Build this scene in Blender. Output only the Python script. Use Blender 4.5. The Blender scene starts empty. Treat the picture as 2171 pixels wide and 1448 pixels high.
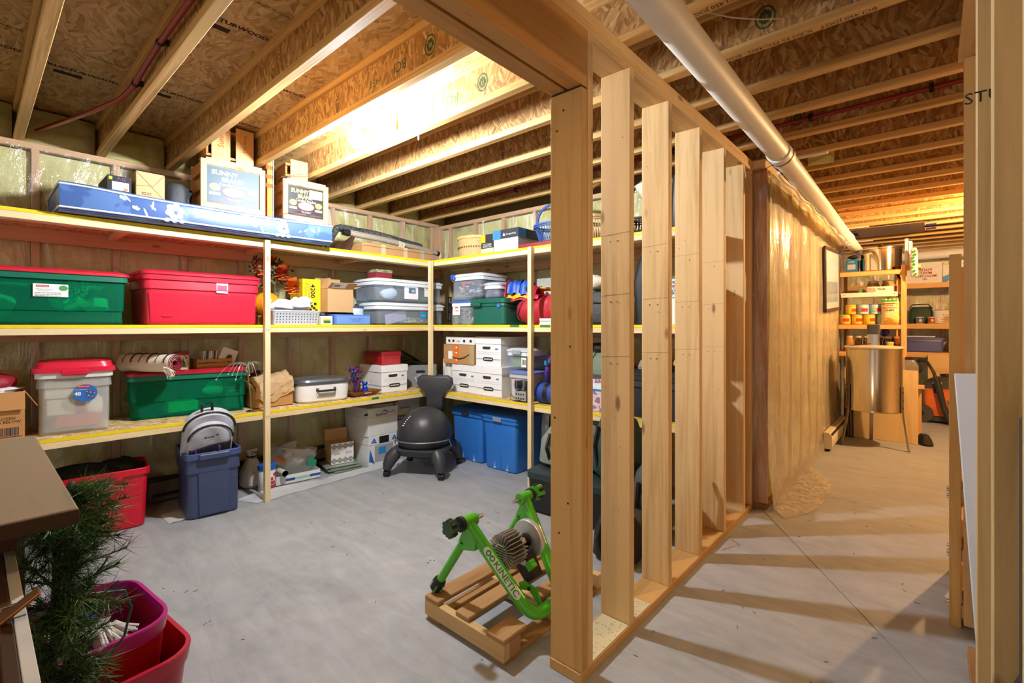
import bpy, bmesh, math, random
from mathutils import Matrix, Vector
R = math.radians
PI = math.pi
random.seed(7)
scn = bpy.context.scene
COL = scn.collection

# ------------------------------------------------------------------ camera, world, lamps, exposure
cam_d = bpy.data.cameras.new('camera')
cam = bpy.data.objects.new('camera', cam_d)
COL.objects.link(cam)
cam.location = (0, 0, 1.30)
cam.rotation_euler = (PI / 2, 0, R(41.325))
cam_d.sensor_width = 36
cam_d.lens = 16.775
cam_d.shift_y = -35 / 2171
cam_d.clip_start = 0.02
scn.camera = cam

world = bpy.data.worlds.new('world')
scn.world = world
world.use_nodes = True
world.node_tree.nodes['Background'].inputs[0].default_value = (1.0, 0.90, 0.76, 1)
world.node_tree.nodes['Background'].inputs[1].default_value = 0.42

scn.view_settings.view_transform = 'Standard'
scn.view_settings.look = 'None'
scn.view_settings.gamma = 1
scn.view_settings.use_curve_mapping = False
scn.view_settings.exposure = 0.80
scn.cycles.max_bounces = 6
scn.cycles.diffuse_bounces = 4
scn.cycles.glossy_bounces = 3
scn.cycles.adaptive_threshold = 0.1
scn.cycles.use_light_tree = False
scn.cycles.transparent_max_bounces = 10
scn.cycles.caustics_reflective = False
scn.cycles.caustics_refractive = False
scn.cycles.sample_clamp_indirect = 6.0

BULB_ROOM = 1250.0      # radiance of the bare bulb over the shelves
BULB_PANTRY = 3300.0     # warm bulb in the pantry, out of the frame
BULB_HALL = 360.0       # warm bulb in the hall behind the camera


# ------------------------------------------------------------------ helpers: colour and materials
def lin(h):
    h = h.lstrip('#')
    out = []
    for i in (0, 2, 4):
        c = int(h[i:i + 2], 16) / 255
        out.append(c / 12.92 if c <= 0.04045 else ((c + 0.055) / 1.055) ** 2.4)
    return (out[0], out[1], out[2], 1)


MATS = {}


class NT:
    def __init__(s, name):
        s.m = bpy.data.materials.new(name)
        s.m.use_nodes = True
        s.t = s.m.node_tree
        s.p = s.t.nodes['Principled BSDF']
        s.out = s.t.nodes['Material Output']

    def n(s, typ, **kw):
        nd = s.t.nodes.new(typ)
        for k, v in kw.items():
            if k.startswith('i_'):
                key = k[2:]
                nd.inputs[int(key) if key.isdigit() else key.replace('_', ' ')].default_value = v
            else:
                setattr(nd, k, v)
        return nd

    def l(s, a, b):
        s.t.links.new(a, b)

    def coords(s, scale=(1, 1, 1), rnd=True):
        tc = s.n('ShaderNodeTexCoord')
        mp = s.n('ShaderNodeMapping')
        mp.inputs['Scale'].default_value = scale
        s.l(tc.outputs['Object'], mp.inputs['Vector'])
        if rnd:
            oi = s.n('ShaderNodeObjectInfo')
            mul = s.n('ShaderNodeVectorMath', operation='SCALE')
            mul.inputs[0].default_value = (17.3, 9.1, 23.7)
            s.l(oi.outputs['Random'], mul.inputs['Scale'])
            s.l(mul.outputs[0], mp.inputs['Location'])
        return mp.outputs[0]

    def ramp(s, fac, stops):
        r = s.n('ShaderNodeValToRGB')
        el = r.color_ramp.elements
        while len(el) < len(stops):
            el.new(0.5)
        for e, (p, c) in zip(el, stops):
            e.position = p
            e.color = lin(c) if isinstance(c, str) else (c, c, c, 1)
        s.l(fac, r.inputs[0])
        return r.outputs[0]

    def mix(s, fac, a, b, mode='MIX'):
        m = s.n('ShaderNodeMix', data_type='RGBA', blend_type=mode)
        for sock, v in ((m.inputs[0], fac), (m.inputs[6], a), (m.inputs[7], b)):
            if hasattr(v, 'links'):
                s.l(v, sock)
            elif isinstance(v, str):
                sock.default_value = lin(v)
            else:
                sock.default_value = v
        return m.outputs[2]

    def bump(s, h, strength=0.2, dist=0.01):
        b = s.n('ShaderNodeBump')
        b.inputs['Strength'].default_value = strength
        b.inputs['Distance'].default_value = dist
        s.l(h, b.inputs['Height'])
        s.l(b.outputs[0], s.p.inputs['Normal'])

    def noise(s, vec, scale=5, detail=3, rough=0.5, dist=0.0):
        nz = s.n('ShaderNodeTexNoise')
        nz.inputs['Scale'].default_value = scale
        nz.inputs['Detail'].default_value = detail
        nz.inputs['Roughness'].default_value = rough
        nz.inputs['Distortion'].default_value = dist
        s.l(vec, nz.inputs['Vector'])
        return nz.outputs[0]


def pm(col, rough=0.5, metal=0.0, var=0.08, scale=14, bump=0.0, spec=0.5, coat=0.0, trans=0.0):
    """plain procedural material: base colour with faint mottling and relief"""
    key = ('pm', col, rough, metal, var, scale, bump, spec, coat, trans)
    if key in MATS:
        return MATS[key]
    t = NT('mat_' + col.strip('#'))
    v = t.coords()
    nz = t.noise(v, scale, 4, 0.6)
    c = lin(col)
    d = tuple(max(0, x * (1 - var * 1.6)) for x in c[:3]) + (1,)
    e = tuple(min(1, x * (1 + var)) for x in c[:3]) + (1,)
    t.l(t.mix(nz, d, e), t.p.inputs['Base Color'])
    t.p.inputs['Roughness'].default_value = rough
    t.p.inputs['Metallic'].default_value = metal
    t.p.inputs['Specular IOR Level'].default_value = spec
    t.p.inputs['Coat Weight'].default_value = coat
    t.p.inputs['Transmission Weight'].default_value = trans
    if bump:
        nb = t.noise(v, scale * 2.2, 4, 0.6)
        t.bump(nb, bump, 0.01)
    MATS[key] = t.m
    return t.m


def clear(col, alpha=0.35, rough=0.25, haze=0.0):
    """see-through moulded plastic or film: part of the light passes straight through"""
    key = ('clear', col, alpha, rough, haze)
    if key in MATS:
        return MATS[key]
    t = NT('clear_' + col.strip('#'))
    v = t.coords((1, 1, 1))
    nz = t.noise(v, 7, 3)
    t.l(t.mix(nz, col, col), t.p.inputs['Base Color'])
    t.p.inputs['Roughness'].default_value = rough
    tr = t.n('ShaderNodeBsdfTransparent')
    c = lin(col)
    mx = max(c[:3]) + 1e-4
    tr.inputs[0].default_value = tuple(0.25 + 0.75 * x / mx for x in c[:3]) + (1,)
    mr = t.n('ShaderNodeMapRange')
    t.l(nz, mr.inputs[0])
    mr.inputs[3].default_value = alpha - haze
    mr.inputs[4].default_value = alpha + haze
    ms = t.n('ShaderNodeMixShader')
    t.l(mr.outputs[0], ms.inputs[0])
    t.l(tr.outputs[0], ms.inputs[1])
    t.l(t.p.outputs[0], ms.inputs[2])
    t.l(ms.outputs[0], t.out.inputs[0])
    MATS[key] = t.m
    return t.m


def film(tint='#efe9d8', streak=(6, 6, 1.2), amount=0.13, lo=.6, hi=2.2, bump=.9):
    """clear polythene sheet: mostly see-through, glossy wrinkles"""
    key = ('film', tint, streak, amount, lo, hi)
    if key in MATS:
        return MATS[key]
    t = NT('polythene_film')
    v = t.coords(streak)
    nz = t.noise(v, 2.2, 5, 0.62, 1.2)
    gl = t.n('ShaderNodeBsdfGlossy')
    gl.inputs['Roughness'].default_value = 0.16
    gl.inputs[0].default_value = (1, 1, 1, 1)
    b = t.n('ShaderNodeBump')
    b.inputs['Strength'].default_value = bump
    b.inputs['Distance'].default_value = 0.03
    t.l(nz, b.inputs['Height'])
    t.l(b.outputs[0], gl.inputs['Normal'])
    t.l(b.outputs[0], t.p.inputs['Normal'])
    t.p.inputs['Base Color'].default_value = lin(tint)
    t.p.inputs['Roughness'].default_value = 0.4
    tr = t.n('ShaderNodeBsdfTransparent')
    m1 = t.n('ShaderNodeMixShader', i_0=0.55)
    t.l(t.p.outputs[0], m1.inputs[1])
    t.l(gl.outputs[0], m1.inputs[2])
    m2 = t.n('ShaderNodeMixShader')
    t.l(t.ramp(nz, [(0.35, amount * lo), (0.75, amount * hi)]), m2.inputs[0])
    t.l(tr.outputs[0], m2.inputs[1])
    t.l(m1.outputs[0], m2.inputs[2])
    t.l(m2.outputs[0], t.out.inputs[0])
    MATS[key] = t.m
    return t.m


def wood(axis='z', a='#e3c391', b='#c99f66', rough=0.6, knots=True, knot='#6b3f1c', cross=26):
    key = ('wood', axis, a, b, rough, knots, cross)
    if key in MATS:
        return MATS[key]
    t = NT('wood_' + axis)
    sc = [cross, cross, cross]
    sc['xyz'.index(axis)] = 1.1
    v = t.coords(tuple(sc))
    n1 = t.noise(v, 1.0, 5, 0.65, 0.8)
    sc2 = [3.0, 3.0, 3.0]
    sc2['xyz'.index(axis)] = 0.5
    v2 = t.coords(tuple(sc2))
    n2 = t.noise(v2, 1.3, 2)
    f = t.n('ShaderNodeMath', operation='MULTIPLY_ADD', i_1=0.6)
    t.l(n1, f.inputs[0])
    m2 = t.n('ShaderNodeMath', operation='MULTIPLY', i_1=0.4)
    t.l(n2, m2.inputs[0])
    t.l(m2.outputs[0], f.inputs[2])
    base = t.ramp(f.outputs[0], [(0.32, b), (0.5, a), (0.72, a)])
    if knots:
        sc3 = [9.0, 9.0, 9.0]
        sc3['xyz'.index(axis)] = 3.2
        v3 = t.coords(tuple(sc3))
        vo = t.n('ShaderNodeTexVoronoi', i_Scale=0.8)
        t.l(v3, vo.inputs['Vector'])
        k = t.ramp(vo.outputs['Distance'], [(0.05, 1.0), (0.11, 0.0)])
        km = t.n('ShaderNodeMath', operation='MULTIPLY', i_1=0.75)
        t.l(k, km.inputs[0])
        base = t.mix(km.outputs[0], base, knot)
    t.l(base, t.p.inputs['Base Color'])
    t.p.inputs['Roughness'].default_value = rough
    t.p.inputs['Specular IOR Level'].default_value = 0.25
    t.bump(n1, 0.12, 0.004)
    MATS[key] = t.m
    return t.m


def osb(plane='xz', cols=('#7a4a1e', '#a8702f', '#c28b46', '#dcb173'), size=1.0, rough=0.7):
    key = ('osb', plane, cols, size)
    if key in MATS:
        return MATS[key]
    t = NT('osb_' + plane)
    v = t.coords((1, 1, 1), rnd=True)
    co = t.n('ShaderNodeTexVoronoi', i_Scale=16.0 / size)
    t.l(v, co.inputs['Vector'])
    sp = t.n('ShaderNodeSeparateColor')
    t.l(co.outputs['Color'], sp.inputs[0])
    an = t.n('ShaderNodeMath', operation='MULTIPLY_ADD', i_1=1.5, i_2=-0.75)
    t.l(sp.outputs[0], an.inputs[0])
    vr = t.n('ShaderNodeVectorRotate')
    vr.rotation_type = {'xz': 'Y_AXIS', 'xy': 'Z_AXIS', 'yz': 'X_AXIS'}[plane]
    t.l(v, vr.inputs['Vector'])
    t.l(an.outputs[0], vr.inputs['Angle'])
    mp = t.n('ShaderNodeMapping')
    mp.inputs['Scale'].default_value = {'xz': (75, 75, 13), 'xy': (13, 75, 75), 'yz': (75, 75, 13)}[plane]
    t.l(vr.outputs[0], mp.inputs['Vector'])
    fl = t.n('ShaderNodeTexVoronoi', i_Scale=1.0 / size)
    t.l(mp.outputs[0], fl.inputs['Vector'])
    s2 = t.n('ShaderNodeSeparateColor')
    t.l(fl.outputs['Color'], s2.inputs[0])
    base = t.ramp(s2.outputs[1], [(0.0, cols[0]), (0.3, cols[1]), (0.65, cols[2]), (1.0, cols[3])])
    fine = t.noise(mp.outputs[0], 0.6, 3)
    base = t.mix(0.25, base, t.ramp(fine, [(0.3, cols[0]), (0.7, cols[3])]))
    t.l(base, t.p.inputs['Base Color'])
    t.p.inputs['Roughness'].default_value = rough
    t.p.inputs['Specular IOR Level'].default_value = 0.3
    t.bump(s2.outputs[2], 0.25, 0.003)
    MATS[key] = t.m
    return t.m


def concrete():
    t = NT('concrete')
    v = t.coords((1, 1, 1), rnd=False)
    n1 = t.noise(v, 1.1, 6, 0.62, 0.6)
    n2 = t.noise(v, 9, 6, 0.7)
    n3 = t.noise(v, 60, 3)
    base = t.ramp(n1, [(0.30, '#93979d'), (0.5, '#a5a9ae'), (0.7, '#b3b7bb')])
    base = t.mix(0.25, base, t.ramp(n2, [(0.35, '#868789'), (0.6, '#b6babe')]))
    st = t.coords((0.7, 3.0, 1), rnd=False)
    n4 = t.noise(st, 2.6, 6, 0.7, 1.4)
    base = t.mix(0.25, base, t.ramp(n4, [(0.38, '#888888'), (0.6, '#b8bcc0')]))
    t.l(base, t.p.inputs['Base Color'])
    t.l(t.ramp(n2, [(0.3, 0.42), (0.7, 0.62)]), t.p.inputs['Roughness'])
    t.p.inputs['Specular IOR Level'].default_value = 0.35
    t.bump(n3, 0.05, 0.004)
    return t.m


def insul():
    if 'insul' in MATS:
        return MATS['insul']
    t = NT('fibreglass')
    v = t.coords((1, 1, 1))
    n1 = t.noise(v, 3.2, 5, 0.6, 0.7)
    n2 = t.noise(v, 40, 4, 0.7)
    base = t.ramp(n1, [(0.28, '#a3974e'), (0.45, '#cfc684'), (0.7, '#dfdca6')])
    t.l(base, t.p.inputs['Base Color'])
    t.p.inputs['Roughness'].default_value = 0.95
    t.p.inputs['Specular IOR Level'].default_value = 0.1
    t.bump(n2, 0.5, 0.01)
    MATS['insul'] = t.m
    return t.m


def glow(col, strength):
    t = NT('lamp_glow')
    t.p.inputs['Base Color'].default_value = (0.8, 0.8, 0.8, 1)
    t.p.inputs['Emission Color'].default_value = col
    t.p.inputs['Emission Strength'].default_value = strength
    return t.m


def weave(col1, col2, sx=60, sz=60, rough=0.7):
    key = ('weave', col1, col2, sx, sz)
    if key in MATS:
        return MATS[key]
    t = NT('woven')
    v = t.coords((1, 1, 1), rnd=False)
    ch = t.n('ShaderNodeTexChecker', i_Scale=1.0)
    mp = t.n('ShaderNodeMapping')
    mp.inputs['Scale'].default_value = (sx, sx, sz)
    t.l(v, mp.inputs['Vector'])
    t.l(mp.outputs[0], ch.inputs['Vector'])
    nz = t.noise(v, 20, 3)
    base = t.mix(ch.outputs['Fac'], col1, col2)
    base = t.mix(0.3, base, t.ramp(nz, [(0.3, col2), (0.7, col1)]))
    t.l(base, t.p.inputs['Base Color'])
    t.p.inputs['Roughness'].default_value = rough
    t.bump(ch.outputs['Fac'], 0.35, 0.004)
    MATS[key] = t.m
    return t.m


def patches(cols, scale=6, rough=0.8, stretch=(1, 1, 1), detail=0.0, bump=0.0):
    """printed or piled look: irregular patches of several colours"""
    key = ('patches', tuple(cols), scale, stretch)
    if key in MATS:
        return MATS[key]
    t = NT('patches')
    v = t.coords(stretch)
    vo = t.n('ShaderNodeTexVoronoi', i_Scale=scale)
    dn = t.n('ShaderNodeTexNoise', i_Scale=scale * 0.8)
    t.l(v, dn.inputs['Vector'])
    t.l(t.mix(0.35, v, dn.outputs['Color']), vo.inputs['Vector'])
    sp = t.n('ShaderNodeSeparateColor')
    t.l(vo.outputs['Color'], sp.inputs[0])
    r = t.n('ShaderNodeValToRGB')
    r.color_ramp.interpolation = 'CONSTANT'
    el = r.color_ramp.elements
    while len(el) < len(cols):
        el.new(0.5)
    for i, (e, c) in enumerate(zip(el, cols)):
        e.position = i / len(cols)
        e.color = lin(c)
    t.l(sp.outputs[0], r.inputs[0])
    t.l(r.outputs[0], t.p.inputs['Base Color'])
    t.p.inputs['Roughness'].default_value = rough
    if bump:
        t.bump(sp.outputs[1], bump, 0.01)
    MATS[key] = t.m
    return t.m


# ------------------------------------------------------------------ helpers: geometry
class MB:
    """collects shapes; build() links them as ONE mesh object"""

    def __init__(s):
        s.v = []
        s.f = []
        s.M = None

    def add(s, vs, fs):
        o = len(s.v)
        if s.M is not None:
            vs = [tuple(s.M @ Vector(p)) for p in vs]
        s.v += [tuple(p) for p in vs]
        s.f += [tuple(i + o for i in f) for f in fs]
        return s

    def box(s, x0, x1, y0, y1, z0, z1, b=0.0):
        if b <= 0:
            vs = [(x, y, z) for x in (x0, x1) for y in (y0, y1) for z in (z0, z1)]
            return s.add(vs, [(0, 1, 3, 2), (4, 6, 7, 5), (0, 4, 5, 1), (2, 3, 7, 6), (0, 2, 6, 4), (1, 5, 7, 3)])
        b = min(b, abs(x1 - x0) * .49, abs(y1 - y0) * .49, abs(z1 - z0) * .49)
        lo, hi = (x0, y0, z0), (x1, y1, z1)
        vs, ix = [], {}
        for c in [(i, j, k) for i in (0, 1) for j in (0, 1) for k in (0, 1)]:
            for a in range(3):
                p = []
                for q in range(3):
                    e = hi[q] if c[q] else lo[q]
                    p.append(e if q == a else (e - b if c[q] else e + b))
                ix[c, a] = len(vs)
                vs.append(tuple(p))
        fs = []
        for a in range(3):
            u, w = [q for q in range(3) if q != a]
            for sd in (0, 1):
                r = []
                for (i, j) in ((0, 0), (1, 0), (1, 1), (0, 1)):
                    c = [0, 0, 0]
                    c[a] = sd
                    c[u] = i
                    c[w] = j
                    r.append(ix[tuple(c), a])
                fs.append(tuple(r))
            for i in (0, 1):
                for j in (0, 1):
                    r = []
                    for k, ax in ((0, u), (1, u), (1, w), (0, w)):
                        c = [0, 0, 0]
                        c[a] = k
                        c[u] = i
                        c[w] = j
                        r.append(ix[tuple(c), ax])
                    fs.append(tuple(r))
        for c in [(i, j, k) for i in (0, 1) for j in (0, 1) for k in (0, 1)]:
            fs.append((ix[c, 0], ix[c, 1], ix[c, 2]))
        return s.add(vs, fs)

    def prism(s, poly, a0, a1, axis='y'):
        n = len(poly)

        def P(p, a):
            return {'x': (a, p[0], p[1]), 'y': (p[0], a, p[1]), 'z': (p[0], p[1], a)}[axis]
        vs = [P(p, a0) for p in poly] + [P(p, a1) for p in poly]
        fs = [tuple(range(n)), tuple(range(2 * n - 1, n - 1, -1))]
        fs += [(i, (i + 1) % n, n + (i + 1) % n, n + i) for i in range(n)]
        return s.add(vs, fs)

    def cyl(s, p0, p1, r0, r1=None, n=16, cap=True):
        r1 = r0 if r1 is None else r1
        return s.tube([p0, p1], [r0, r1], n, cap=cap)

    def tube(s, pts, r, n=8, closed=False, cap=True):
        pts = [Vector(p) for p in pts]
        m = len(pts)
        rs = r if isinstance(r, (list, tuple)) else [r] * m
        T = []
        for i in range(m):
            if closed:
                d = pts[(i + 1) % m] - pts[i - 1]
            else:
                d = pts[min(i + 1, m - 1)] - pts[max(i - 1, 0)]
            T.append(d.normalized() if d.length > 1e-9 else Vector((0, 0, 1)))
        up = Vector((0, 0, 1)) if abs(T[0].z) < 0.9 else Vector((1, 0, 0))
        nrm = (up - T[0] * up.dot(T[0])).normalized()
        vs, fs = [], []
        for i in range(m):
            nrm = (nrm - T[i] * nrm.dot(T[i]))
            nrm = nrm.normalized() if nrm.length > 1e-6 else Vector((1, 0, 0))
            bn = T[i].cross(nrm)
            for k in range(n):
                a = 2 * PI * k / n
                vs.append(tuple(pts[i] + (nrm * math.cos(a) + bn * math.sin(a)) * rs[i]))
        for i in range(m if closed else m - 1):
            j = (i + 1) % m
            for k in range(n):
                fs.append((i * n + k, i * n + (k + 1) % n, j * n + (k + 1) % n, j * n + k))
        if cap and not closed:
            fs.append(tuple(range(n - 1, -1, -1)))
            fs.append(tuple((m - 1) * n + k for k in range(n)))
        return s.add(vs, fs)

    def lathe(s, prof, n=20, c=(0, 0, 0), sx=1.0, sy=1.0):
        vs, fs = [], []
        for (r, z) in prof:
            for k in range(n):
                a = 2 * PI * k / n
                vs.append((c[0] + r * sx * math.cos(a), c[1] + r * sy * math.sin(a), c[2] + z))
        m = len(prof)
        for i in range(m - 1):
            for k in range(n):
                fs.append((i * n + k, i * n + (k + 1) % n, (i + 1) * n + (k + 1) % n, (i + 1) * n + k))
        if prof[0][0] > 1e-6:
            fs.append(tuple(range(n - 1, -1, -1)))
        if prof[-1][0] > 1e-6:
            fs.append(tuple((m - 1) * n + k for k in range(n)))
        return s.add(vs, fs)

    def rr(s, levels, c=(0, 0), k=4, cap0=True, cap1=True):
        """stack of rounded rectangles: (z, half x, half y, corner radius)"""
        vs, fs = [], []
        n = 4 * (k + 1)
        for (z, hx, hy, r) in levels:
            r = max(min(r, hx * .98, hy * .98), 1e-4)
            for q, (sx, sy) in enumerate(((1, 1), (-1, 1), (-1, -1), (1, -1))):
                for i in range(k + 1):
                    a = PI / 2 * (q + i / k)
                    vs.append((c[0] + sx * (hx - r) + r * math.cos(a), c[1] + sy * (hy - r) + r * math.sin(a), z))
        for i in range(len(levels) - 1):
            for j in range(n):
                fs.append((i * n + j, i * n + (j + 1) % n, (i + 1) * n + (j + 1) % n, (i + 1) * n + j))
        if cap0:
            fs.append(tuple(range(n - 1, -1, -1)))
        if cap1:
            fs.append(tuple((len(levels) - 1) * n + j for j in range(n)))
        return s.add(vs, fs)

    def grid(s, fn, nu, nv):
        vs = [tuple(fn(i / nu, j / nv)) for i in range(nu + 1) for j in range(nv + 1)]
        fs = [(i * (nv + 1) + j, (i + 1) * (nv + 1) + j, (i + 1) * (nv + 1) + j + 1, i * (nv + 1) + j + 1)
              for i in range(nu) for j in range(nv)]
        return s.add(vs, fs)

    def blob(s, c, rx, ry, rz, n=14, m=10, lump=0.0, seed=0, flat=0.0):
        rg = random.Random(seed)
        ph = [rg.uniform(0, 6.28) for _ in range(6)]
        vs, fs = [], []
        for i in range(1, m):
            t = PI * i / m
            for k in range(n):
                a = 2 * PI * k / n
                q = 1 + lump * (math.sin(3 * a + ph[0] + 2 * t) * .5 + math.sin(5 * t + ph[1] + a) * .3 + math.sin(7 * a + ph[2]) * .25)
                x, y, z = math.sin(t) * math.cos(a), math.sin(t) * math.sin(a), -math.cos(t)
                if flat and z < 0:
                    z *= (1 - flat)
                vs.append((c[0] + rx * x * q, c[1] + ry * y * q, c[2] + rz * z * q))
        lo, hi = len(vs), len(vs) + 1
        vs += [(c[0], c[1], c[2] - rz * (1 - flat)), (c[0], c[1], c[2] + rz)]
        for i in range(m - 2):
            for k in range(n):
                fs.append((i * n + k, i * n + (k + 1) % n, (i + 1) * n + (k + 1) % n, (i + 1) * n + k))
        for k in range(n):
            fs.append((lo, (k + 1) % n, k))
            fs.append((hi, (m - 2) * n + k, (m - 2) * n + (k + 1) % n))
        return s.add(vs, fs)

    def build(s, name, mat, parent=None, smooth=True, ang=35, recalc=True, loc=None, rz=0):
        me = bpy.data.meshes.new(name)
        me.from_pydata(s.v, [], s.f)
        if recalc:
            bm = bmesh.new()
            bm.from_mesh(me)
            bmesh.ops.recalc_face_normals(bm, faces=bm.faces)
            bm.to_mesh(me)
            bm.free()
        if smooth:
            me.shade_smooth()
            me.set_sharp_from_angle(angle=R(ang))
        me.materials.append(mat)
        o = bpy.data.objects.new(name, me)
        COL.objects.link(o)
        if parent is not None:
            o.parent = parent
        if loc is not None:
            o.location = loc
            o.rotation_euler = (0, 0, rz)
        return o


def tag(o, label, cat, group=None, kind=None):
    o['label'] = label
    o['category'] = cat
    if group:
        o['group'] = group
    if kind:
        o['kind'] = kind
    return o


def thing(name, label, cat, loc=(0, 0, 0), rz=0.0, group=None, rx=0.0, ry=0.0):
    o = bpy.data.objects.new(name, None)
    o.empty_display_size = 0.05
    COL.objects.link(o)
    o.location = loc
    o.rotation_euler = (rx, ry, rz)
    return tag(o, label, cat, group)


def struct(name, label=None):
    o = bpy.data.objects.new(name, None)
    COL.objects.link(o)
    o['kind'] = 'structure'
    if label:
        o['label'] = label
    return o


def subs(name, parent):
    o = bpy.data.objects.new(name, None)
    COL.objects.link(o)
    o.parent = parent
    return o


def bx(name, mat, parent, x0, x1, y0, y1, z0, z1, b=0.002):
    return MB().box(x0, x1, y0, y1, z0, z1, b).build(name, mat, parent)


def shared(name, me, parent, loc, rot=(0, 0, 0)):
    o = bpy.data.objects.new(name, me)
    COL.objects.link(o)
    o.parent = parent
    o.location = loc
    o.rotation_euler = rot
    return o


def text_mesh(body, size, bold=0.0, fit=None, space=1.0):
    c = bpy.data.curves.new('lettering', 'FONT')
    c.body = body
    c.size = size
    c.align_x = 'CENTER'
    c.align_y = 'CENTER'
    c.resolution_u = 2
    c.offset = bold
    c.space_line = 0.9
    c.space_character = space
    o = bpy.data.objects.new('lettering', c)
    me = bpy.data.meshes.new_from_object(o)
    bpy.data.objects.remove(o)
    bpy.data.curves.remove(c)
    vs = [Vector(v.co) for v in me.vertices]
    fs = [tuple(p.vertices) for p in me.polygons]
    bpy.data.meshes.remove(me)
    if fit and vs:
        w = max(v.x for v in vs) - min(v.x for v in vs)
        h = max(v.y for v in vs) - min(v.y for v in vs)
        k = fit[0] / w
        kh = fit[1] / h if len(fit) > 1 else k
        vs = [Vector((v.x * k, v.y * kh, 0)) for v in vs]
    return vs, fs


def text(parent, body, size, pos, mat, face='front', roll=0.0, bold=0.0, fit=None, name='lettering', mirror=False):
    """flat print; face: front (-y), right (+x), left (-x), up (+z), down (-z), back (+y)"""
    vs, fs = text_mesh(body, size, bold, fit)
    c, s = math.cos(roll), math.sin(roll)
    out = []
    for v in vs:
        x, y = v.x * c - v.y * s, v.x * s + v.y * c
        if mirror:
            x = -x
        out.append({'front': (pos[0] + x, pos[1], pos[2] + y), 'back': (pos[0] - x, pos[1], pos[2] + y),
                    'right': (pos[0], pos[1] + x, pos[2] + y), 'left': (pos[0], pos[1] - x, pos[2] + y),
                    'up': (pos[0] + x, pos[1] + y, pos[2]), 'down': (pos[0] + x, pos[1] - y, pos[2])}[face])
    m = MB()
    m.add(out, fs)
    return m.build(name, mat, parent, smooth=False, recalc=False)


def dup(root, loc, rz, label=None, group=None):
    r = root.copy()
    COL.objects.link(r)
    r.location = loc
    r.rotation_euler = (0, 0, rz)
    if label:
        r['label'] = label
    if group:
        r['group'] = group
    for ch in list(root.children):
        c = ch.copy()
        COL.objects.link(c)
        c.parent = r
        for g in ch.children:
            d = g.copy()
            COL.objects.link(d)
            d.parent = c
    return r


FA = PI / 2     # things on the long shelves face +x
FB = 0.0        # things on the end shelves face -y
PINE_X, PINE_Y, PINE_Z = wood('x'), wood('y'), wood('z')
STUD = wood('z', '#e2c08a', '#c39a5f')
STUDX, STUDY = wood('x', '#e2c08a', '#c39a5f'), wood('y', '#e2c08a', '#c39a5f')
FLANGE = wood('x', '#d9b071', '#a87738', knots=False, cross=60)
PINK_Y, PINK_Z, PINK_X = wood('y', '#d3ac85', '#b58a63'), wood('z', '#d3ac85', '#b58a63'), wood('x', '#d3ac85', '#b58a63')
YELLOW = pm('#f2d500', 0.6, var=0.05)
BLACK = pm('#161617', 0.5)
INK = pm('#101012', 0.7, var=0.0)
WHITE = pm('#f1f1f0', 0.55, var=0.03)
PAPER = pm('#f3f2ee', 0.7, var=0.02)
KRAFT = pm('#c49a66', 0.8, var=0.1, scale=9)
STEEL = pm('#c9c9cc', 0.22, 1.0, var=0.05)
CHROME = pm('#dddde0', 0.1, 1.0, var=0.02)
DARKMETAL = pm('#4b4a48', 0.4, 0.8)
JOIST_Z, JOIST_H, SUB_Z = 2.46, 0.241, 2.701
WA, WB = -4.30, 3.60          # faces of the insulated walls
SA, SB = -3.70, 3.00          # fronts of the two runs of shelves
TOPZ, MIDZ, LOWZ = 1.932, 1.30, 0.66

# ------------------------------------------------------------------ floor
fl = struct('floor', 'grey concrete basement floor with a diagonal control joint')
MB().box(-4.8, 3.2, -3.0, 10.2, -0.12, -0.006).build('slab', concrete(), fl, smooth=False)
# the slab surface is poured in bays split by a sawn joint: two bays with a narrow gap between
P0, P1 = Vector((-0.985, 3.83, 0)), Vector((0.24, 1.90, 0))
d = (P1 - P0).normalized()
A0, A1 = P0 - d * 0.25, P1 + d * 5.6
nrm = Vector((-d.y, d.x, 0)) * 0.003
CON = concrete()


def bay(name, poly):
    MB().prism([(p[0], p[1]) for p in poly], -0.006, 0.0, 'z').build(name, CON, fl, smooth=False)


bay('bay', [A0 - nrm, A1 - nrm, (-4.8, -3.0), (-4.8, 10.2), (A0.x - .02, 10.2)])
bay('bay', [A0 + nrm, A1 + nrm, (A1.x + .05, -3.0), (3.2, -3.0), (3.2, 10.2), (A0.x + .02, 10.2)])

# ------------------------------------------------------------------ ceiling: subfloor, I-joists, stamps
ce = struct('ceiling', 'open ceiling of wooden I-joists under an OSB subfloor')
SUBFL = osb('xy', ('#97713f', '#b8935a', '#c9a76c', '#d8bb88'), 1.3)
for k in range(9):
    y0 = -1.4 + 1.22 * k
    MB().box(-4.5, -0.78, y0, y0 + 1.217, SUB_Z, SUB_Z + 0.02).build('subfloor_panel', SUBFL, ce, smooth=False)
    MB().box(-0.777, 2.8, y0 - .5, y0 + .717, SUB_Z, SUB_Z + 0.02).build('subfloor_panel', SUBFL, ce, smooth=False)
WEB = osb('xz', ('#7c5226', '#a37238', '#b98c50', '#d9b881'), 1.0)
JX0, JX1 = -4.42, 2.6
web = MB().box(JX0, JX1, -0.005, 0.005, 0.03, JOIST_H - .03)
wm = web.build('joist', WEB, ce, smooth=False)
me_web = wm.data
bf = MB().box(JX0, JX1, -0.0225, 0.0225, 0, 0.038, .002).build('bottom_flange', FLANGE, wm)
tf = MB().box(JX0, JX1, -0.0225, 0.0225, JOIST_H - .038, JOIST_H, .002).build('top_flange', FLANGE, wm)
JY = [0.203 + 0.3975 * k for k in range(-3, 25)]
wm.location = (0, JY[0], JOIST_Z)
joists = [wm]
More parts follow.
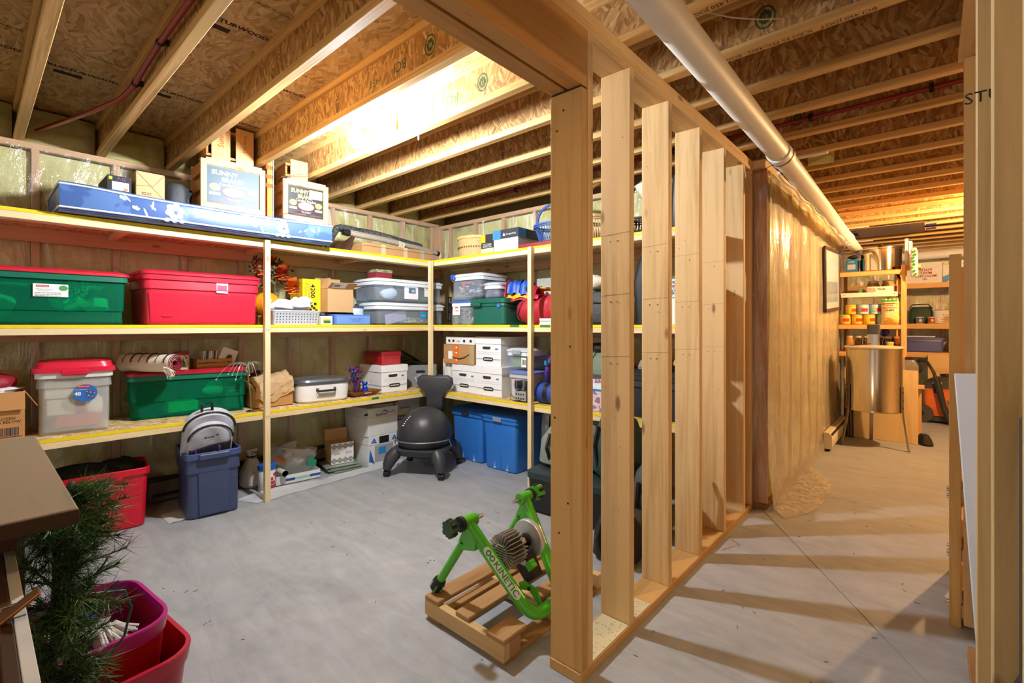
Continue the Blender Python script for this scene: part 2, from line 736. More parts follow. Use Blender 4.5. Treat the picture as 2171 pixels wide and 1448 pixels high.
for y in JY[1:]:
    w2 = shared('joist', me_web, ce, (0, y, JOIST_Z))
    shared('bottom_flange', bf.data, w2, (0, 0, 0))
    shared('top_flange', tf.data, w2, (0, 0, 0))
    joists.append(w2)
GREEN_INK = pm('#3d5a36', 0.9, var=0.25, scale=60)
BROWN_INK = pm('#2a1c10', 0.9, var=0.3, scale=60)


def jst(k):
    return 0.203 + 0.3975 * k


def ring(parent, x, y, z, r, mat, name='stamp'):
    m = MB()
    for rr_, w in ((r, .004), (r * .45, .008)):
        pts = [(x + math.cos(a) * rr_ * .8, y, z + math.sin(a) * rr_) for a in [2 * PI * i / 20 for i in range(20)]]
        vs, fs = [], []
        for i, p in enumerate(pts):
            a = 2 * PI * i / 20
            vs += [(x + math.cos(a) * (rr_ - w) * .8, y, z + math.sin(a) * (rr_ - w)), (x + math.cos(a) * (rr_ + w) * .8, y, z + math.sin(a) * (rr_ + w))]
        n = len(vs)
        fs = [(2 * i, 2 * i + 1, (2 * i + 3) % n, (2 * i + 2) % n) for i in range(20)]
        m.add(vs, fs)
    for i in range(5):
        a = PI * (0.1 + 0.2 * i)
        m.box(x + math.cos(a) * r * .5 - .003, x + math.cos(a) * r * .5 + .003, y - .0004, y + .0004, z - r * .2, z + math.sin(a) * r * .7)
    m.build(name, mat, parent, smooth=False, recalc=False)


JW = 0.0056
for k, xs in ((3, (-1.72, -1.95, -2.18)), (4, (-1.78, -2.02, -2.36)), (8, (-0.62, -0.9, -1.3)), (5, (-0.52, -0.3, -0.1))):
    y, z = jst(k) - JW, JOIST_Z + .12
    ring(ce, xs[0], y, z, 0.045, GREEN_INK)
    if k in (3, 4):
        text(ce, 'BCI', .07, (xs[1], y, z - .01), GREEN_INK, roll=PI, name='stamp')
        text(ce, '450', .055, (xs[2], y, z - .02), GREEN_INK, roll=PI, name='stamp')
for k, x in ((4, -2.19), (6, -2.36), (3, -2.55)):
    text(ce, '4450 BC', .04, (x, jst(k) - JW, JOIST_Z + .1), BROWN_INK, roll=PI / 2, name='stamp')
for k, x in ((0, -3.3), (1, -3.0), (2, -2.9), (2, -1.9), (3, -2.9)):
    text(ce, 'x', .03, (x, jst(k) - JW, JOIST_Z + .19), BROWN_INK, name='stamp')
# flange print seen along the corridor
text(ce, 'BCI 450 JOIST   ICBO ES PFC-4302   BOISE', .03, (-0.42, jst(5), JOIST_Z - .0006), BROWN_INK, face='down', roll=PI, name='stamp')
text(ce, 'BOISE  BCI 450 JOIST', .03, (-0.55, jst(4), JOIST_Z - .0006), BROWN_INK, face='down', roll=PI, name='stamp')
for (k, x, w) in ((0, -3.55, 'STRUCTURWOOD'), (1, -3.45, 'STRUCTURWOOD'), (-1, -3.5, 'STRUCTURWOOD'), (2, -2.9, 'STRUCTURWOOD'), (1, -2.45, 'STRUCTURWOOD'), (2, -3.6, 'STRUCTURWOOD')):
    yy = jst(k) + .2
    text(ce, w, .05, (x, yy, SUB_Z - .0008), BROWN_INK, face='down', roll=-PI / 2, bold=.002, fit=(.34,), name='stamp')
    text(ce, 'EXP 1  23/32  STURD-I-FLOOR', .03, (x + .25, yy, SUB_Z - .0008), BROWN_INK, face='down', roll=-PI / 2, fit=(.33,), name='stamp')
    MB().box(x - .09, x - .05, yy - .1, yy + .02, SUB_Z - .0008, SUB_Z - .0004).build('stamp', BROWN_INK, ce, smooth=False)


# ------------------------------------------------------------------ insulated walls (studs, plates, batts, polythene)
def batt(name, parent, w, h, mat, loc, rz, seed, bulge=.02):
    rg = random.Random(seed)
    ph = [rg.uniform(0, 6) for _ in range(4)]

    def fn(u, v):
        e = min(u, 1 - u, .18) / .18 * min(v, 1 - v, .06) / .06
        b = bulge * (e ** .5) + .008 * math.sin(9 * v + ph[0] + 3 * u) * e + .006 * math.sin(17 * v + ph[1] - 5 * u) * e
        return (-w / 2 + w * u, -b, h * v)
    o = MB().grid(fn, 8, 22).build(name, mat, parent, loc=loc, rz=rz, recalc=False)
    return o


def sheet(name, parent, w, h, loc, rz, seed, mat, amp=.006):
    rg = random.Random(seed)
    ph = [rg.uniform(0, 6) for _ in range(6)]

    def fn(u, v):
        x, z = w * u, h * v
        b = amp * (math.sin(5 * x + 2.1 * z + ph[0]) + .6 * math.sin(11 * x - 4 * z + ph[1]) + .4 * math.sin(23 * x + 9 * z + ph[2]))
        return (x, b, z)
    return MB().grid(fn, int(w * 14), int(h * 10)).build(name, mat, parent, loc=loc, rz=rz, recalc=False)


INS = insul()
FILM = film()
wl = struct('wall_left', 'insulated stud wall behind the long shelves, under clear polythene')
SY = [-0.53 + 0.4045 * k for k in range(-1, 11)]
for i, y in enumerate(SY):
    bx('stud', PINK_Z, wl, WA - .14, WA, y - .019, y + .019, .038, 2.42)
    if i < len(SY) - 1:
        batt('insulation_batt', wl, .362, 2.37, INS, (WA - .035, y + .202, .04), FA, i)
bx('stud', PINK_Z, wl, WA - .14, WA, WB - .06, WB - .002, .038, 2.42)
bx('top_plate', PINK_Y, wl, WA - .14, WA + .004, -1.1, WB, 2.42, JOIST_Z)
bx('bottom_plate', PINK_Y, wl, WA - .14, WA, -1.1, WB, 0, .038)
sheet('polythene_sheet', wl, 4.6, 2.42, (WA + .012, -1.05, .01), FA, 3, FILM)
MB().box(WA - .3, WA - .14, -1.1, WB + .3, 0, SUB_Z).build('foundation', CON, wl, smooth=False)
for k in range(-2, 9):
    batt('rim_insulation', wl, .345, .235, INS, (WA - .06, jst(k) + .199, JOIST_Z + .002), FA, 40 + k, .035)

wb = struct('wall_back', 'insulated stud wall behind the end shelves, under clear polythene')
SX = [-4.11 + 0.4095 * k for k in range(8)]
for i, x in enumerate(SX):
    bx('stud', PINK_Z, wb, x - .019, x + .019, WB, WB + .14, .038, 2.40)
    if i < len(SX) - 1:
        batt('insulation_batt', wb, .368, 2.35, INS, (x + .205, WB + .035, .04), FB, 60 + i)
bx('stud', PINK_Z, wb, WA - .02, WA + .05, WB, WB + .14, .038, 2.40)
batt('insulation_batt', wb, .14, 2.35, INS, (-4.19, WB + .035, .04), FB, 77)
bx('top_plate', PINK_X, wb, WA - .1, -1.10, WB - .003, WB + .14, 2.40, 2.44)
bx('bottom_plate', PINK_X, wb, WA, -1.10, WB, WB + .14, 0, .038)
sheet('polythene_sheet', wb, 3.2, 2.40, (WA, WB - .012, .01), FB, 9, FILM)
MB().box(WA - .3, -1.10, WB + .14, WB + .2, 0, SUB_Z).build('backing', pm('#8c7a58', .9), wb, smooth=False)

# ------------------------------------------------------------------ stud wall between the rooms
wmid = struct('wall_middle', 'open stud partition of bare two-by-six pine')
MX0, MX1 = -1.09, -0.95
bx('bottom_plate', wood('y', '#cfa466', '#a97c40'), wmid, MX0, MX1, 1.455, 3.66, 0, .038)
bx('top_plate', STUDY, wmid, MX0, MX1, -1.0, 3.66, 2.384, 2.422)
bx('top_plate', STUDY, wmid, MX0, MX1, -1.0, 3.66, 2.4225, 2.459)
bx('trimmer_stud', wood('z', '#d6ab6c', '#b98a4a'), wmid, MX0, MX1, 1.462, 1.500, .038, 2.165)
bx('king_stud', STUD, wmid, MX0, MX1, 1.5015, 1.5395, .038, 2.384)
for y in (1.868, 2.262, 2.672, 3.078, 3.478):
    bx('stud', STUD, wmid, MX0, MX1, y - .038, y, .038, 2.384)
bx('stud', STUD, wmid, MX0, MX1, 3.62, 3.658, .038, 2.384)
HD = wood('y', '#cf9a58', '#a9733a', cross=34)
bx('header', HD, wmid, MX0, MX0 + .064, -1.0, 1.498, 2.172, 2.3835)
bx('header', HD, wmid, MX1 - .064, MX1, -1.0, 1.498, 2.172, 2.3835)
bx('shim', pm('#3b2a1c', .9), wmid, MX0 + .005, MX1 - .005, 1.463, 1.499, 2.1655, 2.1715, .001)
PLATE = pm('#d8cda4', .6, var=.04)
for (y0, y1) in ((1.542, 1.826), (1.872, 2.03)):
    bx('plate_cover', PLATE, wmid, MX0 + .012, MX1 - .004, y0, y1, .0385, .0405, .0005)
PENCIL = pm('#5b4a3a', .9, var=0)
rg = random.Random(17)
for y in (1.868, 2.262, 2.672, 3.078):
    for z in (1.69, 1.43, 1.165):
        q = MB()
        q.tube([(MX0 + .004, y - .0384, z - .003), (MX1 - .002, y - .0384, z + .003)], .0004, 4)
        q.build('pencil_line', PENCIL, wmid, smooth=False)
        for x in (-1.045, -1.01):
            MB().cyl((x + rg.uniform(-.006, .006), y - .038, z - .03), (x, y - .0388, z - .03), .0022, n=6).build('nail_hole', PENCIL, wmid)
    for _ in range(5):
        x, z = rg.uniform(MX0 + .02, MX1 - .02), rg.uniform(.3, 2.2)
        MB().cyl((x, y - .038, z), (x, y - .0388, z), .002, n=6).build('nail_hole', PENCIL, wmid)
for (x, z) in ((-1.06, 2.03), (-1.03, 2.1), (-1.07, .95), (-1.0, 1.22), (-1.05, .52), (-1.01, .64)):
    MB().cyl((x, 1.463, z), (x, 1.4612, z), .0045, n=8).build('screw_head', DARKMETAL, wmid)
m = MB()
rg = random.Random(3)
for _ in range(90):
    x, y = rg.uniform(MX0 + .02, MX1 - .012), rg.choice((rg.uniform(1.56, 1.81), rg.uniform(1.88, 2.02)))
    m.box(x - .0045, x + .0045, y - .0008, y + .0008, .0405, .0409)
nl = m.build('nail_slots', pm('#6e6240', .8), wmid, smooth=False)
nl['kind'] = 'stuff'

# ------------------------------------------------------------------ polythene-wrapped wall of the corridor
wc = struct('wall_corridor', 'insulated corridor wall wrapped in shiny clear polythene')
CX1 = -0.865
RAWEND = wood('z', '#b97f4c', '#94602f')
bx('end_stud', RAWEND, wc, CX1 - .14, CX1 - .004, 3.70, 3.738, .038, 2.40)
for i in range(9):
    y = 4.10 + .406 * i
    bx('stud', STUD, wc, CX1 - .14, CX1 - .004, y, y + .038, .038, 2.40)
    batt('insulation_batt', wc, .366, 2.36, INS, (CX1 - .032, y - .184, .04), FA, 90 + i)
bx('bottom_plate', wood('y', '#a8774a', '#7d5530'), wc, CX1 - .14, CX1 - .004, 3.69, 7.6, 0, .038)
bx('top_plate', STUDY, wc, CX1 - .14, CX1 - .004, 3.66, 7.6, 2.402, 2.459)
FILM2 = film('#fbf0d8', (2.2, 2.6, 1.1), 0.55, .85, 1.25, .55)


def cfn(u, v):
    y, z = 3.69 + 3.9 * u, 2.38 * v
    b = .007 * math.sin(8 * y + 2 * z) + .005 * math.sin(19 * y - 3 * z + 1) + .004 * math.sin(31 * y + 5 * z)
    b += .03 * max(0, .12 - v) / .12
    return (CX1 + .012 + b, y, .004 + z)


MB().grid(cfn, 70, 40).build('polythene_sheet', FILM2, wc, recalc=False)


def flop(u, v):
    # loose tail lying on the floor at the foot of the wall
    y = 3.72 + 2.0 * u
    wv = (.26 * math.sin(PI * min(1, u * 1.15 + .12)) + .02 * math.sin(14 * u))
    return (CX1 + .03 + wv * v, y - .12 * v, .006 + .02 * abs(math.sin(11 * u + 4 * v)) * (1 - v))


MB().grid(flop, 40, 8).build('polythene_tail', film('#f3e2bf', (9, 9, 4), .38), wc, recalc=False)


def cape(u, v):
    # loose corner hanging off the near end of the wall
    z = 2.36 - 2.3 * v
    x = CX1 + .01 - (.10 + .05 * math.sin(2.2 * v + .5)) * u
    y = 3.685 - .03 * math.sin(PI * u) - .02 * math.sin(7 * v + 3 * u)
    return (x, y, z)


MB().grid(cape, 8, 40).build('polythene_corner', film('#e8dccb', (9, 9, 1.4), .22), wc, recalc=False)

# ------------------------------------------------------------------ near end of the corridor wall joins the end wall: corner post
# ------------------------------------------------------------------ right-hand stud wall
wr = struct('wall_right', 'open stud wall beside the passage, edge-on to the camera')
RS = wood('z', '#c8ae7e', '#a98d5c')
RX0, RX1 = .085, .225
for y in (.83, 1.25, 1.67):
    bx('stud', RS, wr, RX0, RX1, y, y + .038, .038, 2.42)
bx('stud', STUD, wr, RX0 + .017, RX1 + .017, 2.755, 2.793, .038, 2.42)
bx('bottom_plate', wood('y', '#b98d5c', '#92683a'), wr, RX0 + .02, RX1, .2, 2.60, 0, .038)
bx('top_plate', STUDY, wr, RX0, RX1, .2, 2.795, 2.4205, 2.459)
text(wr, 'STUD', .05, (.125, 1.249, .36), INK, roll=0, name='stamp')
text(wr, 'STUD', .04, (.112, 1.669, 1.87), INK, roll=0, name='stamp')
text(wr, 'S-DRY', .03, (.125, 1.249, .30), INK, roll=0, name='stamp')

# ------------------------------------------------------------------ far pantry wall and outer walls that close the basement
wf = struct('wall_far', 'insulated far wall behind the pantry shelves')
for i in range(10):
    x = -1.5 + .406 * i
    bx('stud', PINK_Z, wf, x - .019, x + .019, 9.75, 9.89, .038, 2.42)
    batt('insulation_batt', wf, .366, 2.37, INS, (x + .203, 9.79, .04), FB, 130 + i)
bx('top_plate', PINK_X, wf, -1.6, 2.6, 9.74, 9.89, 2.42, 2.459)
bx('bottom_plate', PINK_X, wf, -1.6, 2.6, 9.74, 9.89, 0, .038)
sheet('polythene_sheet', wf, 4.1, 2.4, (-1.55, 9.735, .01), FB, 21, FILM)
MB().box(-1.6, 2.6, 9.9, 10.0, 0, SUB_Z).build('foundation', CON, wf, smooth=False)
wo = struct('wall_outer', 'plain wall on the far side of the storage bay')
MB().box(2.6, 2.72, -1.2, 10.0, 0, SUB_Z).build('panel', pm('#b79a6c', .9), wo, smooth=False)

# ------------------------------------------------------------------ shelving built of two-by-fours and OSB
OSBTOP = osb('xy', ('#a8814d', '#c7a46c', '#dcc18c', '#ecd8ab'), 1.1)
DECK = OSBTOP
RAILY, RAILX, POSTZ = wood('y', '#ecd5a6', '#d9b87f'), wood('x', '#ecd5a6', '#d9b87f'), wood('z', '#ecd5a6', '#d9b87f')
GTAPE = pm('#3f7a2e', .6)
sa = thing('storage_shelf', 'long pine and OSB shelving unit with yellow deck edges', 'shelf', (0, 0, 0))
sb = thing('storage_shelf', 'end shelving unit of pine and OSB, meeting the long one in the corner', 'shelf', (0, 0, 0))
AY0 = -.75
for z in (TOPZ, MIDZ, LOWZ):
    # long run (front at SA), carried on a front rail and a rear ledger
    bx('deck', DECK, sa, WA + .03, SA - .0035, AY0, WB - .03, z - .018, z, 0)
    bx('yellow_edge', YELLOW, sa, SA - .003, SA, AY0, SB, z - .018, z + .0006, 0)
    bx('front_rail', RAILY, sa, SA - .089, SA - .001, AY0, SB + .03, z - .0565, z - .0185)
    bx('rear_ledger', PINK_Y, sa, WA + .03, WA + .068, AY0, WB - .03, z - .108, z - .0185)
    for y in (-.2, .63, 1.5, 2.3):
        bx('cross_bearer', PINE_X, sa, WA + .07, SA - .09, y, y + .038, z - .0565, z - .0185)
    # end run (front at SB)
    bx('deck', DECK, sb, SA + .001, -1.12, SB + .0035, WB - .03, z - .018, z, 0)
    bx('yellow_edge', YELLOW, sb, SA + .001, -1.12, SB, SB + .003, z - .018, z + .0006, 0)
    bx('front_rail', RAILX, sb, SA + .04, -1.12, SB + .001, SB + .089, z - .0565, z - .0185)
    bx('rear_ledger', PINK_X, sb, SA + .01, -1.12, WB - .068, WB - .03, z - .108, z - .0185)
for (y, z) in ((1.02, LOWZ), (1.13, LOWZ), (2.34, LOWZ)):
    bx('green_mark', GTAPE, sa, SA - .002, SA + .0006, y, y + .07, z - .018, z + .001, 0)
for x in (-2.66, -2.34):
    bx('green_mark', GTAPE, sb, x, x + .10, SB - .0006, SB + .002, MIDZ - .018, MIDZ + .001, 0)
for y in (-.6, 1.43):
    bx('post', POSTZ, sa, SA + .0005, SA + .0385, y, y + .038, 0, TOPZ - .004)
for x in (-3.70, -2.44, -1.20):
    bx('post', POSTZ, sb, x, x + .038, SB - .0385, SB - .0005, 0, TOPZ - .004)
m = MB()
for y in (1.44, 1.455):
    for z in (TOPZ - .03, MIDZ - .03, LOWZ - .03, TOPZ - .042, MIDZ - .042, LOWZ - .042):
        m.cyl((SA + .0385, y, z), (SA + .0392, y, z), .0028, n=8)
sc = m.build('screw_heads', DARKMETAL, sa)


# ------------------------------------------------------------------ builders of storage things
def tote(label, w, d, h, col, loc, rz, lid=None, lidcol=None, mat=None, taper=.07, group=None, name='storage_tote', cat='tote', gz=.68,
         lidh=.022, handle=None, ribs=0, groove=True, lid_r=.04, openb=False, thick=.006, rimcol=None, latch=None):
    t = thing(name, label, cat, loc, rz, group)
    bm_ = mat or pm(col, .38, var=.04)
    hx, hy = w / 2, d / 2
    tx, ty = hx * (1 - taper), hy * (1 - taper)
    step = .012 if groove else 0
    rim = h - .03
    lv = [(0.0, tx - .01, ty - .01, .03), (.012, tx, ty, .035)]
    if groove:
        zm = h * gz
        q = zm / h
        ax, ay = tx + (hx - tx) * q - step, ty + (hy - ty) * q - step
        lv += [(zm, ax, ay, .035), (zm + .008, ax + step * .9, ay + step * .9, .04)]
    lv += [(rim, hx - .012, hy - .012, .04)]
    m = MB()
    m.rr(lv, (0, hy), cap1=False)
    if openb or mat:
        inner = [(lv[-1][0], lv[-1][1] - thick, lv[-1][2] - thick, .036), (.02, tx - thick, ty - thick, .03)]
        m.rr([lv[-1]] + inner, (0, hy), cap0=False)
    else:
        m.rr([lv[-1], (rim + .001, .01, .01, .005)], (0, hy), cap0=False)
    body = m.build('body', bm_, t)
    rm = MB()
    rm.rr([(rim - .012, hx - .004, hy - .004, .042), (rim - .010, hx, hy, .045), (h - .004, hx, hy, .045), (h, hx - .004, hy - .004, .042),
           (h, hx - .013, hy - .013, .036), (rim - .012, hx - .013, hy - .013, .036), (rim - .012, hx - .004, hy - .004, .042)], (0, hy), cap0=False, cap1=False)
    rm.build('rim', pm(rimcol, .38, var=.03) if rimcol else bm_, t)
    if handle == 'front':
        MB().box(-.09, .09, -.022, .004, h - .045, h - .005, .006).build('handle', bm_, t)
    if handle == 'ends':
        for sx in (-1, 1):
            MB().box(sx * (hx + .006) - .014, sx * (hx + .006) + .014, hy - .07, hy + .07, h - .04, h - .012, .006).build('handle', bm_, t)
    for k in range(ribs):
        x = (-.5 + (k + .5) / ribs) * w * .62
        MB().prism([(x - .015, .03), (x + .015, .03), (x + .012, rim - .02), (x - .012, rim - .02)], hy - ty + .002 - .010, hy - ty + .02, 'y').build('rib', bm_, t)
    if lid:
        lm = lid if not isinstance(lid, bool) else pm(lidcol, .35, var=.03)
        l = MB()
        l.rr([(h - .006, hx + .008, hy + .008, .05), (h + lidh * .4, hx + .008, hy + .008, .05), (h + lidh * .55, hx - .004, hy - .004, .045),
              (h + lidh, hx - .02, hy - .02, .04), (h + lidh + .002, hx - .06, hy - .06, .03)], (0, hy))
        lo = l.build('lid', lm, t)
        if latch:
            MB().box(-.05, .05, -.016, .006, h - .03, h + .008, .004).build('latch', pm(latch, .4), lo)
    return t


def sticker(parent, w, h, pos, col='#f4f4f2', name='label', face='front', t=.0008, b=.0):
    x, y, z = pos
    if face == 'front':
        return bx(name, pm(col, .55, var=.02), parent, x - w / 2, x + w / 2, y - t, y, z - h / 2, z + h / 2, b)
    if face == 'right':
        return bx(name, pm(col, .55, var=.02), parent, x, x + t, y - w / 2, y + w / 2, z - h / 2, z + h / 2, b)
    if face == 'left':
        return bx(name, pm(col, .55, var=.02), parent, x - t, x, y - w / 2, y + w / 2, z - h / 2, z + h / 2, b)
    return bx(name, pm(col, .55, var=.02), parent, x - w / 2, x + w / 2, y - h / 2, y + h / 2, z, z + t, b)


def lines(parent, w, h, pos, n, col='#777777', name='small_print', face='front', seed=1):
    """rows of print too small to read"""
    rg = random.Random(seed)
    m = MB()
    for i in range(n):
        z = h / 2 - h * (i + .5) / n
        x = -w / 2
        while x < w / 2 - .004:
            l = min(rg.uniform(.006, .02) * max(1, w * 8), w / 2 - x)
            a, b, hh = x, x + l * .8, h / n * .22
            if face == 'front':
                m.box(pos[0] + a, pos[0] + b, pos[1] - .0012, pos[1] - .0008, pos[2] + z - hh, pos[2] + z + hh)
            elif face == 'right':
                m.box(pos[0] + .0008, pos[0] + .0012, pos[1] + a, pos[1] + b, pos[2] + z - hh, pos[2] + z + hh)
            x += l
    o = m.build(name, pm(col, .7, var=0), parent, smooth=False)
    return o


def carton(label, w, d, h, loc, rz, col='#c49a66', name='cardboard_box', cat='box', group=None, flaps=None, tape=None, mat=None, rx=0.0, b=.003, ry=0.0):
    """cardboard box; flaps: list of (side, angle from upright) makes it open"""
    t = thing(name, label, cat, loc, rz, group, rx=rx, ry=ry)
    mt = mat or pm(col, .8, var=.08, scale=9)
    if not flaps:
        bx('body', mt, t, -w / 2, w / 2, 0, d, 0, h, b)
        if tape:
            bx('tape', pm(tape, .35), t, -.024, .024, -.0008, d + .0008, h - .05, h + .0008, 0)
        m = MB().box(-w / 2 + .002, w / 2 - .002, d / 2 - .0012, d / 2 + .0012, h - .0002, h + .0004)
        m.build('flap_seam', pm('#6d5232', .9), t, smooth=False)
    else:
        k = .004
        m = MB()
        m.box(-w / 2, w / 2, 0, k, 0, h).box(-w / 2, w / 2, d - k, d, 0, h).box(-w / 2, -w / 2 + k, k, d - k, 0, h).box(w / 2 - k, w / 2, k, d - k, 0, h).box(-w / 2, w / 2, 0, d, 0, .004)
        m.build('body', mt, t, smooth=False)
        for (sd, ang, ln) in flaps:
            f = MB()
            a = R(ang)
            if sd in 'fb':
                f.M = Matrix.Translation((0, 0 if sd == 'f' else d, h)) @ Matrix.Rotation(a if sd == 'f' else -a, 4, 'X')
                f.box(-w / 2, w / 2, -.002, .002, 0, ln)
            else:
                f.M = Matrix.Translation((-w / 2 if sd == 'l' else w / 2, 0, h)) @ Matrix.Rotation(-a if sd == 'l' else a, 4, 'Y')
                f.box(-.002, .002, 0, d, 0, ln)
            f.build('flap', mt, t, smooth=False)
    return t


def oval(parent, rx_, rz_, pos, mat, name='hand_hole', n=20, sq=.55, t=.0014):
    pts = []
    for i in range(n):
        a = 2 * PI * i / n
        c, s = math.cos(a), math.sin(a)
        pts.append((pos[0] + rx_ * math.copysign(abs(c) ** sq, c), pos[2] + rz_ * math.copysign(abs(s) ** sq, s)))
    return MB().prism(pts, pos[1] - t, pos[1], 'y').build(name, mat, parent, smooth=False)


def banker(label, w, d, h, loc, rz, group='white storage file boxes', side=None, hole=True):
    t = thing('file_box', label, 'box', loc, rz, group)
    bx('body', WHITE, t, -w / 2 + .006, w / 2 - .006, .006, d - .006, 0, h - .004)
    bx('lid', WHITE, t, -w / 2, w / 2, 0, d, h - .065, h)
    y = .006
    BLU = pm('#8fa6c8', .7)
    if hole:
        oval(t, .05, .014, (-.02, y, h - .1), pm('#3a2c20', .9))
        MB().box(-.07, .03, y - .006, y, h - .088, h - .078, .002).build('hand_flap', PAPER, t)
        for q, (a, b, z) in enumerate(((-w / 2 + .01, w / 2 - .01, h * .24), (-w / 2 + .03, w / 2 - .03, h * .48), (-w / 2 + .03, w / 2 - .03, h * .42))):
            bx('rule', BLU if q == 0 else pm('#b9bcc0', .7), t, a, b, y - .0008, y, z - (.004 if q == 0 else .0012), z + (.004 if q == 0 else .0012), 0)
        e = oval(t, .062, .018, (0, y - .0008, h * .24), INK, 'brand_plate', sq=.45)
        text(t, 'BANKERS BOX', .03, (0, y - .0026, h * .24), PAPER, fit=(.1, .013), bold=.001)
        bx('print', pm('#5f86bd', .7), t, w / 2 - .075, w / 2 - .04, y - .0008, y, h - .115, h - .1, 0)
    if side:
        for sx in (-1, 1):
            x = sx * (w / 2 - .006)
            bx('rule', BLU, t, x - .0008, x + .0008, .01, d - .01, h * .24 - .004, h * .24 + .004, 0)
    return t


# ------------------------------------------------------------------ LONG SHELVES, top deck
# folded cot mattress draped over the shelf front
MATT = None


def matt_mat():
    t = NT('floral_ticking')
    v = t.coords((1, 1, 1), rnd=False)
    base = '#46659f'
    ck = t.n('ShaderNodeTexBrick', i_Scale=9.0)
    mp = t.n('ShaderNodeMapping')
    mp.inputs['Rotation'].default_value = (0, PI / 2, 0)
    t.l(v, mp.inputs['Vector'])
    t.l(v, ck.inputs['Vector'])
    n1 = t.noise(v, 9, 2)
    c = t.mix(t.ramp(n1, [(.48, 0.0), (.52, 1.0)]), '#40609c', '#5577b0')
    t.l(c, t.p.inputs['Base Color'])
    t.p.inputs['Roughness'].default_value = .38
    t.p.inputs['Coat Weight'].default_value = .12
    t.p.inputs['Coat Roughness'].default_value = .15
    return t.m


mt = thing('cot_mattress', 'blue floral mattress in clear wrap lying along the top shelf', 'mattress', (0, 0, 0))
ML0, ML1 = .33, 1.90


def msec(u):
    # cross-section at a point along the mattress: front x, top z, bottom z
    y = ML0 + (ML1 - ML0) * u
    fx = -3.63 + .06 * u + .012 * math.sin(6 * u)
    lift = .028 * math.exp(-((u - .05) / .12) ** 2)
    sag = -.018 * math.sin(PI * min(1, max(0, (u - .35) / .65)))
    return y, fx, TOPZ + .168 + lift * .4 - .01 * math.sin(PI * u), TOPZ + .006 + max(0, sag * 0)


def mring(u, e=0.0):
    y, fx, zt, zb = msec(u)
    bk = -4.22
    r = .035
    s = 1 - e
    pts = []
    for (cx, cz, a0) in ((fx - r, zt - r, 0), (bk + r, zt - r, PI / 2), (bk + r, zb + r, PI), (fx - r, zb + r, 1.5 * PI)):
        for i in range(5):
            a = a0 + PI / 2 * i / 4
            pts.append((cx + r * math.cos(a), y, cz + r * math.sin(a)))
    return pts


m = MB()
NSEC = 40
vs, fs = [], []
for i in range(NSEC + 1):
    vs += mring(i / NSEC)
n = 20
for i in range(NSEC):
    for k in range(n):
        fs.append((i * n + k, i * n + (k + 1) % n, (i + 1) * n + (k + 1) % n, (i + 1) * n + k))
fs += [tuple(range(n)), tuple(NSEC * n + k for k in range(n))]
m.add(vs, fs)
m.build('cover', matt_mat(), mt, ang=60)
PIPE = pm('#dfe6ef', .4)
for zi, nm in ((0, 'piping'), (1, 'piping')):
    pts = []
    for i in range(NSEC + 1):
        y, fx, zt, zb = msec(i / NSEC)
        pts.append((fx + .001, y, zt - .02 if zi == 0 else zb + .022))
    pts = [(-4.2, ML0 - .003, pts[0][2])] + [(pts[0][0] - .03, ML0 - .004, pts[0][2])] + pts + [(pts[-1][0] - .03, ML1 + .003, pts[-1][2]), (-4.2, ML1 + .003, pts[-1][2])]
    MB().tube(pts, .006, 6).build(nm, PIPE, mt)


def petal(m, y, z, ln, wd, ang, x):
    pts = [(0, 0), (.25, .42), (.6, .5), (.9, .22), (1, 0), (.9, -.22), (.6, -.5), (.25, -.42)]
    c, s = math.cos(ang), math.sin(ang)
    vs = []
    for (a, b) in pts:
        dy, dz = a * ln * c - b * wd * s, a * ln * s + b * wd * c
        vs.append((x, y + dy, z + dz))
    q = MB()
    q.add(vs, [tuple(range(8))])
    m.append(q)


def mfx(y):
    return msec((y - ML0) / (ML1 - ML0))[1] + .0012


fl_w, fl_g, fl_l, fl_d = [], [], [], []
for cy in (.86, 1.53):
    z = TOPZ + .085
    for k in range(6):
        petal(fl_w, cy, z, .055, .05, k * PI / 3 + .3, mfx(cy) + k * .0001)
    for k in range(9):
        petal(fl_d, cy + .005, z - .005, .02, .005, k * .7, mfx(cy) + .001)
    for (dy, dz, a, l) in ((-.13, .02, -.7, .06), (-.16, .0, -1.2, .07), (-.11, .05, -1.7, .06), (.11, -.02, .5, .07), (.15, -.01, .7, .07), (.2, .03, -.9, .05), (-.22, .02, 2.3, .05), (.26, 0, 1.3, .05)):
        petal(fl_l, cy + dy, z + dz, l, .012, a, mfx(cy + dy))
    for (dy, dz) in ((-.26, .03), (-.2, -.02), (.22, .0)):
        for k in range(3):
            petal(fl_g, cy + dy, z + dz, .026, .02, .4 + k * .8, mfx(cy + dy) + .0003 * k)
    for k in range(3):
        petal(fl_g, cy - .06 + .04 * k, z - .062, .04, .025, .3, mfx(cy) + .0003 * k)
for nm, mm, c in (('flower_print', fl_w, '#cfe3ea'), ('bud_print', fl_g, '#a9ccd6'), ('leaf_print', fl_l, '#b9c6e4'), ('stamen_print', fl_d, '#3c5488')):
    for q in mm:
        q.build(nm, pm(c, .5, var=.12), mt, smooth=False, recalc=False)
MTZ = TOPZ + .168

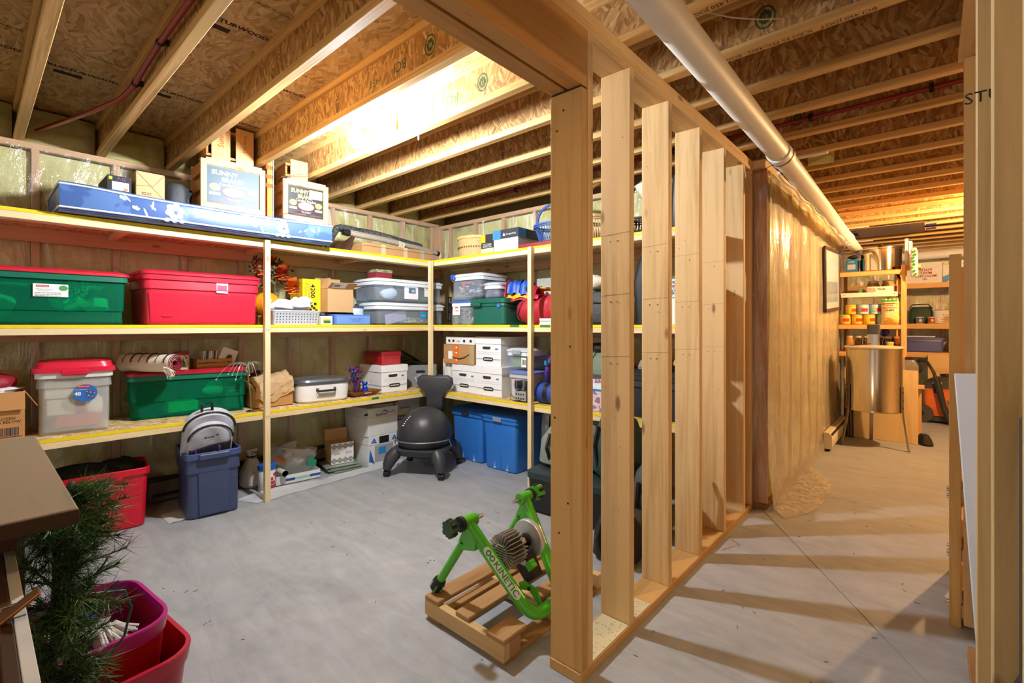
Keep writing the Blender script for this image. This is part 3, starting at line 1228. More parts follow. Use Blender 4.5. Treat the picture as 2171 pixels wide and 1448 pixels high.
# boxes on the mattress
t = carton('dark green box with black printed end and yellow corner mark on mattress', .115, .30, .098, (-3.69, .600, MTZ + .002), FA, '#4c5036', cat='box')
bx('printed_end', pm('#1b1a22', .4), t, -.0575, .0575, -.001, 0, 0, .098, 0)
bx('yellow_mark', YELLOW, t, -.05, -.034, -.0018, -.001, .072, .09, 0)
bx('label', WHITE, t, -.035, .045, -.0018, -.001, .012, .062, 0)
bx('orange_mark', pm('#e2733a', .6), t, .018, .04, -.0026, -.0018, .014, .026, 0)
text(t, 'P-22', .022, (.01, -.0018, .08), pm('#8a5f86', .6))
t = thing('camera_booklet', 'thin black case lying under the green box on the mattress', 'case', (-3.68, .62, MTZ - .006), FA)
bx('body', BLACK, t, -.06, .075, -.01, .2, 0, .007, .002)
t = carton('plain kraft carton with folded end seams on the mattress', .150, .26, .165, (-3.70, .755, MTZ - .006), FA, '#cfa877')
m = MB()
for (a, b) in (((-.075, .165), (.075, 0)), ((.075, .165), (.012, .08))):
    m.tube([(a[0], -.0008, a[1]), (b[0], -.0008, b[1])], .0012, 4)
m.tube([(-.075, -.0008, .07), (.01, -.0008, .085)], .0012, 4)
m.build('fold_line', pm('#8a6a40', .9), t, smooth=False)
lines(t, .05, .02, (-.02, 0, .03), 2, '#4a3520')
t = thing('lens_pouch', 'small black padded pouch with drawstring end on the mattress', 'pouch', (-3.70, .90, MTZ - .004), FA)
MB().rr([(0, .055, .07, .03), (.01, .062, .08, .035), (.10, .062, .08, .04), (.13, .05, .07, .04), (.14, .03, .05, .03)], (0, .08)).build('body', pm('#23262c', .6, bump=.3), t)
MB().grid(lambda u, v: (.04 + .05 * u, .03 + .02 * math.sin(9 * v) * u, .01 + .11 * v + .02 * u * math.sin(4 * v)), 6, 8).build('flap', pm('#23262c', .6, bump=.3), t, recalc=False)


# fruit crates
def crate(label, w, d, h, loc, rz, upright=False, art=True, sheen=False):
    t = thing('fruit_crate', label, 'crate', loc, rz, 'wooden fruit crates on the mattress')
    PN = wood('x', '#e2b57c', '#c88f52', cross=30)
    PNY = wood('y', '#c98c56', '#a0673a', cross=30)
    bar = .028
    k = .016
    for y0 in (0.0, d - k):
        f = 'front_panel' if y0 == 0 else 'back_panel'
        bx(f, PN, t, -w / 2, w / 2, y0 + .006, y0 + k, 0, h)
        if y0 == 0:
            bx('frame_rail', PN, t, -w / 2, w / 2, -.008, .006, h - .035, h)
            bx('frame_rail', PN, t, -w / 2, w / 2, -.008, .006, 0, .035)
            bx('frame_stile', wood('z', '#e2b57c', '#c88f52'), t, -w / 2, -w / 2 + .035, -.0075, .006, .036, h - .036)
            bx('frame_stile', wood('z', '#e2b57c', '#c88f52'), t, w / 2 - .035, w / 2, -.0075, .006, .036, h - .036)
            bx('cleat', PN, t, -w / 2 + .03, w / 2 - .02, -.004, .01, h + .0005, h + .014)
    for sx in (-1, 1):
        x0 = sx * w / 2 - (.01 if sx > 0 else 0)
        for z0 in (.008, h * .36, h * .70):
            bx('side_slat', PNY, t, x0, x0 + .01, .018, d - .018, z0, z0 + h * .24)
    bx('base', PNY, t, -w / 2 + .012, w / 2 - .012, .02, d - .02, .002, .010)
    if art:
        aw, ah, az = w - .074, h - .074, h / 2
        lab = bx('paper_label', pm('#1b2028' if not sheen else '#2f4a5c', .5, var=.2, coat=.0), t, -aw / 2, aw / 2, .0045, .006, az - ah / 2, az + ah / 2, 0)
        Y, y = pm('#e9d36a', .5), .0035
        text(lab, 'SUNNY', .05, (-aw * .17, y, az + ah * .34), Y, bold=.0012, fit=(aw * .5, .032))
        text(lab, 'BRAND', .05, (-aw * .02, y, az + ah * .17), Y, bold=.0012, fit=(aw * .42, .032))
        text(lab, 'Carolina Peaches', .03, (0, y, az + ah * .04), pm('#e8e0c8', .5), fit=(aw * .56, .02))
        oval(lab, aw * .24, ah * .15, (0, y, az - ah * .14), pm('#b8302a', .5), 'emblem_ring', sq=1)
        oval(lab, aw * .215, ah * .125, (0, y - .0014, az - ah * .14), PAPER, 'emblem', sq=1)
        oval(lab, aw * .12, ah * .06, (0, y - .0028, az - ah * .14), pm('#9cb8c8', .6), 'emblem_art', sq=1)
        for sx in (-1, 1):
            oval(lab, aw * .10, ah * .1, (sx * aw * .36, y, az - ah * .06), pm('#e39a55', .5), 'peach', sq=1)
            bx('scroll', pm('#e9d9a0', .5), lab, sx * aw * .36 - aw * .1, sx * aw * .36 + aw * .1, y - .0008, y, az - ah * .27, az - ah * .20, 0)
        text(lab, '"The Leader"', .02, (0, y, az - ah * .34), PAPER, fit=(aw * .28,))
        text(lab, 'Grown & Packed by        Carolina, U.S.A.', .015, (0, y, az - ah * .42), pm('#d2483a', .5), fit=(aw * .88,))
    return t


ROTC = 0.10
crate('wooden fruit crate with glossy peach label standing on mattress, larger end', .40, .26, .325, (-3.64, 1.215, MTZ - .010), FA - .06, sheen=True)
c2 = crate('smaller wooden peach crate with black label and white sticker', .345, .24, .30, (-3.62, 1.715, MTZ - .006), FA - .05)
bx('white_sticker', PAPER, c2, .025, .125, .0005, .0015, .185, .25, 0)
m = MB()
for (a, b) in (((-.19, .305), (-.02, .36)), ((-.19, .30), (.0, .345)), ((-.21, 0.02), (-.03, .08))):
    m.tube([(a[0], -.02, a[1]), (b[0], -.022, b[1])], .0018, 5)
m.build('loose_wire', pm('#5b5650', .4, .7), c2)


def upcrate(label, loc, rz, w, h, words, n, d=.22, lean=0.0):
    t = thing('fruit_crate', label, 'crate', loc, rz, 'wooden fruit crates on the mattress', rx=lean)
    PN = wood('z', '#dfae72', '#c48b4f', cross=30)
    PNX = wood('x', '#b57a45', '#8c562b', cross=30)
    sw = w / (n * 1.3)
    for i in range(n):
        x = -w / 2 + (i + .2) * w / n
        bx('slat', PN, t, x, x + sw, 0, .009, 0, h)
        if i < len(words):
            text(t, words[i], .05, (x + sw / 2, -.0006, h * .6), pm('#a4532c', .8), roll=PI / 2, fit=(h * .5,))
    for z in (.02, h - .05):
        bx('end_panel', PNX, t, -w / 2, w / 2, .010, d, z, z + .018)
    bx('end_panel', PNX, t, -w / 2, -w / 2 + .014, .010, d, .04, h - .055)
    bx('end_panel', PNX, t, w / 2 - .014, w / 2, .010, d, .04, h - .055)
    return t


upcrate('slatted crate standing on the larger peach crate, red script on slats', (-3.665, 1.205, MTZ + .331), FA - .03, .30, .25, ('Sunny', 'STL fancy'), 2, d=.20)
upcrate('small slatted box standing on the smaller peach crate', (-3.66, 1.665, MTZ + .310), FA - .05, .17, .155, ('PACKED',), 1, d=.18)
t = thing('orange_plank', 'orange varnished plank with white edges standing between the two peach crates', 'plank', (-3.66, 1.478, MTZ - .008), FA)
bx('board', wood('z', '#d07a34', '#b05e22'), t, -.035, -.002, 0, .2, 0, .50)
bx('white_edge', WHITE, t, -.0015, .003, 0, .2, 0, .50)
bx('white_edge', pm('#dfc6a0', .6), t, .008, .013, 0, .2, 0, .495)
lines(t, .05, .2, (-.02, 0, .3), 3, '#7a3c16')

# folded camp chairs and flat carton near the corner
t = thing('folded_canopy', 'rolled camouflage canopy with taupe poles resting on flat carton', 'canopy', (-3.80, 2.62, TOPZ), FA)
CAMO = patches(('#2b2f35', '#4a4c46', '#6f6a58', '#3b3f40', '#23262b'), 26, .8, (1, 1, 2.4))
MB().tube([(-.60, .10, .03), (-.56, .08, .12), (-.50, .10, .215), (-.46, .12, .225), (-.1, .12, .215), (.3, .13, .172), (.42, .13, .155)], [.02, .024, .028, .034, .036, .04, .045], 12).build('rolled_cloth', CAMO, t)
MB().tube([(-.45, 0.0, .165), (-.1, .01, .155), (.3, .01, .128), (.54, .0, .10)], .024, 14).build('pole', pm('#a59a8a', .5), t)
MB().tube([(-.40, .06, .19), (0, .06, .175), (.36, .06, .135)], .02, 12).build('pole', pm('#a59a8a', .5), t)
MB().cyl((-.50, 0.0, .168), (-.44, 0.0, .164), .026, .028, 14).build('pole_cap', BLACK, t)
MB().cyl((.53, .0, .102), (.56, .0, .096), .027, .025, 14).build('pole_cap', BLACK, t)
m = MB()
for i in range(5):
    x = .06 + i * .014
    m.tube([(x, -.026, .16 - i * .003), (x + .004, -.03, .13), (x - .003, -.02, .10)], .004, 5)
m.build('knotted_cord', pm('#d8d2b4', .8), t)
MB().grid(lambda u, v: (-.62 + .24 * u, -.02 + .12 * v, .012 + (.02 + .13 * u) * (1 - .9 * v) + .012 * math.sin(9 * u)), 10, 6).build('loose_cloth', pm('#5a4030', .8), t, recalc=False)
t = carton('flat taped kraft carton lying under the camouflage roll', .78, .30, .095, (-3.735, 2.66, TOPZ + .001), FA, '#b98d5a')
for x in (-.2, .04, .24):
    bx('tape', pm('#cbb58d' if x < .1 else '#a9a596', .4), t, x, x + .045, -.0008, .301, -.0, .0958, 0)
m = MB().box(-.385, .385, -.0012, 0, .066, .069)
m.build('lid_gap', pm('#3c2a18', .9), t, smooth=False)

# ------------------------------------------------------------------ LONG SHELVES, middle deck
GREENP = clear('#0c8064', .34, .18)
g1 = tote('green see-through tote with red lid and ornament label', .74, .44, .30, None, (-3.74, .285, MIDZ + .001), FA, lid=True, lidcol='#d3243a', mat=GREENP, taper=.06, rimcol='#0d6f57', gz=.25)
lb = sticker(g1, .145, .072, (.02, .006, .195), '#f5f4f0')
bx('brand_patch', pm('#d02a2a', .5), lb, -.04, .012, .0042, .0052, .213, .224, 0)
text(lb, 'Rubbermaid', .012, (-.014, .0036, .2185), PAPER, fit=(.044,))
text(lb, 'Holiday Ornament\nand Light Box', .012, (-.006, .0048, .197), pm('#7f8a80', .6), fit=(.068,))
lines(lb, .11, .026, (.01, .0056, .172), 3, '#8d948d')
oval(lb, .019, .015, (.072, .0052, .21), pm('#4f9a55', .6), 'ornament_print', sq=1)
for (x, z, r, s, lab) in ((-.22, .10, .085, 1, 'pale bundled cloth'), (.10, .12, .065, 2, 'pale wrapped ornament'), (.235, .10, .055, 3, 'pale bag')):
    o = MB().blob((0, 0, 0), r * 1.3, .10, r, lump=.2, seed=s).build('stored_bundle', pm('#d9efe2', .7), None, loc=(-3.95, .285 + x, MIDZ + .03 + z), rz=FA)
    tag(o, lab + (' packed inside the see-through green tote, ' + ('by its far side' if x < 0 else 'behind the paper label' if x < .2 else 'at the end near the red tote')), 'bundle')
m = MB()
rg = random.Random(5)
for i in range(110):
    x, z, y = rg.uniform(.07, .16), rg.uniform(.17, .26), rg.uniform(.02, .06)
    m.blob((x, y, z), .006, .006, .006, 6, 4)
o = m.build('bead_garland', pm('#6fd3a5', .3), None, loc=(-3.76, .31, MIDZ - .0), rz=FA)
tag(o, 'string of green beads piled inside the see-through green tote', 'garland', kind='stuff')
REDP = pm('#d2203c', .32, var=.04)
g2 = tote('big opaque red tote with red lid on the middle shelf', .72, .46, .335, '#d2203c', (-3.74, 1.075, MIDZ + .001), FA, lid=True, lidcol='#cf1f3a', taper=.075, handle='ends')
MB().rr([(0.02, .30, .006, .004), (.205, .31, .006, .004)], (0, 0)).build('front_panel', REDP, g2).location = (-.01, .020, 0)
lb = sticker(g2, .072, .08, (.10, .008, .262), '#f2eef4', b=.0)
bx('printed_picture', pm('#d8537a', .5), lb, .070, .130, .006, .0072, .242, .276, 0)
text(lb, 'Sterilite', .014, (.1, .0060, .290), pm('#b8405c', .6), fit=(.044,))
MB().rr([(0, .03, .007, .006), (.003, .03, .007, .006)], (0, 0)).build('moulded_badge', REDP, g2).matrix_basis = Matrix.Translation((-.22, .011, .06)) @ Matrix.Rotation(PI / 2, 4, 'X')

# pumpkin, silk flowers, cloth, basket
t = thing('toy_pumpkin', 'orange artificial pumpkin beside the white perforated basket', 'pumpkin', (-4.03, 1.585, MIDZ + .075), FA)
vs, fs = [], []
NK, NM = 40, 12
m = MB()
for i in range(NM + 1):
    th = PI * i / NM
    for k in range(NK):
        a = 2 * PI * k / NK
        q = 1 - .07 * abs(math.cos(5 * a)) ** 3
        vs.append((.105 * q * math.sin(th) * math.cos(a), .105 * q * math.sin(th) * math.sin(a), .095 - .095 * math.cos(th)))
for i in range(NM):
    for k in range(NK):
        fs.append((i * NK + k, i * NK + (k + 1) % NK, (i + 1) * NK + (k + 1) % NK, (i + 1) * NK + k))
m.add(vs, fs)
m.build('shell', pm('#ef9a1c', .35), t, ang=80)
MB().tube([(0, 0, .185), (.004, 0, .205), (.014, 0, .222)], [.014, .01, .011], 8).build('stalk', pm('#7a6a3a', .8), t)
MB().box(-.09, .09, -.07, .07, -.072, -.001, .004).build('stand', pm('#8d6a3f', .8), t)


def rose(parent, c, r, mat, seed=0, n=16, name='blossom'):
    n = 34
    rg = random.Random(seed)
    m = MB()
    for i in range(n):
        a = i * 2.399
        q = (i + 1) / n
        tilt = .25 + 1.0 * q
        d = Vector((math.cos(a) * math.sin(tilt), -.35 - .4 * math.cos(tilt), math.sin(a) * math.sin(tilt))).normalized()
        side = d.cross(Vector((0, 0, 1)))
        side = side.normalized() if side.length > .1 else Vector((1, 0, 0))
        up = side.cross(d)
        b = Vector(c) + d * r * .35 * q
        tp = Vector(c) + d * r * (0.75 + .4 * q)
        w = r * (.22 + .16 * q)
        vs = [b - side * w * .4, b + side * w * .4, (b + tp) / 2 + side * w + up * .1 * r, tp + side * w * .6, tp - side * w * .6 + up * .12 * r, (b + tp) / 2 - side * w]
        m.add([tuple(v) for v in vs], [(0, 1, 2, 5), (5, 2, 3, 4)])
    return m.build(name, mat, parent, recalc=False)


t = thing('silk_flower_spray', 'spray of orange silk roses and dark berries above the pumpkin', 'flowers', (-4.0, 1.62, MIDZ + .02), FA)
OR1, OR2 = pm('#d5560f', .7, var=.3, scale=40), pm('#b8420c', .7, var=.3, scale=40)
rose(t, (.10, -.12, .29), .075, pm('#e0701a', .7, var=.3, scale=40), 1, 22)
rose(t, (.045, -.06, .40), .07, OR2, 2, 20)
rose(t, (-.10, -.02, .42), .06, OR1, 3, 18)
rose(t, (-.03, -.02, .48), .05, OR2, 4, 16)
m = MB()
rg = random.Random(11)
for i in range(70):
    a, q = rg.uniform(0, 6.28), rg.uniform(.02, .075)
    cx, cz = rg.choice(((-.03, .47), (-.10, .42), (.05, .42), (-.08, .5)))
    m.blob((cx + math.cos(a) * q, rg.uniform(-.06, .06), cz + math.sin(a) * q * .8), .009, .009, .009, 6, 4)
m.build('berry_cluster', pm('#4b3426', .5, var=.3), t)['kind'] = 'stuff'
m = MB()
for i in range(90):
    a, z = rg.uniform(0, 6.28), rg.uniform(.30, .50)
    p = Vector((rg.gauss(-.02, .06), rg.uniform(-.06, .05), z))
    q = p + Vector((math.cos(a) * .05, -.02, math.sin(a) * .045))
    sd = Vector((-math.sin(a), 0, math.cos(a))) * .012
    m.add([tuple(p), tuple((p + q) / 2 + sd), tuple(q), tuple((p + q) / 2 - sd)], [(0, 1, 2, 3)])
m.build('leaves', pm('#5e5a34', .8, var=.3), t, recalc=False)['kind'] = 'stuff'
MB().tube([(.02, .02, 0), (.02, .0, .2), (.0, -.02, .42)], .006, 6).build('stem', pm('#4d5a2a', .8), t)

t = thing('perforated_basket', 'white plastic basket with rows of holes at the front of the middle shelf', 'basket', (-3.725, 1.70, MIDZ + .001), FA)
BW = clear('#c9ced6', .88, .4)
MB().rr([(0, .175, .07, .02), (.10, .19, .085, .025), (.108, .197, .09, .028), (.114, .195, .088, .028), (.112, .182, .075, .022), (.01, .165, .06, .018)], (0, .09), cap0=True).build('body', BW, t)
hole = MB().cyl((0, 0, 0), (0, -.002, 0), .0042, n=8).build('hole', pm('#3b3f48', .8), t)
k = 0
for r in range(4):
    for i in range(14):
        x, z = -.155 + i * .0235, .022 + r * .021
        y = .09 - (.07 + .015 * z / .10) - .0004
        if k == 0:
            hole.location = (x, y, z)
        else:
            shared('hole', hole.data, t, (x, y, z))
        k += 1
t = thing('crumpled_cloth', 'white and pink tissue crumpled over the perforated basket', 'cloth', (-3.775, 1.68, MIDZ + .115), FA)
m = MB()
for (x, y, z, a, b, c) in ((-.06, .04, .03, .10, .07, .055), (.06, .03, .04, .085, .06, .06), (.12, .05, .07, .05, .05, .045), (-.12, .05, .02, .06, .05, .03)):
    m.blob((x, y, z), a, b, c, 20, 14, .22, int(x * 100) + 40, .4)
m.build('tissue', pm('#efe9ec', .8, var=.05), t, ang=60)
t = carton('yellow projector carton printed 4200 in large black figures', .155, .24, .30, (-3.91, 1.90, MIDZ + .085), FA, '#f3cf0a')
bx('band', pm('#5a5238', .7), t, -.078, -.0775, .07, .12, .18, .30, 0)
text(t, '4200', .1, (.006, -.0008, .2), INK, roll=-PI / 2, bold=.002, fit=(.115, .04))
text(t, 'Carousel\nProjector', .03, (-.035, -.0008, .2), pm('#6b5a12', .8), roll=-PI / 2, fit=(.13,))
m = MB()
for i, (x, z) in enumerate(((-.02, .09), (.0, .075), (.02, .06), (-.01, .045), (.03, .095), (.04, .04))):
    m.box(x - .012, x + .01, -.0014, -.0004, z - .012, z + .008)
    m.tube([(x, -.001, z + .01), (x + .012, -.001, z - .014)], .0016, 4)
m.build('slide_print', INK, t, smooth=False)
t = carton('closed grey game box lying under the yellow carton', .20, .26, .08, (-3.91, 1.88, MIDZ + .001), FA, '#6d6657')
t = carton('open kraft carton with shipping label on its raised flap', .235, .24, .205, (-3.80, 2.10, MIDZ + .105), FA, '#c59c6b', flaps=(('f', 58, .085), ('b', -10, .1), ('l', -15, .09), ('r', 70, .085)))
f = MB()
f.M = Matrix.Translation((-.03, -.0025, .205)) @ Matrix.Rotation(R(58), 4, 'X')
f.box(-.06, .06, -.0035, -.0025, .012, .075)
f.build('shipping_label', PAPER, t, smooth=False)
f = MB()
f.M = Matrix.Translation((-.03, -.0025, .205)) @ Matrix.Rotation(R(58), 4, 'X')
for i in range(9):
    f.box(-.05 + i * .006, -.0475 + i * .006 + (i % 3) * .001, -.0042, -.0034, .03, .06)
f.build('barcode', INK, t, smooth=False)
t = carton('flat game box under the open kraft carton', .30, .26, .025, (-3.86, 2.11, MIDZ + .08), FA, '#4c4470')
t = carton('dark jigsaw box under the flat game box', .26, .24, .078, (-3.88, 2.11, MIDZ + .001), FA, '#7a5a3a')
t = carton('small model train box with green locomotive picture', .098, .16, .072, (-3.725, 1.938, MIDZ + .001), FA, '#efe7c6')
bx('picture', pm('#e8e2cc', .5), t, -.042, .040, -.0008, 0, .01, .056, 0)
bx('picture_sky', pm('#d7c23a', .5), t, -.038, .03, -.0014, -.0008, .034, .05, 0)
MB().prism([(-.03, .014), (.03, .014), (.03, .032), (.018, .036), (-.03, .036)], -.002, -.0012, 'y').build('train_print', pm('#2f6a3a', .5), t, smooth=False)
t = carton('long flat blue box with small dark print', .335, .17, .088, (-3.725, 2.172, MIDZ + .001), FA, '#4f79c9')
bx('paler_panel', pm('#6f97dc', .5), t, -.15, .165, -.0008, 0, .012, .076, 0)
for i, (w_, s_) in enumerate(((.15, 'This side up for transportation'), (.1, 'or domestic storage'), (.075, 'Contents'))):
    text(t, s_, .012, (.03, -.0012, .058 - i * .013), pm('#22376e', .6), fit=(w_,))
t = thing('biscuit_tin', 'round tin painted with a winter village beside the blue box', 'tin', (-3.905, 2.335, MIDZ + .001), FA)
MB().lathe([(.083, 0), (.085, .004), (.085, .15), (.083, .153)], 28, (0, .085, 0)).build('body', patches(('#b9cfe4', '#d8e3ee', '#e9eef2', '#a8c4dc'), 14, .4), t)
MB().lathe([(.0855, .15), (.087, .152), (.087, .166), (.083, .17), (0, .171)], 28, (0, .085, 0)).build('lid', pm('#3d5068', .35), t)
for (a, z, w_, c) in ((-.5, .06, .03, '#caa24a'), (.1, .07, .035, '#d8d2c4'), (.5, .05, .03, '#7c3b2c'), (-.1, .02, .05, '#58924e'), (.35, .02, .05, '#c06a3a')):
    x, y = .0856 * math.sin(a), .085 - .0856 * math.cos(a)
    m = MB()
    m.M = Matrix.Translation((x, y, z)) @ Matrix.Rotation(a, 4, 'Z')
    m.prism([(-w_ / 2, 0), (w_ / 2, 0), (w_ / 2, .022), (0, .042), (-w_ / 2, .022)], -.001, .0006, 'y')
    m.build('painted_house', pm(c, .5), t, smooth=False)
carton('small white house-print box behind the painted tin', .10, .10, .19, (-4.12, 2.30, MIDZ + .001), FA, '#e8e6e0')

CLEARP = clear('#cfd6dc', .17, .2, .04)
c1 = tote('lower clear tote with white lid, blue tag and craft paper inside', .80, .40, .185, None, (-3.74, 2.82, MIDZ + .001), FA, lid=True, lidcol='#eef1f4', mat=CLEARP, taper=.05, group='clear totes with white lids', rimcol='#dfe5ea')
b_ = sticker(c1, .075, .075, (.12, .006, .10), '#1b8fc0')
oval(b_, .03, .011, (.12, .004, .142), pm('#c22a2c', .5), 'brand_patch', sq=.7)
text(b_, 'STORAGE', .012, (.12, .0048, .09), PAPER, fit=(.045,))
c2_ = tote('upper clear tote with white lid holding pale papers', .80, .40, .195, None, (-3.74, 2.80, MIDZ + .212), FA, lid=True, lidcol='#eef1f4', mat=CLEARP, taper=.05, group='clear totes with white lids', rimcol='#dfe5ea')
b_ = sticker(c2_, .07, .10, (.19, .006, .115), '#f0f0ec')
oval(b_, .022, .009, (.19, .004, .155), pm('#c22a2c', .5), 'brand_patch', sq=.7)
text(b_, 'Big Storage', .012, (.19, .0048, .132), INK, fit=(.05,))
b_ = sticker(c2_, .16, .13, (.0, .008, .10), '#eceaf0', 'paper_sheet')
bx('printed_picture', pm('#4c7aa0', .5), b_, -.03, .05, .0060, .0070, .09, .145, 0)
oval(b_, .018, .014, (.02, .0058, .112), pm('#d9b48a', .6), 'print', sq=1)


def inside(name, label, c, rx_, ry_, rz_, col, seed, loc, rz=FA, cat='bundle', mat=None):
    o = MB().blob(c, rx_, ry_, rz_, lump=.15, seed=seed, flat=.3).build(name, mat or pm(col, .7, var=.15), None, loc=loc, rz=rz)
    return tag(o, label, cat)


inside('cotton_bundle', 'white cotton bundle inside the upper clear tote with white lid', (0, 0, 0), .085, .07, .075, '#f2f0f2', 4, (-3.84, 2.60, MIDZ + .30))
inside('purple_cloth', 'plum coloured cloth inside the upper clear tote with white lid', (0, 0, 0), .08, .08, .08, '#7b5a78', 6, (-3.99, 2.72, MIDZ + .30))
inside('teal_folder_stack', 'teal packets at the end of the upper clear tote', (0, 0, 0), .07, .10, .08, '#3f8a78', 8, (-3.95, 3.10, MIDZ + .30))
o = MB().box(-.12, .12, -.002, .002, -.05, .05).build('lilac_card', pm('#cfb9dc', .6), None, loc=(-3.80, 2.66, MIDZ + .075), rz=FA)
o.rotation_euler = (.2, -.25, FA)
tag(o, 'lilac card standing inside the lower clear tote', 'card')
o = MB().box(-.17, .17, -.09, .09, 0, .05, .004).build('craft_box', patches(('#b83a4a', '#3f8f86', '#d6c06a', '#e6dfd0', '#5b8a4a'), 22, .7), None, loc=(-3.90, 2.90, MIDZ + .022), rz=FA)
tag(o, 'box of coloured craft paper inside the lower clear tote', 'box')
t = carton('small dark red gift box with holly edge on top of the clear totes', .17, .15, .075, (-3.78, 2.52, MIDZ + .43), FA, '#7d1f2b')
bx('holly_edge', patches(('#2f6b38', '#8a2030', '#d8d0b0', '#3b7a44'), 60, .7), t, -.087, .087, -.003, .153, .052, .078, .002)
t = thing('bookend_rack', 'black plastic rack upright standing where the two shelf runs meet', 'rack', (-3.70, 3.245, MIDZ + .001), FA)
for x in (-.02, .02):
    bx('upright', BLACK, t, x - .008, x + .008, 0, .012, 0, .29)
for z in (.03, .12, .2, .27):
    bx('rung', BLACK, t, -.028, .028, .001, .011, z, z + .016)
bx('foot', BLACK, t, -.03, .03, -.01, .12, 0, .012)

ORD = ('first', 'second', 'third', 'fourth', 'fifth', 'sixth', 'seventh', 'eighth')

# ------------------------------------------------------------------ LONG SHELVES, lower deck
t = carton('brown frozen-food carton at the end of the lower shelf', .30, .34, .27, (-3.80, .055, LOWZ + .001), FA, '#c08b52', flaps=(('f', 168, .10), ('r', 150, .10), ('b', 8, .10)))
text(t, 'KEEP FROZEN\nAT 0°F OR BELOW', .02, (.05, -.0008, .115), INK, fit=(.17,))
m = MB()
rg = random.Random(2)
x = -.04
while x < .13:
    wd = rg.choice((.002, .003, .005))
    m.box(x, x + wd, -.0012, -.0002, .03, .075)
    x += wd + rg.choice((.002, .003, .004))
m.build('barcode', pm('#26324e', .7), t, smooth=False)
bx('print_rule', pm('#26324e', .7), t, -.05, .14, -.0011, -.0004, .022, .026, 0)
t = thing('red_bag', 'dark red drawstring bag with white trim on the frozen-food carton', 'bag', (-3.95, .06, LOWZ + .262), FA)
MB().blob((0, .0, .05), .13, .10, .06, lump=.1, seed=3, flat=.3).build('bag', pm('#9c1326', .6, bump=.3), t)
MB().blob((.0, -.03, .01), .14, .11, .025, lump=.25, seed=5).build('trim', pm('#efe9ea', .8), t)

HAZY = clear('#dcdcd8', .34, .32, .04)
t = tote('tall frosted tote with red domed lid and blue ornament label', .345, .42, .37, None, (-3.78, .41, LOWZ + .001), FA - .12, lid=False, mat=HAZY, taper=.1, rimcol='#dcdcd8', gz=.72)
RL = pm('#d61f3c', .35, var=.03)
l = MB().rr([(.362, .185, .222, .05), (.385, .185, .222, .05), (.39, .172, .21, .05), (.42, .165, .20, .06), (.428, .12, .15, .06)], (0, .21)).build('lid', RL, t)
MB().box(-.06, .06, -.022, .0, .345, .378, .006).build('latch', RL, l)
oval(t, .055, .052, (.045, .004, .235), pm('#2f6fc0', .4, var=.1), 'round_label', sq=1)
bx('brand_patch', pm('#d02a2a', .5), t, .012, .066, .0008, .0022, .268, .281, 0)
text(t, 'Rubbermaid', .012, (.039, .0004, .2745), PAPER, fit=(.046,))
text(t, '48', .03, (.012, .0015, .232), PAPER, bold=.001, fit=(.03,))
text(t, 'ORNAMENT BOX', .012, (.03, .0015, .256), PAPER, fit=(.055,))
m = {}
for i in range(5):
    for j in range(5):
        c = ('#b03040', '#2f7a4a', '#4a3a90', '#c9ccd4')[(i * 2 + j) % 4]
        m.setdefault(c, MB()).blob((.052 + i * .0085, .0012, .212 + j * .0105 - i * .003), .0032, .0012, .0032, 6, 4)
for c, q in m.items():
    q.build('ornament_print', pm(c, .5), t)
for (y, z, w_, h_, c, lab) in ((.325, .19, .12, .10, '#f0eee6', 'white carton packed inside the frosted tote'), (.335, .09, .12, .09, '#ece8da', 'cream carton low inside the frosted tote'), (.415, .10, .06, .10, '#a8303a', 'dark red box inside the frosted tote'), (.41, .015, .20, .07, '#d2553a', 'orange and red box at the bottom of the frosted tote')):
    o = MB().box(-w_ / 2, w_ / 2, 0, .2, 0, h_, .004).build('packed_box', pm(c, .7), None, loc=(-3.835, y + .02, LOWZ + .02 + z), rz=FA - .12)
    tag(o, lab, 'box')
inside('white_bag', 'white plastic bag under the lid of the frosted tote', (0, 0, 0), .10, .09, .08, '#f5f4f2', 9, (-3.93, .44, LOWZ + .25), FA - .12, 'bag')
inside('white_wrap', 'white tissue bundle low inside the frosted tote', (0, 0, 0), .055, .06, .09, '#f5f4f2', 10, (-3.90, .50, LOWZ + .13), FA - .12, 'bundle')

g3 = tote('long green see-through tote with dark red lid on the lower shelf', .72, .30, .30, None, (-3.93, 1.035, LOWZ + .001), FA - .16, lid=True, lidcol='#b01c2e', mat=GREENP, taper=.05, rimcol='#0d6f57', gz=.36)
inside('paper_wreath_ball', 'pale round ornament box inside the long green tote', (0, 0, 0), .075, .02, .06, '#bfeedd', 12, (-3.985, 1.20, LOWZ + .17), FA, 'ornament')
inside('dark_greenery', 'dark garland inside the long green tote', (0, 0, 0), .14, .07, .11, '#3a4a1c', 13, (-4.09, .84, LOWZ + .15), FA, 'garland')
o = MB().box(-.09, .09, -.08, .08, 0, .07, .004).build('packed_box', pm('#cfe6b8', .7), None, loc=(-4.05, 1.0, LOWZ + .03), rz=FA)
tag(o, 'pale patterned box lying inside the long green tote', 'box')
o = MB().box(-.06, .06, -.08, .08, 0, .15, .004).build('packed_box', pm('#5a6a78', .7), None, loc=(-4.0, 1.31, LOWZ + .03), rz=FA)
text(o, 'HERALD', .02, (0, -.081, .12), pm('#cfe8e0', .6), fit=(.08,))
tag(o, 'grey-blue box lettered HERALD inside the long green tote', 'box')
LG = LOWZ + .325
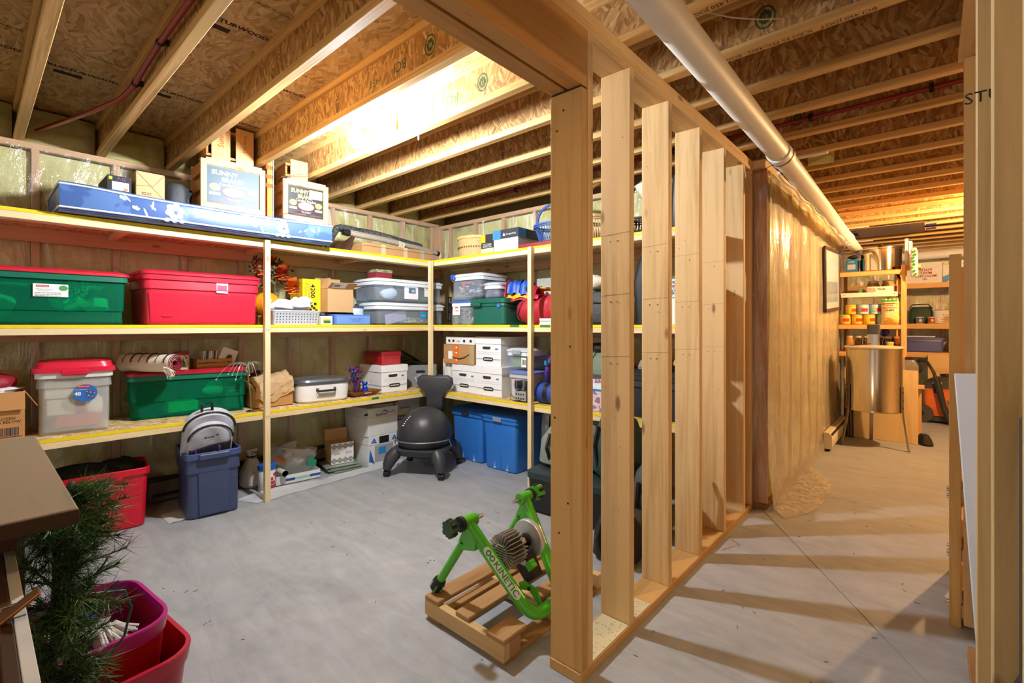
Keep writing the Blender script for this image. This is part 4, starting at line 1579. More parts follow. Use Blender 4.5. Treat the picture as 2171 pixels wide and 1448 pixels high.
# rolled rug on the long green tote
t = thing('rolled_rug', 'rolled red and cream fringed rug lying across the long green tote', 'rug', (-3.90, .83, LG + .062), 0)
m = MB()
ax = Vector((.62, .40, 0)).normalized()
sd = Vector((-ax.y, ax.x, 0))
L0, L1 = -.25, .14
NT_, NR = 70, 70
ins, outs = [], []
for i in range(NT_ + 1):
    a = i / NT_ * 4 * 2 * PI
    r = .014 + .044 * i / NT_
    ins.append((math.cos(a) * r, math.sin(a) * r))
th = .0085


def spiral(m, r_off, width, l0, l1):
    vs, fs = [], []
    for (c_, s_) in ins:
        n_ = math.hypot(c_, s_)
        for ro in (r_off, r_off + width):
            k = (n_ + ro) / n_
            for l in (l0, l1):
                p = ax * l + sd * (c_ * k) + Vector((0, 0, s_ * k))
                vs.append(tuple(p))
    for i in range(NT_):
        b, c_ = i * 4, (i + 1) * 4
        fs += [(b, b + 1, c_ + 1, c_), (b + 2, c_ + 2, c_ + 3, b + 3), (b, c_, c_ + 2, b + 2), (b + 1, b + 3, c_ + 3, c_ + 1)]
    m.add(vs, fs)


m = MB()
spiral(m, 0, th * .45, L0, L1)
m.build('red_pile', pm('#8a1230', .9, bump=.3), t)
m = MB()
spiral(m, th * .46, th * .35, L0, L1 - .004)
m.build('cream_backing', pm('#e8dcc4', .9, bump=.3), t)
m = MB()
for k in range(7):
    l = L0 + .05 + k * .062
    pts = [tuple(ax * l + sd * math.cos(a) * .0625 + Vector((0, 0, math.sin(a) * .0625))) for a in [R(q) for q in range(-20, 190, 15)]]
    m.tube(pts, .004 if k % 2 else .002, 5)
m.build('stripe', pm('#3a1a20', .9), t)
m = MB()
rg = random.Random(4)
for k in range(34):
    p = ax * (L1 - .02 + rg.uniform(-.01, .02)) + sd * rg.uniform(-.07, -.05) + Vector((0, 0, -.02 - k * .0008))
    q = p + ax * rg.uniform(.03, .06) + Vector((0, 0, rg.uniform(-.06, -.02)))
    m.tube([tuple(p), tuple((p + q) / 2 + ax * .01), tuple(q)], .0016, 4)
m.build('fringe', pm('#efe6d4', .9), t)['kind'] = 'stuff'
t = thing('christmas_tin', 'small cream tin with painted Christmas tree on the long green tote', 'tin', (-3.94, .99, LG), FA)
MB().lathe([(.044, 0), (.046, .003), (.046, .105), (.044, .108)], 24, (0, .05, 0)).build('body', pm('#e6dcae', .4), t)
MB().lathe([(.0465, .102), (.048, .104), (.048, .122), (.045, .125), (0, .126)], 24, (0, .05, 0)).build('lid', pm('#a3202b', .4), t)
MB().prism([(-.022, .02), (.022, .02), (.01, .045), (.015, .045), (.005, .065), (0, .085), (-.005, .065), (-.015, .045), (-.01, .045)], .001, .0038, 'y').build('painted_tree', pm('#2f6b3a', .5), t, smooth=False)
for sx in (-1, 1):
    MB().prism([(sx * .026, .088), (sx * .018, .094), (sx * .014, .085), (sx * .018, .078), (sx * .03, .08)], .003, .012, 'y').build('painted_bow', pm('#b02a2a', .5), t, smooth=False)
t = thing('wooden_tray_box', 'slatted wooden box of music discs on the long green tote', 'box', (-3.98, 1.20, LG), FA + .05)
WBX = wood('x', '#b98a4e', '#8f6632')
bx('base', WBX, t, -.11, .11, 0, .14, 0, .008)
for z in (.01, .04):
    bx('front_slat', WBX, t, -.115, .115, -.006, 0, z, z + .025)
    bx('back_slat', WBX, t, -.115, .115, .14, .146, z, z + .025)
for sx in (-1, 1):
    bx('end_board', WBX, t, sx * .112 - .005, sx * .112 + .005, 0, .14, .0, .07)
for i in range(8):
    o = MB().box(-.0045, .0045, 0, .12, 0, .115, .0008).build('disc_case', pm(('#e8e8e6', '#a8b0b8', '#3a3d44', '#d5c8b0')[i % 4], .3), None, loc=(-3.99, 1.125 + i * .0115, LG + .009), rz=FA)
    o.rotation_euler = (0, .08, FA)
    tag(o, 'thin plastic disc case in the slatted wooden box, %s from the tin end' % ORD[i], 'disc case', 'disc cases in the wooden box')
o = MB().box(-.06, .06, -.003, .003, 0, .12).build('greeting_card', pm('#e9e4da', .6), None, loc=(-4.0, 1.27, LG + .02), rz=FA)
o.rotation_euler = (.1, .35, FA + .2)
oval(o, .022, .03, (.01, -.0031, .05), pm('#5a4a44', .7), 'photo_print', sq=.8)
tag(o, 'tilted white picture card in the slatted wooden box', 'card')
# wire flower lamp
t = thing('wire_fountain_lamp', 'slim chrome stem lamp with drooping wire fibres beside the crumpled-paper box', 'lamp', (-3.765, 1.375, LOWZ + .001), FA)
MB().lathe([(0, .012), (.03, .01), (.04, .004), (.04, 0)], 20).build('base', CHROME, t)
MB().tube([(0, 0, .008), (-.012, 0, .15), (-.03, 0, .30)], .005, 8).build('stem', pm('#c9b98a', .25, 1.0), t)
MB().lathe([(.006, 0), (.013, .02), (.011, .04), (.004, .045)], 12, (-.032, 0, .295)).build('socket', CHROME, t)
for i in range(11):
    a = 2 * PI * i / 11
    L = .10 + .04 * (i % 3)
    pts = []
    for q in range(7):
        s_ = q / 6
        pts.append((-.032 + math.cos(a) * L * s_ * 1.1, math.sin(a) * L * s_ * .7, .335 + .05 * math.sin(PI * s_ * .9) - .07 * s_ * s_ * (1 + .4 * (i % 2))))
    f = MB().tube(pts, .0014, 5).build('fibre_arm', pm('#d8d8d4', .2, .6), t)
    MB().blob(pts[-1], .005, .005, .005, 6, 4).build('tip', pm('#e9e9e6', .2), f)

t = carton('open brown carton stuffed with crumpled packing paper', .29, .28, .15, (-3.86, 1.575, LOWZ + .001), FA, '#bd8a50', flaps=(('b', 20, .10), ('l', 35, .08)))
t2 = thing('packing_paper', 'crumpled kraft packing paper spilling from the brown carton', 'paper', (-3.86, 1.575, LOWZ + .03), FA)


def crp(u, v):
    x = -.145 + .29 * u
    if v < .4:
        y, z = -.01 - .006 * math.sin(8 * u), .04 + .10 * (v / .4) + (.03 * math.sin(3 + 5 * u))
    else:
        q = (v - .4) / .6
        y, z = -.01 + .24 * q, .14 + .05 * math.sin(PI * q * .8) + .04 * u
    n_ = .007 * math.sin(21 * u + 7 * v) + .006 * math.sin(9 * u - 17 * v) + .004 * math.sin(37 * v + 15 * u)
    return (x + n_ * .4, y - abs(n_) * .6, z + n_)


MB().grid(crp, 30, 24).build('sheet', pm('#c7a577', .8, var=.06), t2, recalc=False, ang=40)
inside('maroon_pouch', 'dark maroon pouch behind the packing paper', (0, 0, 0), .08, .06, .05, '#5a1420', 14, (-4.10, 1.56, LOWZ + .22), FA, 'pouch')

# electric roaster
t = thing('electric_roaster', 'white enamel roaster oven with grey lid and black side handle', 'roaster', (-3.78, 1.96, LOWZ + .001), FA - .12)
MB().rr([(0, .20, .14, .08), (.015, .215, .155, .09), (.14, .222, .162, .09), (.15, .22, .16, .09)], (0, .165), k=8).build('body', pm('#efefec', .2, coat=.6), t)
MB().rr([(.148, .226, .167, .09), (.162, .226, .167, .09), (.168, .215, .155, .09)], (0, .165), k=8).build('rim', pm('#6d7076', .35, .6), t)
MB().rr([(.166, .21, .15, .085), (.185, .20, .14, .08), (.195, .16, .10, .07), (.188, .14, .085, .06)], (0, .165), k=8).build('lid', pm('#7b7d80', .35, .5), t)
MB().tube([(-.07, .002, .10), (-.065, -.03, .098), (.065, -.03, .098), (.07, .002, .10)], .009, 10).build('handle', BLACK, t)
for sx in (-1, 1):
    bx('handle_bracket', STEEL, t, sx * .072 - .012, sx * .072 + .012, -.004, .004, .09, .118)
MB().prism([(-.075, .05), (.075, .05), (.085, .09), (-.085, .09)], -.0012, .004, 'y').build('handle_plate', pm('#c9c9c6', .3), t, smooth=False)

# tray with tinsel flowers
t = thing('wicker_tray', 'shallow brown wicker tray in front of the white file box', 'tray', (-3.80, 2.365, LOWZ + .001), FA + .08)
WK = weave('#9c6430', '#6d3f18', 130, 130)
MB().rr([(0, .12, .07, .01), (.004, .12, .07, .01), (.04, .155, .105, .012), (.044, .155, .105, .012), (.044, .148, .098, .01), (.008, .115, .065, .008)], (0, .105)).build('body', WK, t)
MB().box(-.04, .04, -.003, .004, .022, .034, .003).build('hand_slot', pm('#b98a5a', .8), t)
t = thing('tinsel_bouquet', 'bunch of bright foil curls and flowers standing in the wicker tray', 'decoration', (-3.90, 2.30, LOWZ + .012), FA)
rg = random.Random(8)
for c, n_ in (('#7a1f7a', 22), ('#1f4fc0', 20), ('#2f8a3a', 18), ('#c01f5a', 14), ('#3a2a6a', 16)):
    m = MB()
    for i in range(n_):
        x, y, z = rg.gauss(0, .035), rg.gauss(0, .03), rg.uniform(.09, .25)
        m.blob((x, y, z), .011, .008, .009, 6, 4, .3, i)
        if i % 3 == 0:
            m.tube([(x * .2, y * .2, .0), (x * .6, y * .6, z * .6), (x, y, z)], .0015, 4)
    o = m.build('foil_curls', pm(c, .2, .3), t)
    o['kind'] = 'stuff'
t = thing('foil_gift', 'small blue foil wrapped gift with ribbon curls in the wicker tray', 'gift', (-3.845, 2.36, LOWZ + .012), FA)
MB().lathe([(.028, 0), (.032, .01), (.030, .05), (.018, .075), (.026, .1), (.022, .11), (.0, .1)], 14).build('wrap', pm('#2037c8', .15, .5, bump=.5), t)
for c in ('#e07a1f', '#c8d8e8', '#2fa04a'):
    m = MB()
    for i in range(5):
        m.blob((rg.gauss(0, .016), rg.gauss(-.005, .01), rg.uniform(.07, .12)), .008, .006, .007, 6, 4)
    m.build('ribbon_curl', pm(c, .3), t)
banker('white file box under the red box, on the long lower shelf', .30, .38, .255, (-3.87, 2.70, LOWZ + .001), FA - .0, side=True)
t = carton('red glossy flat box on top of the file box', .215, .30, .125, (-3.90, 2.68, LOWZ + .257), FA, '#b3131f', b=.004, mat=pm('#b3131f', .25, coat=.5))
t['label'] = 'glossy red box on top of the file box'
bx('lid_edge', pm('#9d0f1a', .25), t, -.11, .11, -.003, .303, .085, .127, .002)
# deep corner of the lower shelf
t = carton('grey lidded file carton deep in the shelf corner', .36, .28, .22, (-4.02, 3.12, LOWZ + .001), FA - .5, '#8d8d8a')
oval(t, .05, .014, (0, -.0002, .15), pm('#2c2722', .9))
t = thing('laptop_lid', 'black laptop lying tilted on the corner carton', 'laptop', (-4.03, 3.10, LOWZ + .235), FA - .45)
f = MB()
f.M = Matrix.Rotation(R(18), 4, 'Y')
f.box(-.19, .19, 0, .26, 0, .022, .004)
f.build('base', pm('#17181c', .35), t)
f = MB()
f.M = Matrix.Translation((0, 0, .03)) @ Matrix.Rotation(R(32), 4, 'Y')
f.box(-.19, .17, 0, .26, 0, .012, .003)
f.build('screen', pm('#101218', .2), t)
t = thing('cable_bag', 'clear bag of tangled cables beside the corner file box', 'bag', (-3.84, 3.02, LOWZ + .001), FA)
MB().blob((0, .05, .07), .06, .06, .075, lump=.1, seed=2, flat=.1).build('bag', clear('#dfe3e6', .28, .2), t)
rg = random.Random(12)
for c in ('#d8a070', '#e8e8e8', '#2a4aa0', '#222222'):
    pts = [(rg.uniform(-.045, .045), .05 + rg.uniform(-.045, .045), rg.uniform(.015, .12)) for _ in range(9)]
    MB().tube(pts, .003, 5).build('cable', pm(c, .5), t)
inside('blue_cable_roll', 'coil of blue webbing behind the corner post', (0, 0, 0), .05, .05, .06, '#20389a', 15, (-3.78, 3.16, LOWZ + .075), 0, 'coil')

# ------------------------------------------------------------------ under the long shelves, on the floor
h1 = thing('baseboard_heater', 'dark baseboard heater along the wall behind the floor boxes', 'heater', (WA + .03, 1.75, 0), FA)
bx('body', pm('#6a6350', .5), h1, -.9, .55, -.055, 0, .02, .16)
bx('top_grille', BLACK, h1, -.9, .55, -.05, -.002, .16, .185)
bx('lower_slot', BLACK, h1, -.88, .53, -.0565, -.05, .05, .075, 0)

rb = tote('open red tote on the floor packed with black gear', .46, .36, .38, '#d0142f', (-3.83, .55, 0.001), FA - .10, taper=.12, openb=True, groove=False, ribs=2, name='storage_tote')
hd = pm('#d0142f', .38, var=.04)
MB().tube([(-.075, .01, .335), (-.075, -.012, .30), (.075, -.012, .30), (.075, .01, .335)], .006, 8).build('bail_handle', hd, rb)
for sx in (-1, 1):
    MB().cyl((sx * .075, .012, .335), (sx * .075, -.014, .335), .013, n=12).build('handle_boss', hd, rb)
for (dx, dy, z, a, b, c, s) in ((-.05, .16, .33, .19, .12, .085, 1), (.08, .2, .35, .14, .1, .075, 2)):
    o = MB().blob((dx, dy, z), a, b, c, lump=.12, seed=s).build('black_bag', pm('#0e0e10', .6, bump=.4), None, loc=(-3.83, .55, .001), rz=FA - .10)
    tag(o, 'black bag heaped in the open red floor tote, ' + ('front one' if s == 1 else 'rear one'), 'bag')
t = thing('black_pot_lid', 'black pan with silver rim tilted in the open red floor tote', 'pan', (-3.88, .44, .34), FA)
f = MB()
f.M = Matrix.Rotation(R(14), 4, 'X')
f.lathe([(.0, 0), (.13, .005), (.15, .03), (.153, .032), (.14, .012), (0, .01)], 26, (0, .05, 0), sx=1.2)
f.build('pan', pm('#0b0b0c', .25), t)
nb = tote('open slate-blue tote on the floor holding a backpack', .34, .42, .44, '#3d4a6e', (-3.655, 1.10, .001), FA - .10, taper=.11, openb=True, groove=True, handle='front', rimcol='#46568a')
MB().prism([(-.085, .02), (.085, .02), (.095, .40), (-.095, .40)], .010, .03, 'y').build('centre_panel', pm('#3d4a6e', .4, var=.06), nb)

# backpack standing in the slate-blue tote
t = thing('backpack', 'grey and black backpack with purple trim standing in the slate-blue tote', 'backpack', (-3.735, 1.085, .385), FA - .12, rx=.48)
GREY = pm('#c3c6d2', .65, bump=.15)
DK = pm('#1d1c22', .7, bump=.15)


def arch(w, h, n=14, z0=0.0):
    pts = [(-w, z0)]
    for i in range(n + 1):
        a = PI - PI * i / n
        pts.append((math.cos(a) * w, h - w * .9 + math.sin(a) * w * .9))
    pts.append((w, z0))
    return pts


def puff(m, poly, y0, y1, inset):
    n_ = len(poly)
    cx = sum(p[0] for p in poly) / n_
    cz = sum(p[1] for p in poly) / n_
    rings = [(y1, 1.0), (y0 + (y1 - y0) * .35, 1.0), (y0 + .012, .94), (y0, 1 - inset)]
    vs, fs = [], []
    for (y, k) in rings:
        vs += [(cx + (p[0] - cx) * k, y, cz + (p[1] - cz) * k) for p in poly]
    for i in range(len(rings) - 1):
        for k in range(n_):
            fs.append((i * n_ + k, i * n_ + (k + 1) % n_, (i + 1) * n_ + (k + 1) % n_, (i + 1) * n_ + k))
    fs += [tuple(range(n_)), tuple((len(rings) - 1) * n_ + k for k in range(n_))]
    m.add(vs, fs)


m = MB()
puff(m, arch(.150, .345), .035, .11, .12)
m.build('main_bag', GREY, t, ang=60)
m = MB()
puff(m, arch(.125, .285), -.02, .045, .15)
m.build('front_pocket', GREY, t, ang=60)
m = MB()
puff(m, [(-.115, 0), (-.12, .095), (0, .13), (.12, .145), (.115, 0)], -.032, -.01, .04)
m.build('lower_pocket', DK, t, ang=40)
pts = [(x, -.012, z) for (x, z) in arch(.129, .289)[1:-1]]
MB().tube(pts, .006, 6).build('zip', BLACK, t)
pts = [(x, .05, z) for (x, z) in arch(.152, .348)[1:-1]]
MB().tube(pts, .006, 6).build('zip', BLACK, t)
for x in (-.08, .055):
    MB().tube([(x, -.036, .0), (x - .005, -.038, .125)], .006, 6).build('purple_trim', pm('#7a2fa0', .5), t)
MB().tube([(-.05, .08, .34), (-.055, .08, .40), (.0, .08, .405), (.01, .08, .34)], .009, 6).build('carry_loop', BLACK, t)
text(t, 'ATLAS', .03, (-.01, -.0225, .195), INK, bold=.001, fit=(.055, .015), roll=.12)
MB().prism([(-.05, .185), (-.03, .207), (-.035, .195)], -.0226, -.021, 'y').build('logo_wing', INK, t, smooth=False)
MB().prism([(.03, .215), (.045, .212), (.028, .2)], -.0226, -.021, 'y').build('logo_wing', INK, t, smooth=False)
text(t, 'SNOWSHOE CO', .02, (0, -.0225, .172), INK, fit=(.045,), roll=.12)
t = thing('snowshoe_frame', 'black curved snowshoe frame sticking up behind the backpack', 'snowshoe', (-3.93, 1.18, .18), FA)
MB().tube([(-.05, 0, 0), (-.02, 0, .22), (.02, 0, .30), (.08, -.02, .32), (.11, -.05, .31)], [.012, .012, .014, .016, .01], 8).build('frame', BLACK, t)
inside('grey_bundle', 'dark grey bundle beside the backpack in the slate-blue tote', (0, 0, 0), .05, .08, .08, '#4a4d52', 17, (-3.88, 1.05, .30), FA, 'bundle')

t = thing('white_sack', 'white plastic sack leaning on the wall beside the slate-blue tote', 'sack', (-4.02, 1.50, .0), FA)
MB().rr([(.002, .06, .06, .05), (.03, .085, .085, .07), (.13, .08, .08, .06), (.20, .05, .05, .04), (.245, .028, .028, .02), (.30, .045, .02, .015)], (0, .09)).build('bag', pm('#cfcbbf', .4, bump=.4), t)
text(t, 'OIL\nRO', .04, (0, .03, .265), INK, bold=.001, fit=(.06,))
MB().lathe([(.034, -.006), (.037, 0), (.034, .006)], 12, (0, .09, .245)).build('tie', BLACK, t)
t = thing('chalk_tub', 'white and red printed tub with blue lid behind the shelf post', 'tub', (-3.86, 1.545, .0), FA)
MB().lathe([(.06, .001), (.062, .004), (.062, .175), (.06, .178)], 26, (0, .065, 0)).build('body', pm('#eceeef', .35), t)
MB().lathe([(.064, .17), (.066, .172), (.066, .205), (.062, .21), (0, .21)], 26, (0, .065, 0)).build('lid', pm('#1f63b8', .35), t)
for i in range(4):
    for j in range(4):
        if (i + j) % 5 == 4:
            continue
        a = -.1 + j * .33
        f = MB()
        f.M = Matrix.Translation((.0624 * math.sin(a), .065 - .0624 * math.cos(a), .04 + i * .03)) @ Matrix.Rotation(a, 4, 'Z')
        f.box(-.0088, .0088, -.0006, .0006, -.012, .012)
        f.build('red_square', pm('#cf2b2b', .5), t, smooth=False)
t = thing('soil_bag', 'half-empty grey and white printed bag slumped on the white tray', 'bag', (-4.0, 1.80, .075), FA - .2)


def slump(u, v):
    a = 2 * PI * u
    r = (1 - abs(2 * v - 1) ** 3) ** .5
    x = .19 * math.cos(a) * r + .06 * (v - .5)
    y = .09 + .10 * math.sin(a) * r
    z = .005 + .235 * v ** .9 - .05 * math.cos(a) * v - .05 * v * (v > .8)
    n_ = .01 * math.sin(5 * a + 9 * v) + .006 * math.sin(11 * a - 15 * v)
    return (x + n_ * math.cos(a), y + n_ * math.sin(a), max(.002, z + n_ * .4))


MB().grid(slump, 36, 16).build('bag', pm('#b9b7b0', .4, var=.15, bump=.3), t, recalc=False, ang=50)
MB().prism([(.09, .03), (.16, .02), (.17, .07), (.10, .11)], -.016, -.006, 'y').build('green_panel', pm('#1f8a6a', .5), t, smooth=False)
MB().prism([(-.17, .13), (-.155, .15), (-.07, .105), (-.08, .085)], -.014, -.004, 'y').build('orange_band', pm('#d8663a', .5), t, smooth=False)
text(t, 'Miracle', .05, (-.06, -.008, .17), pm('#2f6a45', .6), roll=-.45, fit=(.11,))
t = thing('printed_tray_box', 'low white tray box with blue and green bands on the floor', 'box', (-3.93, 1.80, .006), FA - .12)
TB = pm('#eef0f1', .5)
m = MB().box(-.175, .175, 0, .004, 0, .07).box(-.175, .175, .22, .224, 0, .07).box(-.175, -.171, .004, .22, 0, .07).box(.171, .175, .004, .22, 0, .07).box(-.175, .175, 0, .224, 0, .004)
m.build('tray', TB, t, smooth=False)
for (a, b, c) in ((-.10, -.03, '#24509c'), (-.015, .09, '#9fd9bd'), (.09, .175, '#24509c')):
    bx('band', pm(c, .5), t, a, b, -.0008, 0, .022, .042, 0)
m = MB()
for i in range(3):
    for j in range(2):
        m.box(-.028 + i * .006, -.025 + i * .006, -.0008, 0, .024 + j * .008 + (i % 2) * .004, .028 + j * .008 + (i % 2) * .004)
m.build('check_band', INK, t, smooth=False)
t = thing('paper_tube', 'end of a rolled paper tube lying on the white tray box', 'roll', (-3.90, 1.675, .105), FA)
m = MB()
m.lathe([(.024, 0), (.024, .2), (.019, .2), (.019, .0), (.024, 0)], 18)
o = m.build('tube', pm('#d9d5c6', .7), t)
o.rotation_euler = (-PI / 2, 0, 0)
t = carton('small open kraft box with black diamond pattern', .20, .17, .185, (-3.985, 2.22, .055), FA - .18, '#c69c6a', flaps=(('b', 10, .10), ('l', 175, .08)), name='cardboard_box')
bx('white_front', PAPER, t, -.1, .1, -.001, 0, 0, .185, 0)
PT = MB()
for zc in (.03, .155):
    for xc in (-.075, -.025, .025, .075):
        for s_ in (.024, .011):
            PT.tube([(xc - s_, -.0016, zc), (xc, -.0016, zc + s_), (xc + s_, -.0016, zc), (xc, -.0016, zc - s_)], .0032, 4, closed=True)
PT.build('diamond_pattern', INK, t, smooth=False)
text(t, 'pläha', .03, (-.045, -.0016, .093), INK, fit=(.05,))
lines(t, .06, .025, (.055, -.0002, .093), 4, '#666666')
# stack of greenish glass sheets
for i in range(7):
    o = MB().box(-.14, .14, 0, .22, 0, .0065, .001).build('glass_sheet', pm('#93a08e', .2, coat=.5), None, loc=(-3.93 + .015 * math.sin(i * 2.1) + .008 * (6 - i), 2.20 + .02 * math.sin(i * 1.7) + .005 * (6 - i), .001 + i * .0073), rz=FA - .2 + .03 * math.sin(i))
    tag(o, 'thin greenish sheet under the diamond-pattern box, %s of the pile from the floor' % ORD[i], 'sheet', 'pile of greenish sheets')
t = carton('white ruled carton marked Spectrum and KID DRAWINGS under the lower shelf', .32, .40, .255, (-3.85, 2.555, .275), FA, '#e6e6e2', cat='box')
bx('lid', pm('#d9d8d2', .6), t, -.163, .163, -.003, .403, .165, .258, .002)
text(t, 'Spectrum', .04, (-.02, -.0036, .195), INK, bold=.0008, fit=(.12,))
MB().tube([(-.03, -.004, .215), (.02, -.004, .228), (.05, -.004, .205), (.03, -.004, .195)], [.001, .005, .004, .001], 5).build('swoosh', INK, t)
text(t, 'KID\nDRAWINGS', .02, (.105, -.0036, .21), INK, fit=(.075,))
oval(t, .035, .011, (-.164, 0, .21), pm('#2c2722', .9)).rotation_euler = (0, 0, 0)
t = carton('white and blue paper carton supporting the Spectrum carton', .32, .40, .27, (-3.85, 2.565, .001), FA, '#e4e6ea', cat='box')
bx('lid', pm('#eceef0', .5), t, -.163, .163, -.003, .403, .195, .272, .002)
bx('black_panel', INK, t, -.055, .05, -.0038, -.003, .20, .265, 0)
for x in (-.11, .11):
    MB().prism([(x - .03, .212), (x + .03, .212), (x, .26)], -.0042, -.003, 'y').build('blue_triangle', pm('#1f5fb8', .5), t, smooth=False)
    text(t, 'GP', .02, (x, -.0046, .226), PAPER, bold=.0006, fit=(.018,))
bx('sky_label', pm('#2f8fd0', .5), t, -.06, .02, -.0008, 0, .10, .165, 0)
bx('grey_patch', pm('#a8a9a8', .5), t, -.10, .10, -.0006, 0, .03, .185, 0)
text(t, '221001-00', .03, (.05, -.0012, .06), INK, fit=(.11,))
MB().prism([(-.16, .05), (-.10, .02), (-.15, .16)], -.001, 0, 'y').build('blue_triangle', pm('#2a5fb0', .5), t, smooth=False)
t = carton('second Spectrum carton set back beside the first', .28, .32, .27, (-3.90, 2.87, .28), FA, '#dcdcd6', cat='box')
bx('lid', pm('#d0cfc8', .6), t, -.143, .143, -.003, .323, .18, .273, .002)
text(t, 'Spectrum', .04, (-.03, -.0036, .21), INK, bold=.0008, fit=(.11,))
bx('purple_label', pm('#7a4aa8', .5), t, -.13, .03, -.0008, 0, .09, .14, 0)
text(t, 'Multi', .03, (-.09, -.0014, .115), PAPER, fit=(.06,))
bx('yellow_label', pm('#e5d335', .5), t, -.13, .03, -.0008, 0, .14, .16, 0)
carton('plain white carton under the second Spectrum carton', .28, .36, .277, (-3.90, 2.87, .001), FA, '#dddbd4', cat='box')
for i, (w_, d_, lab) in enumerate(((.20, .26, 'grey plastic tray resting on the Spectrum carton'), (.24, .30, 'pile of papers on the second Spectrum carton'))):
    y = 2.57 if i == 0 else 2.87
    o = MB().box(-w_ / 2, w_ / 2, .01, d_, 0, .02, .003).build('flat_tray' if i == 0 else 'paper_pile', pm('#b7bcc0' if i == 0 else '#d8d4c8', .6), None, loc=(-3.86, y, .5345 if i == 0 else .5545), rz=FA - .1)
    tag(o, lab, 'tray' if i == 0 else 'papers')
# polythene offcut on the floor
t = thing('polythene_offcut', 'strip of white polythene lying on the floor in front of the boxes', 'plastic sheet', (0, 0, 0))


def off(u, v):
    y = 1.31 + 1.44 * u
    x = -3.80 + .16 * (1 - v) * (1 if u > .05 else u * 20) * (1 - .45 * u) - .04
    return (x, y, .002 + .035 * v * abs(math.sin(3.1 * u * 2 + .4)) * (1 - u) + .004 * abs(math.sin(21 * u + 3 * v)))


MB().grid(off, 40, 8).build('sheet', clear('#eef0f2', .6, .3, .1), t, recalc=False)
MB().grid(lambda u, v: (-3.95 + .22 * v, .86 + .16 * u, .003 + .006 * abs(math.sin(9 * u))), 8, 6).build('scrap', clear('#efeee8', .75, .4, .1), t, recalc=False)

# ------------------------------------------------------------------ END SHELVES, top deck
t = thing('woven_basket', 'round woven straw basket with a dark zigzag band on the end shelf', 'basket', (-3.30, 3.06, TOPZ + .001), FB)
STRAW = weave('#e3c58c', '#b98d4e', 95, 110)
MB().lathe([(.18, 0), (.195, .01), (.20, .1), (.203, .175), (.208, .18), (.208, .20), (.195, .20), (.19, .02), (0, .015)], 40, (0, .21, 0)).build('body', STRAW, t)
MB().lathe([(.205, .178), (.212, .18), (.212, .204), (.205, .206)], 40, (0, .21, 0)).build('rim', pm('#d9b46c', .7, bump=.3), t)
m = MB()
for i in range(22):
    a = -1.3 + i * .12
    r = .2045
    p = lambda q, z: (r * math.sin(q), .21 - r * math.cos(q), z)
    m.tube([p(a, .10), p(a + .03, .108), p(a + .06, .10), p(a + .03, .092)], .0022, 4, closed=True)
m.build('zigzag_band', pm('#3a2c1c', .8), t)
t = carton('small black and yellow carton beside the woven basket', .155, .28, .18, (-2.995, 3.07, TOPZ + .001), FB, '#2a2a2e')
bx('yellow_panel', YELLOW, t, -.0775, -.025, -.0008, 0, .11, .18, 0)
bx('kraft_panel', pm('#d9c9a0', .6), t, -.0775, .0775, -.0008, 0, 0, .055, 0)
lines(t, .11, .04, (.0, -.0004, .08), 4, '#c8c8c8')
t = carton('paper carton with dark lid and blue corner on the end shelf', .285, .34, .19, (-2.765, 3.06, TOPZ + .001), FB, '#b9bcc4', cat='box')
bx('white_panel', PAPER, t, -.06, .142, -.001, 0, 0, .12, 0)
bx('lid', pm('#34363e', .5), t, -.147, .147, -.004, .345, .115, .195, .002)
bx('blue_corner', pm('#3b82b4', .5), t, -.1475, -.055, -.005, -.004, .115, .195, 0)
bx('blue_corner', pm('#3b82b4', .5), t, .147, .1478, 0, .1, .115, .195, 0)
MB().prism([(-.03, .14), (0, .14), (-.015, .165)], -.0052, -.004, 'y').build('triangle_mark', PAPER, t, smooth=False)
text(t, 'Georgia-Pacific', .02, (.065, -.0046, .15), PAPER, fit=(.115,))
text(t, 'copy paper', .014, (.03, -.0014, .06), pm('#8d96a4', .6), fit=(.07,))
t = thing('red_folder', 'flat dark red case under the blue wicker basket', 'case', (-2.36, 3.05, TOPZ + .001), FB)
bx('case', pm('#8c2320', .5), t, -.255, .255, 0, .34, 0, .045, .006)


# wicker baskets with tall handles: each cane is a real rod
def cane_basket(label, loc, rz, col, w, d, h, hh, n=46):
    t = thing('wicker_basket', label, 'basket', loc, rz, 'wicker baskets on the end shelf')
    mt = pm(col, .6, var=.2, scale=40)

    def ell(k, z, n_=36):
        return [(w * k * math.cos(2 * PI * i / n_), d * k * math.sin(2 * PI * i / n_), z) for i in range(n_)]
    for nm, k, z, r in (('base_hoop', .8, .006, .007), ('rim', 1.06, h, .009), ('rim', 1.07, h - .018, .006)):
        MB().tube(ell(k, z), r, 6, closed=True).build(nm, mt, t)
    m = MB()
    for i in range(n):
        a = 2 * PI * i / n
        for da in (-.09, .09):
            m.tube([(w * .8 * math.cos(a), d * .8 * math.sin(a), .004), (w * 1.05 * math.cos(a + da), d * 1.05 * math.sin(a + da), h)], .0026, 4)
    m.build('cane_weave', mt, t)
    MB().lathe([(.78, .0), (.8, .008), (0, .008)], 24, sx=w, sy=d).build('base', mt, t)
    pts = [(w * 1.0 * math.cos(PI * i / 16) * (1 if abs(i - 8) > 5 else .98), 0, h + hh * math.sin(PI * i / 16) ** .6) for i in range(17)]
    MB().tube(pts, .012, 8).build('handle', mt, t)
    m = MB()
    for i in range(16):
        a, b = Vector(pts[i]), Vector(pts[i + 1])
        for q in (0, .5):
            p = a.lerp(b, q)
            m.tube([tuple(p + Vector((0, -.013, 0))), tuple(p + Vector((.01, 0, .012))), tuple(p + Vector((0, .013, 0)))], .0035, 4)
    m.build('handle_wrap', mt, t)
    return t


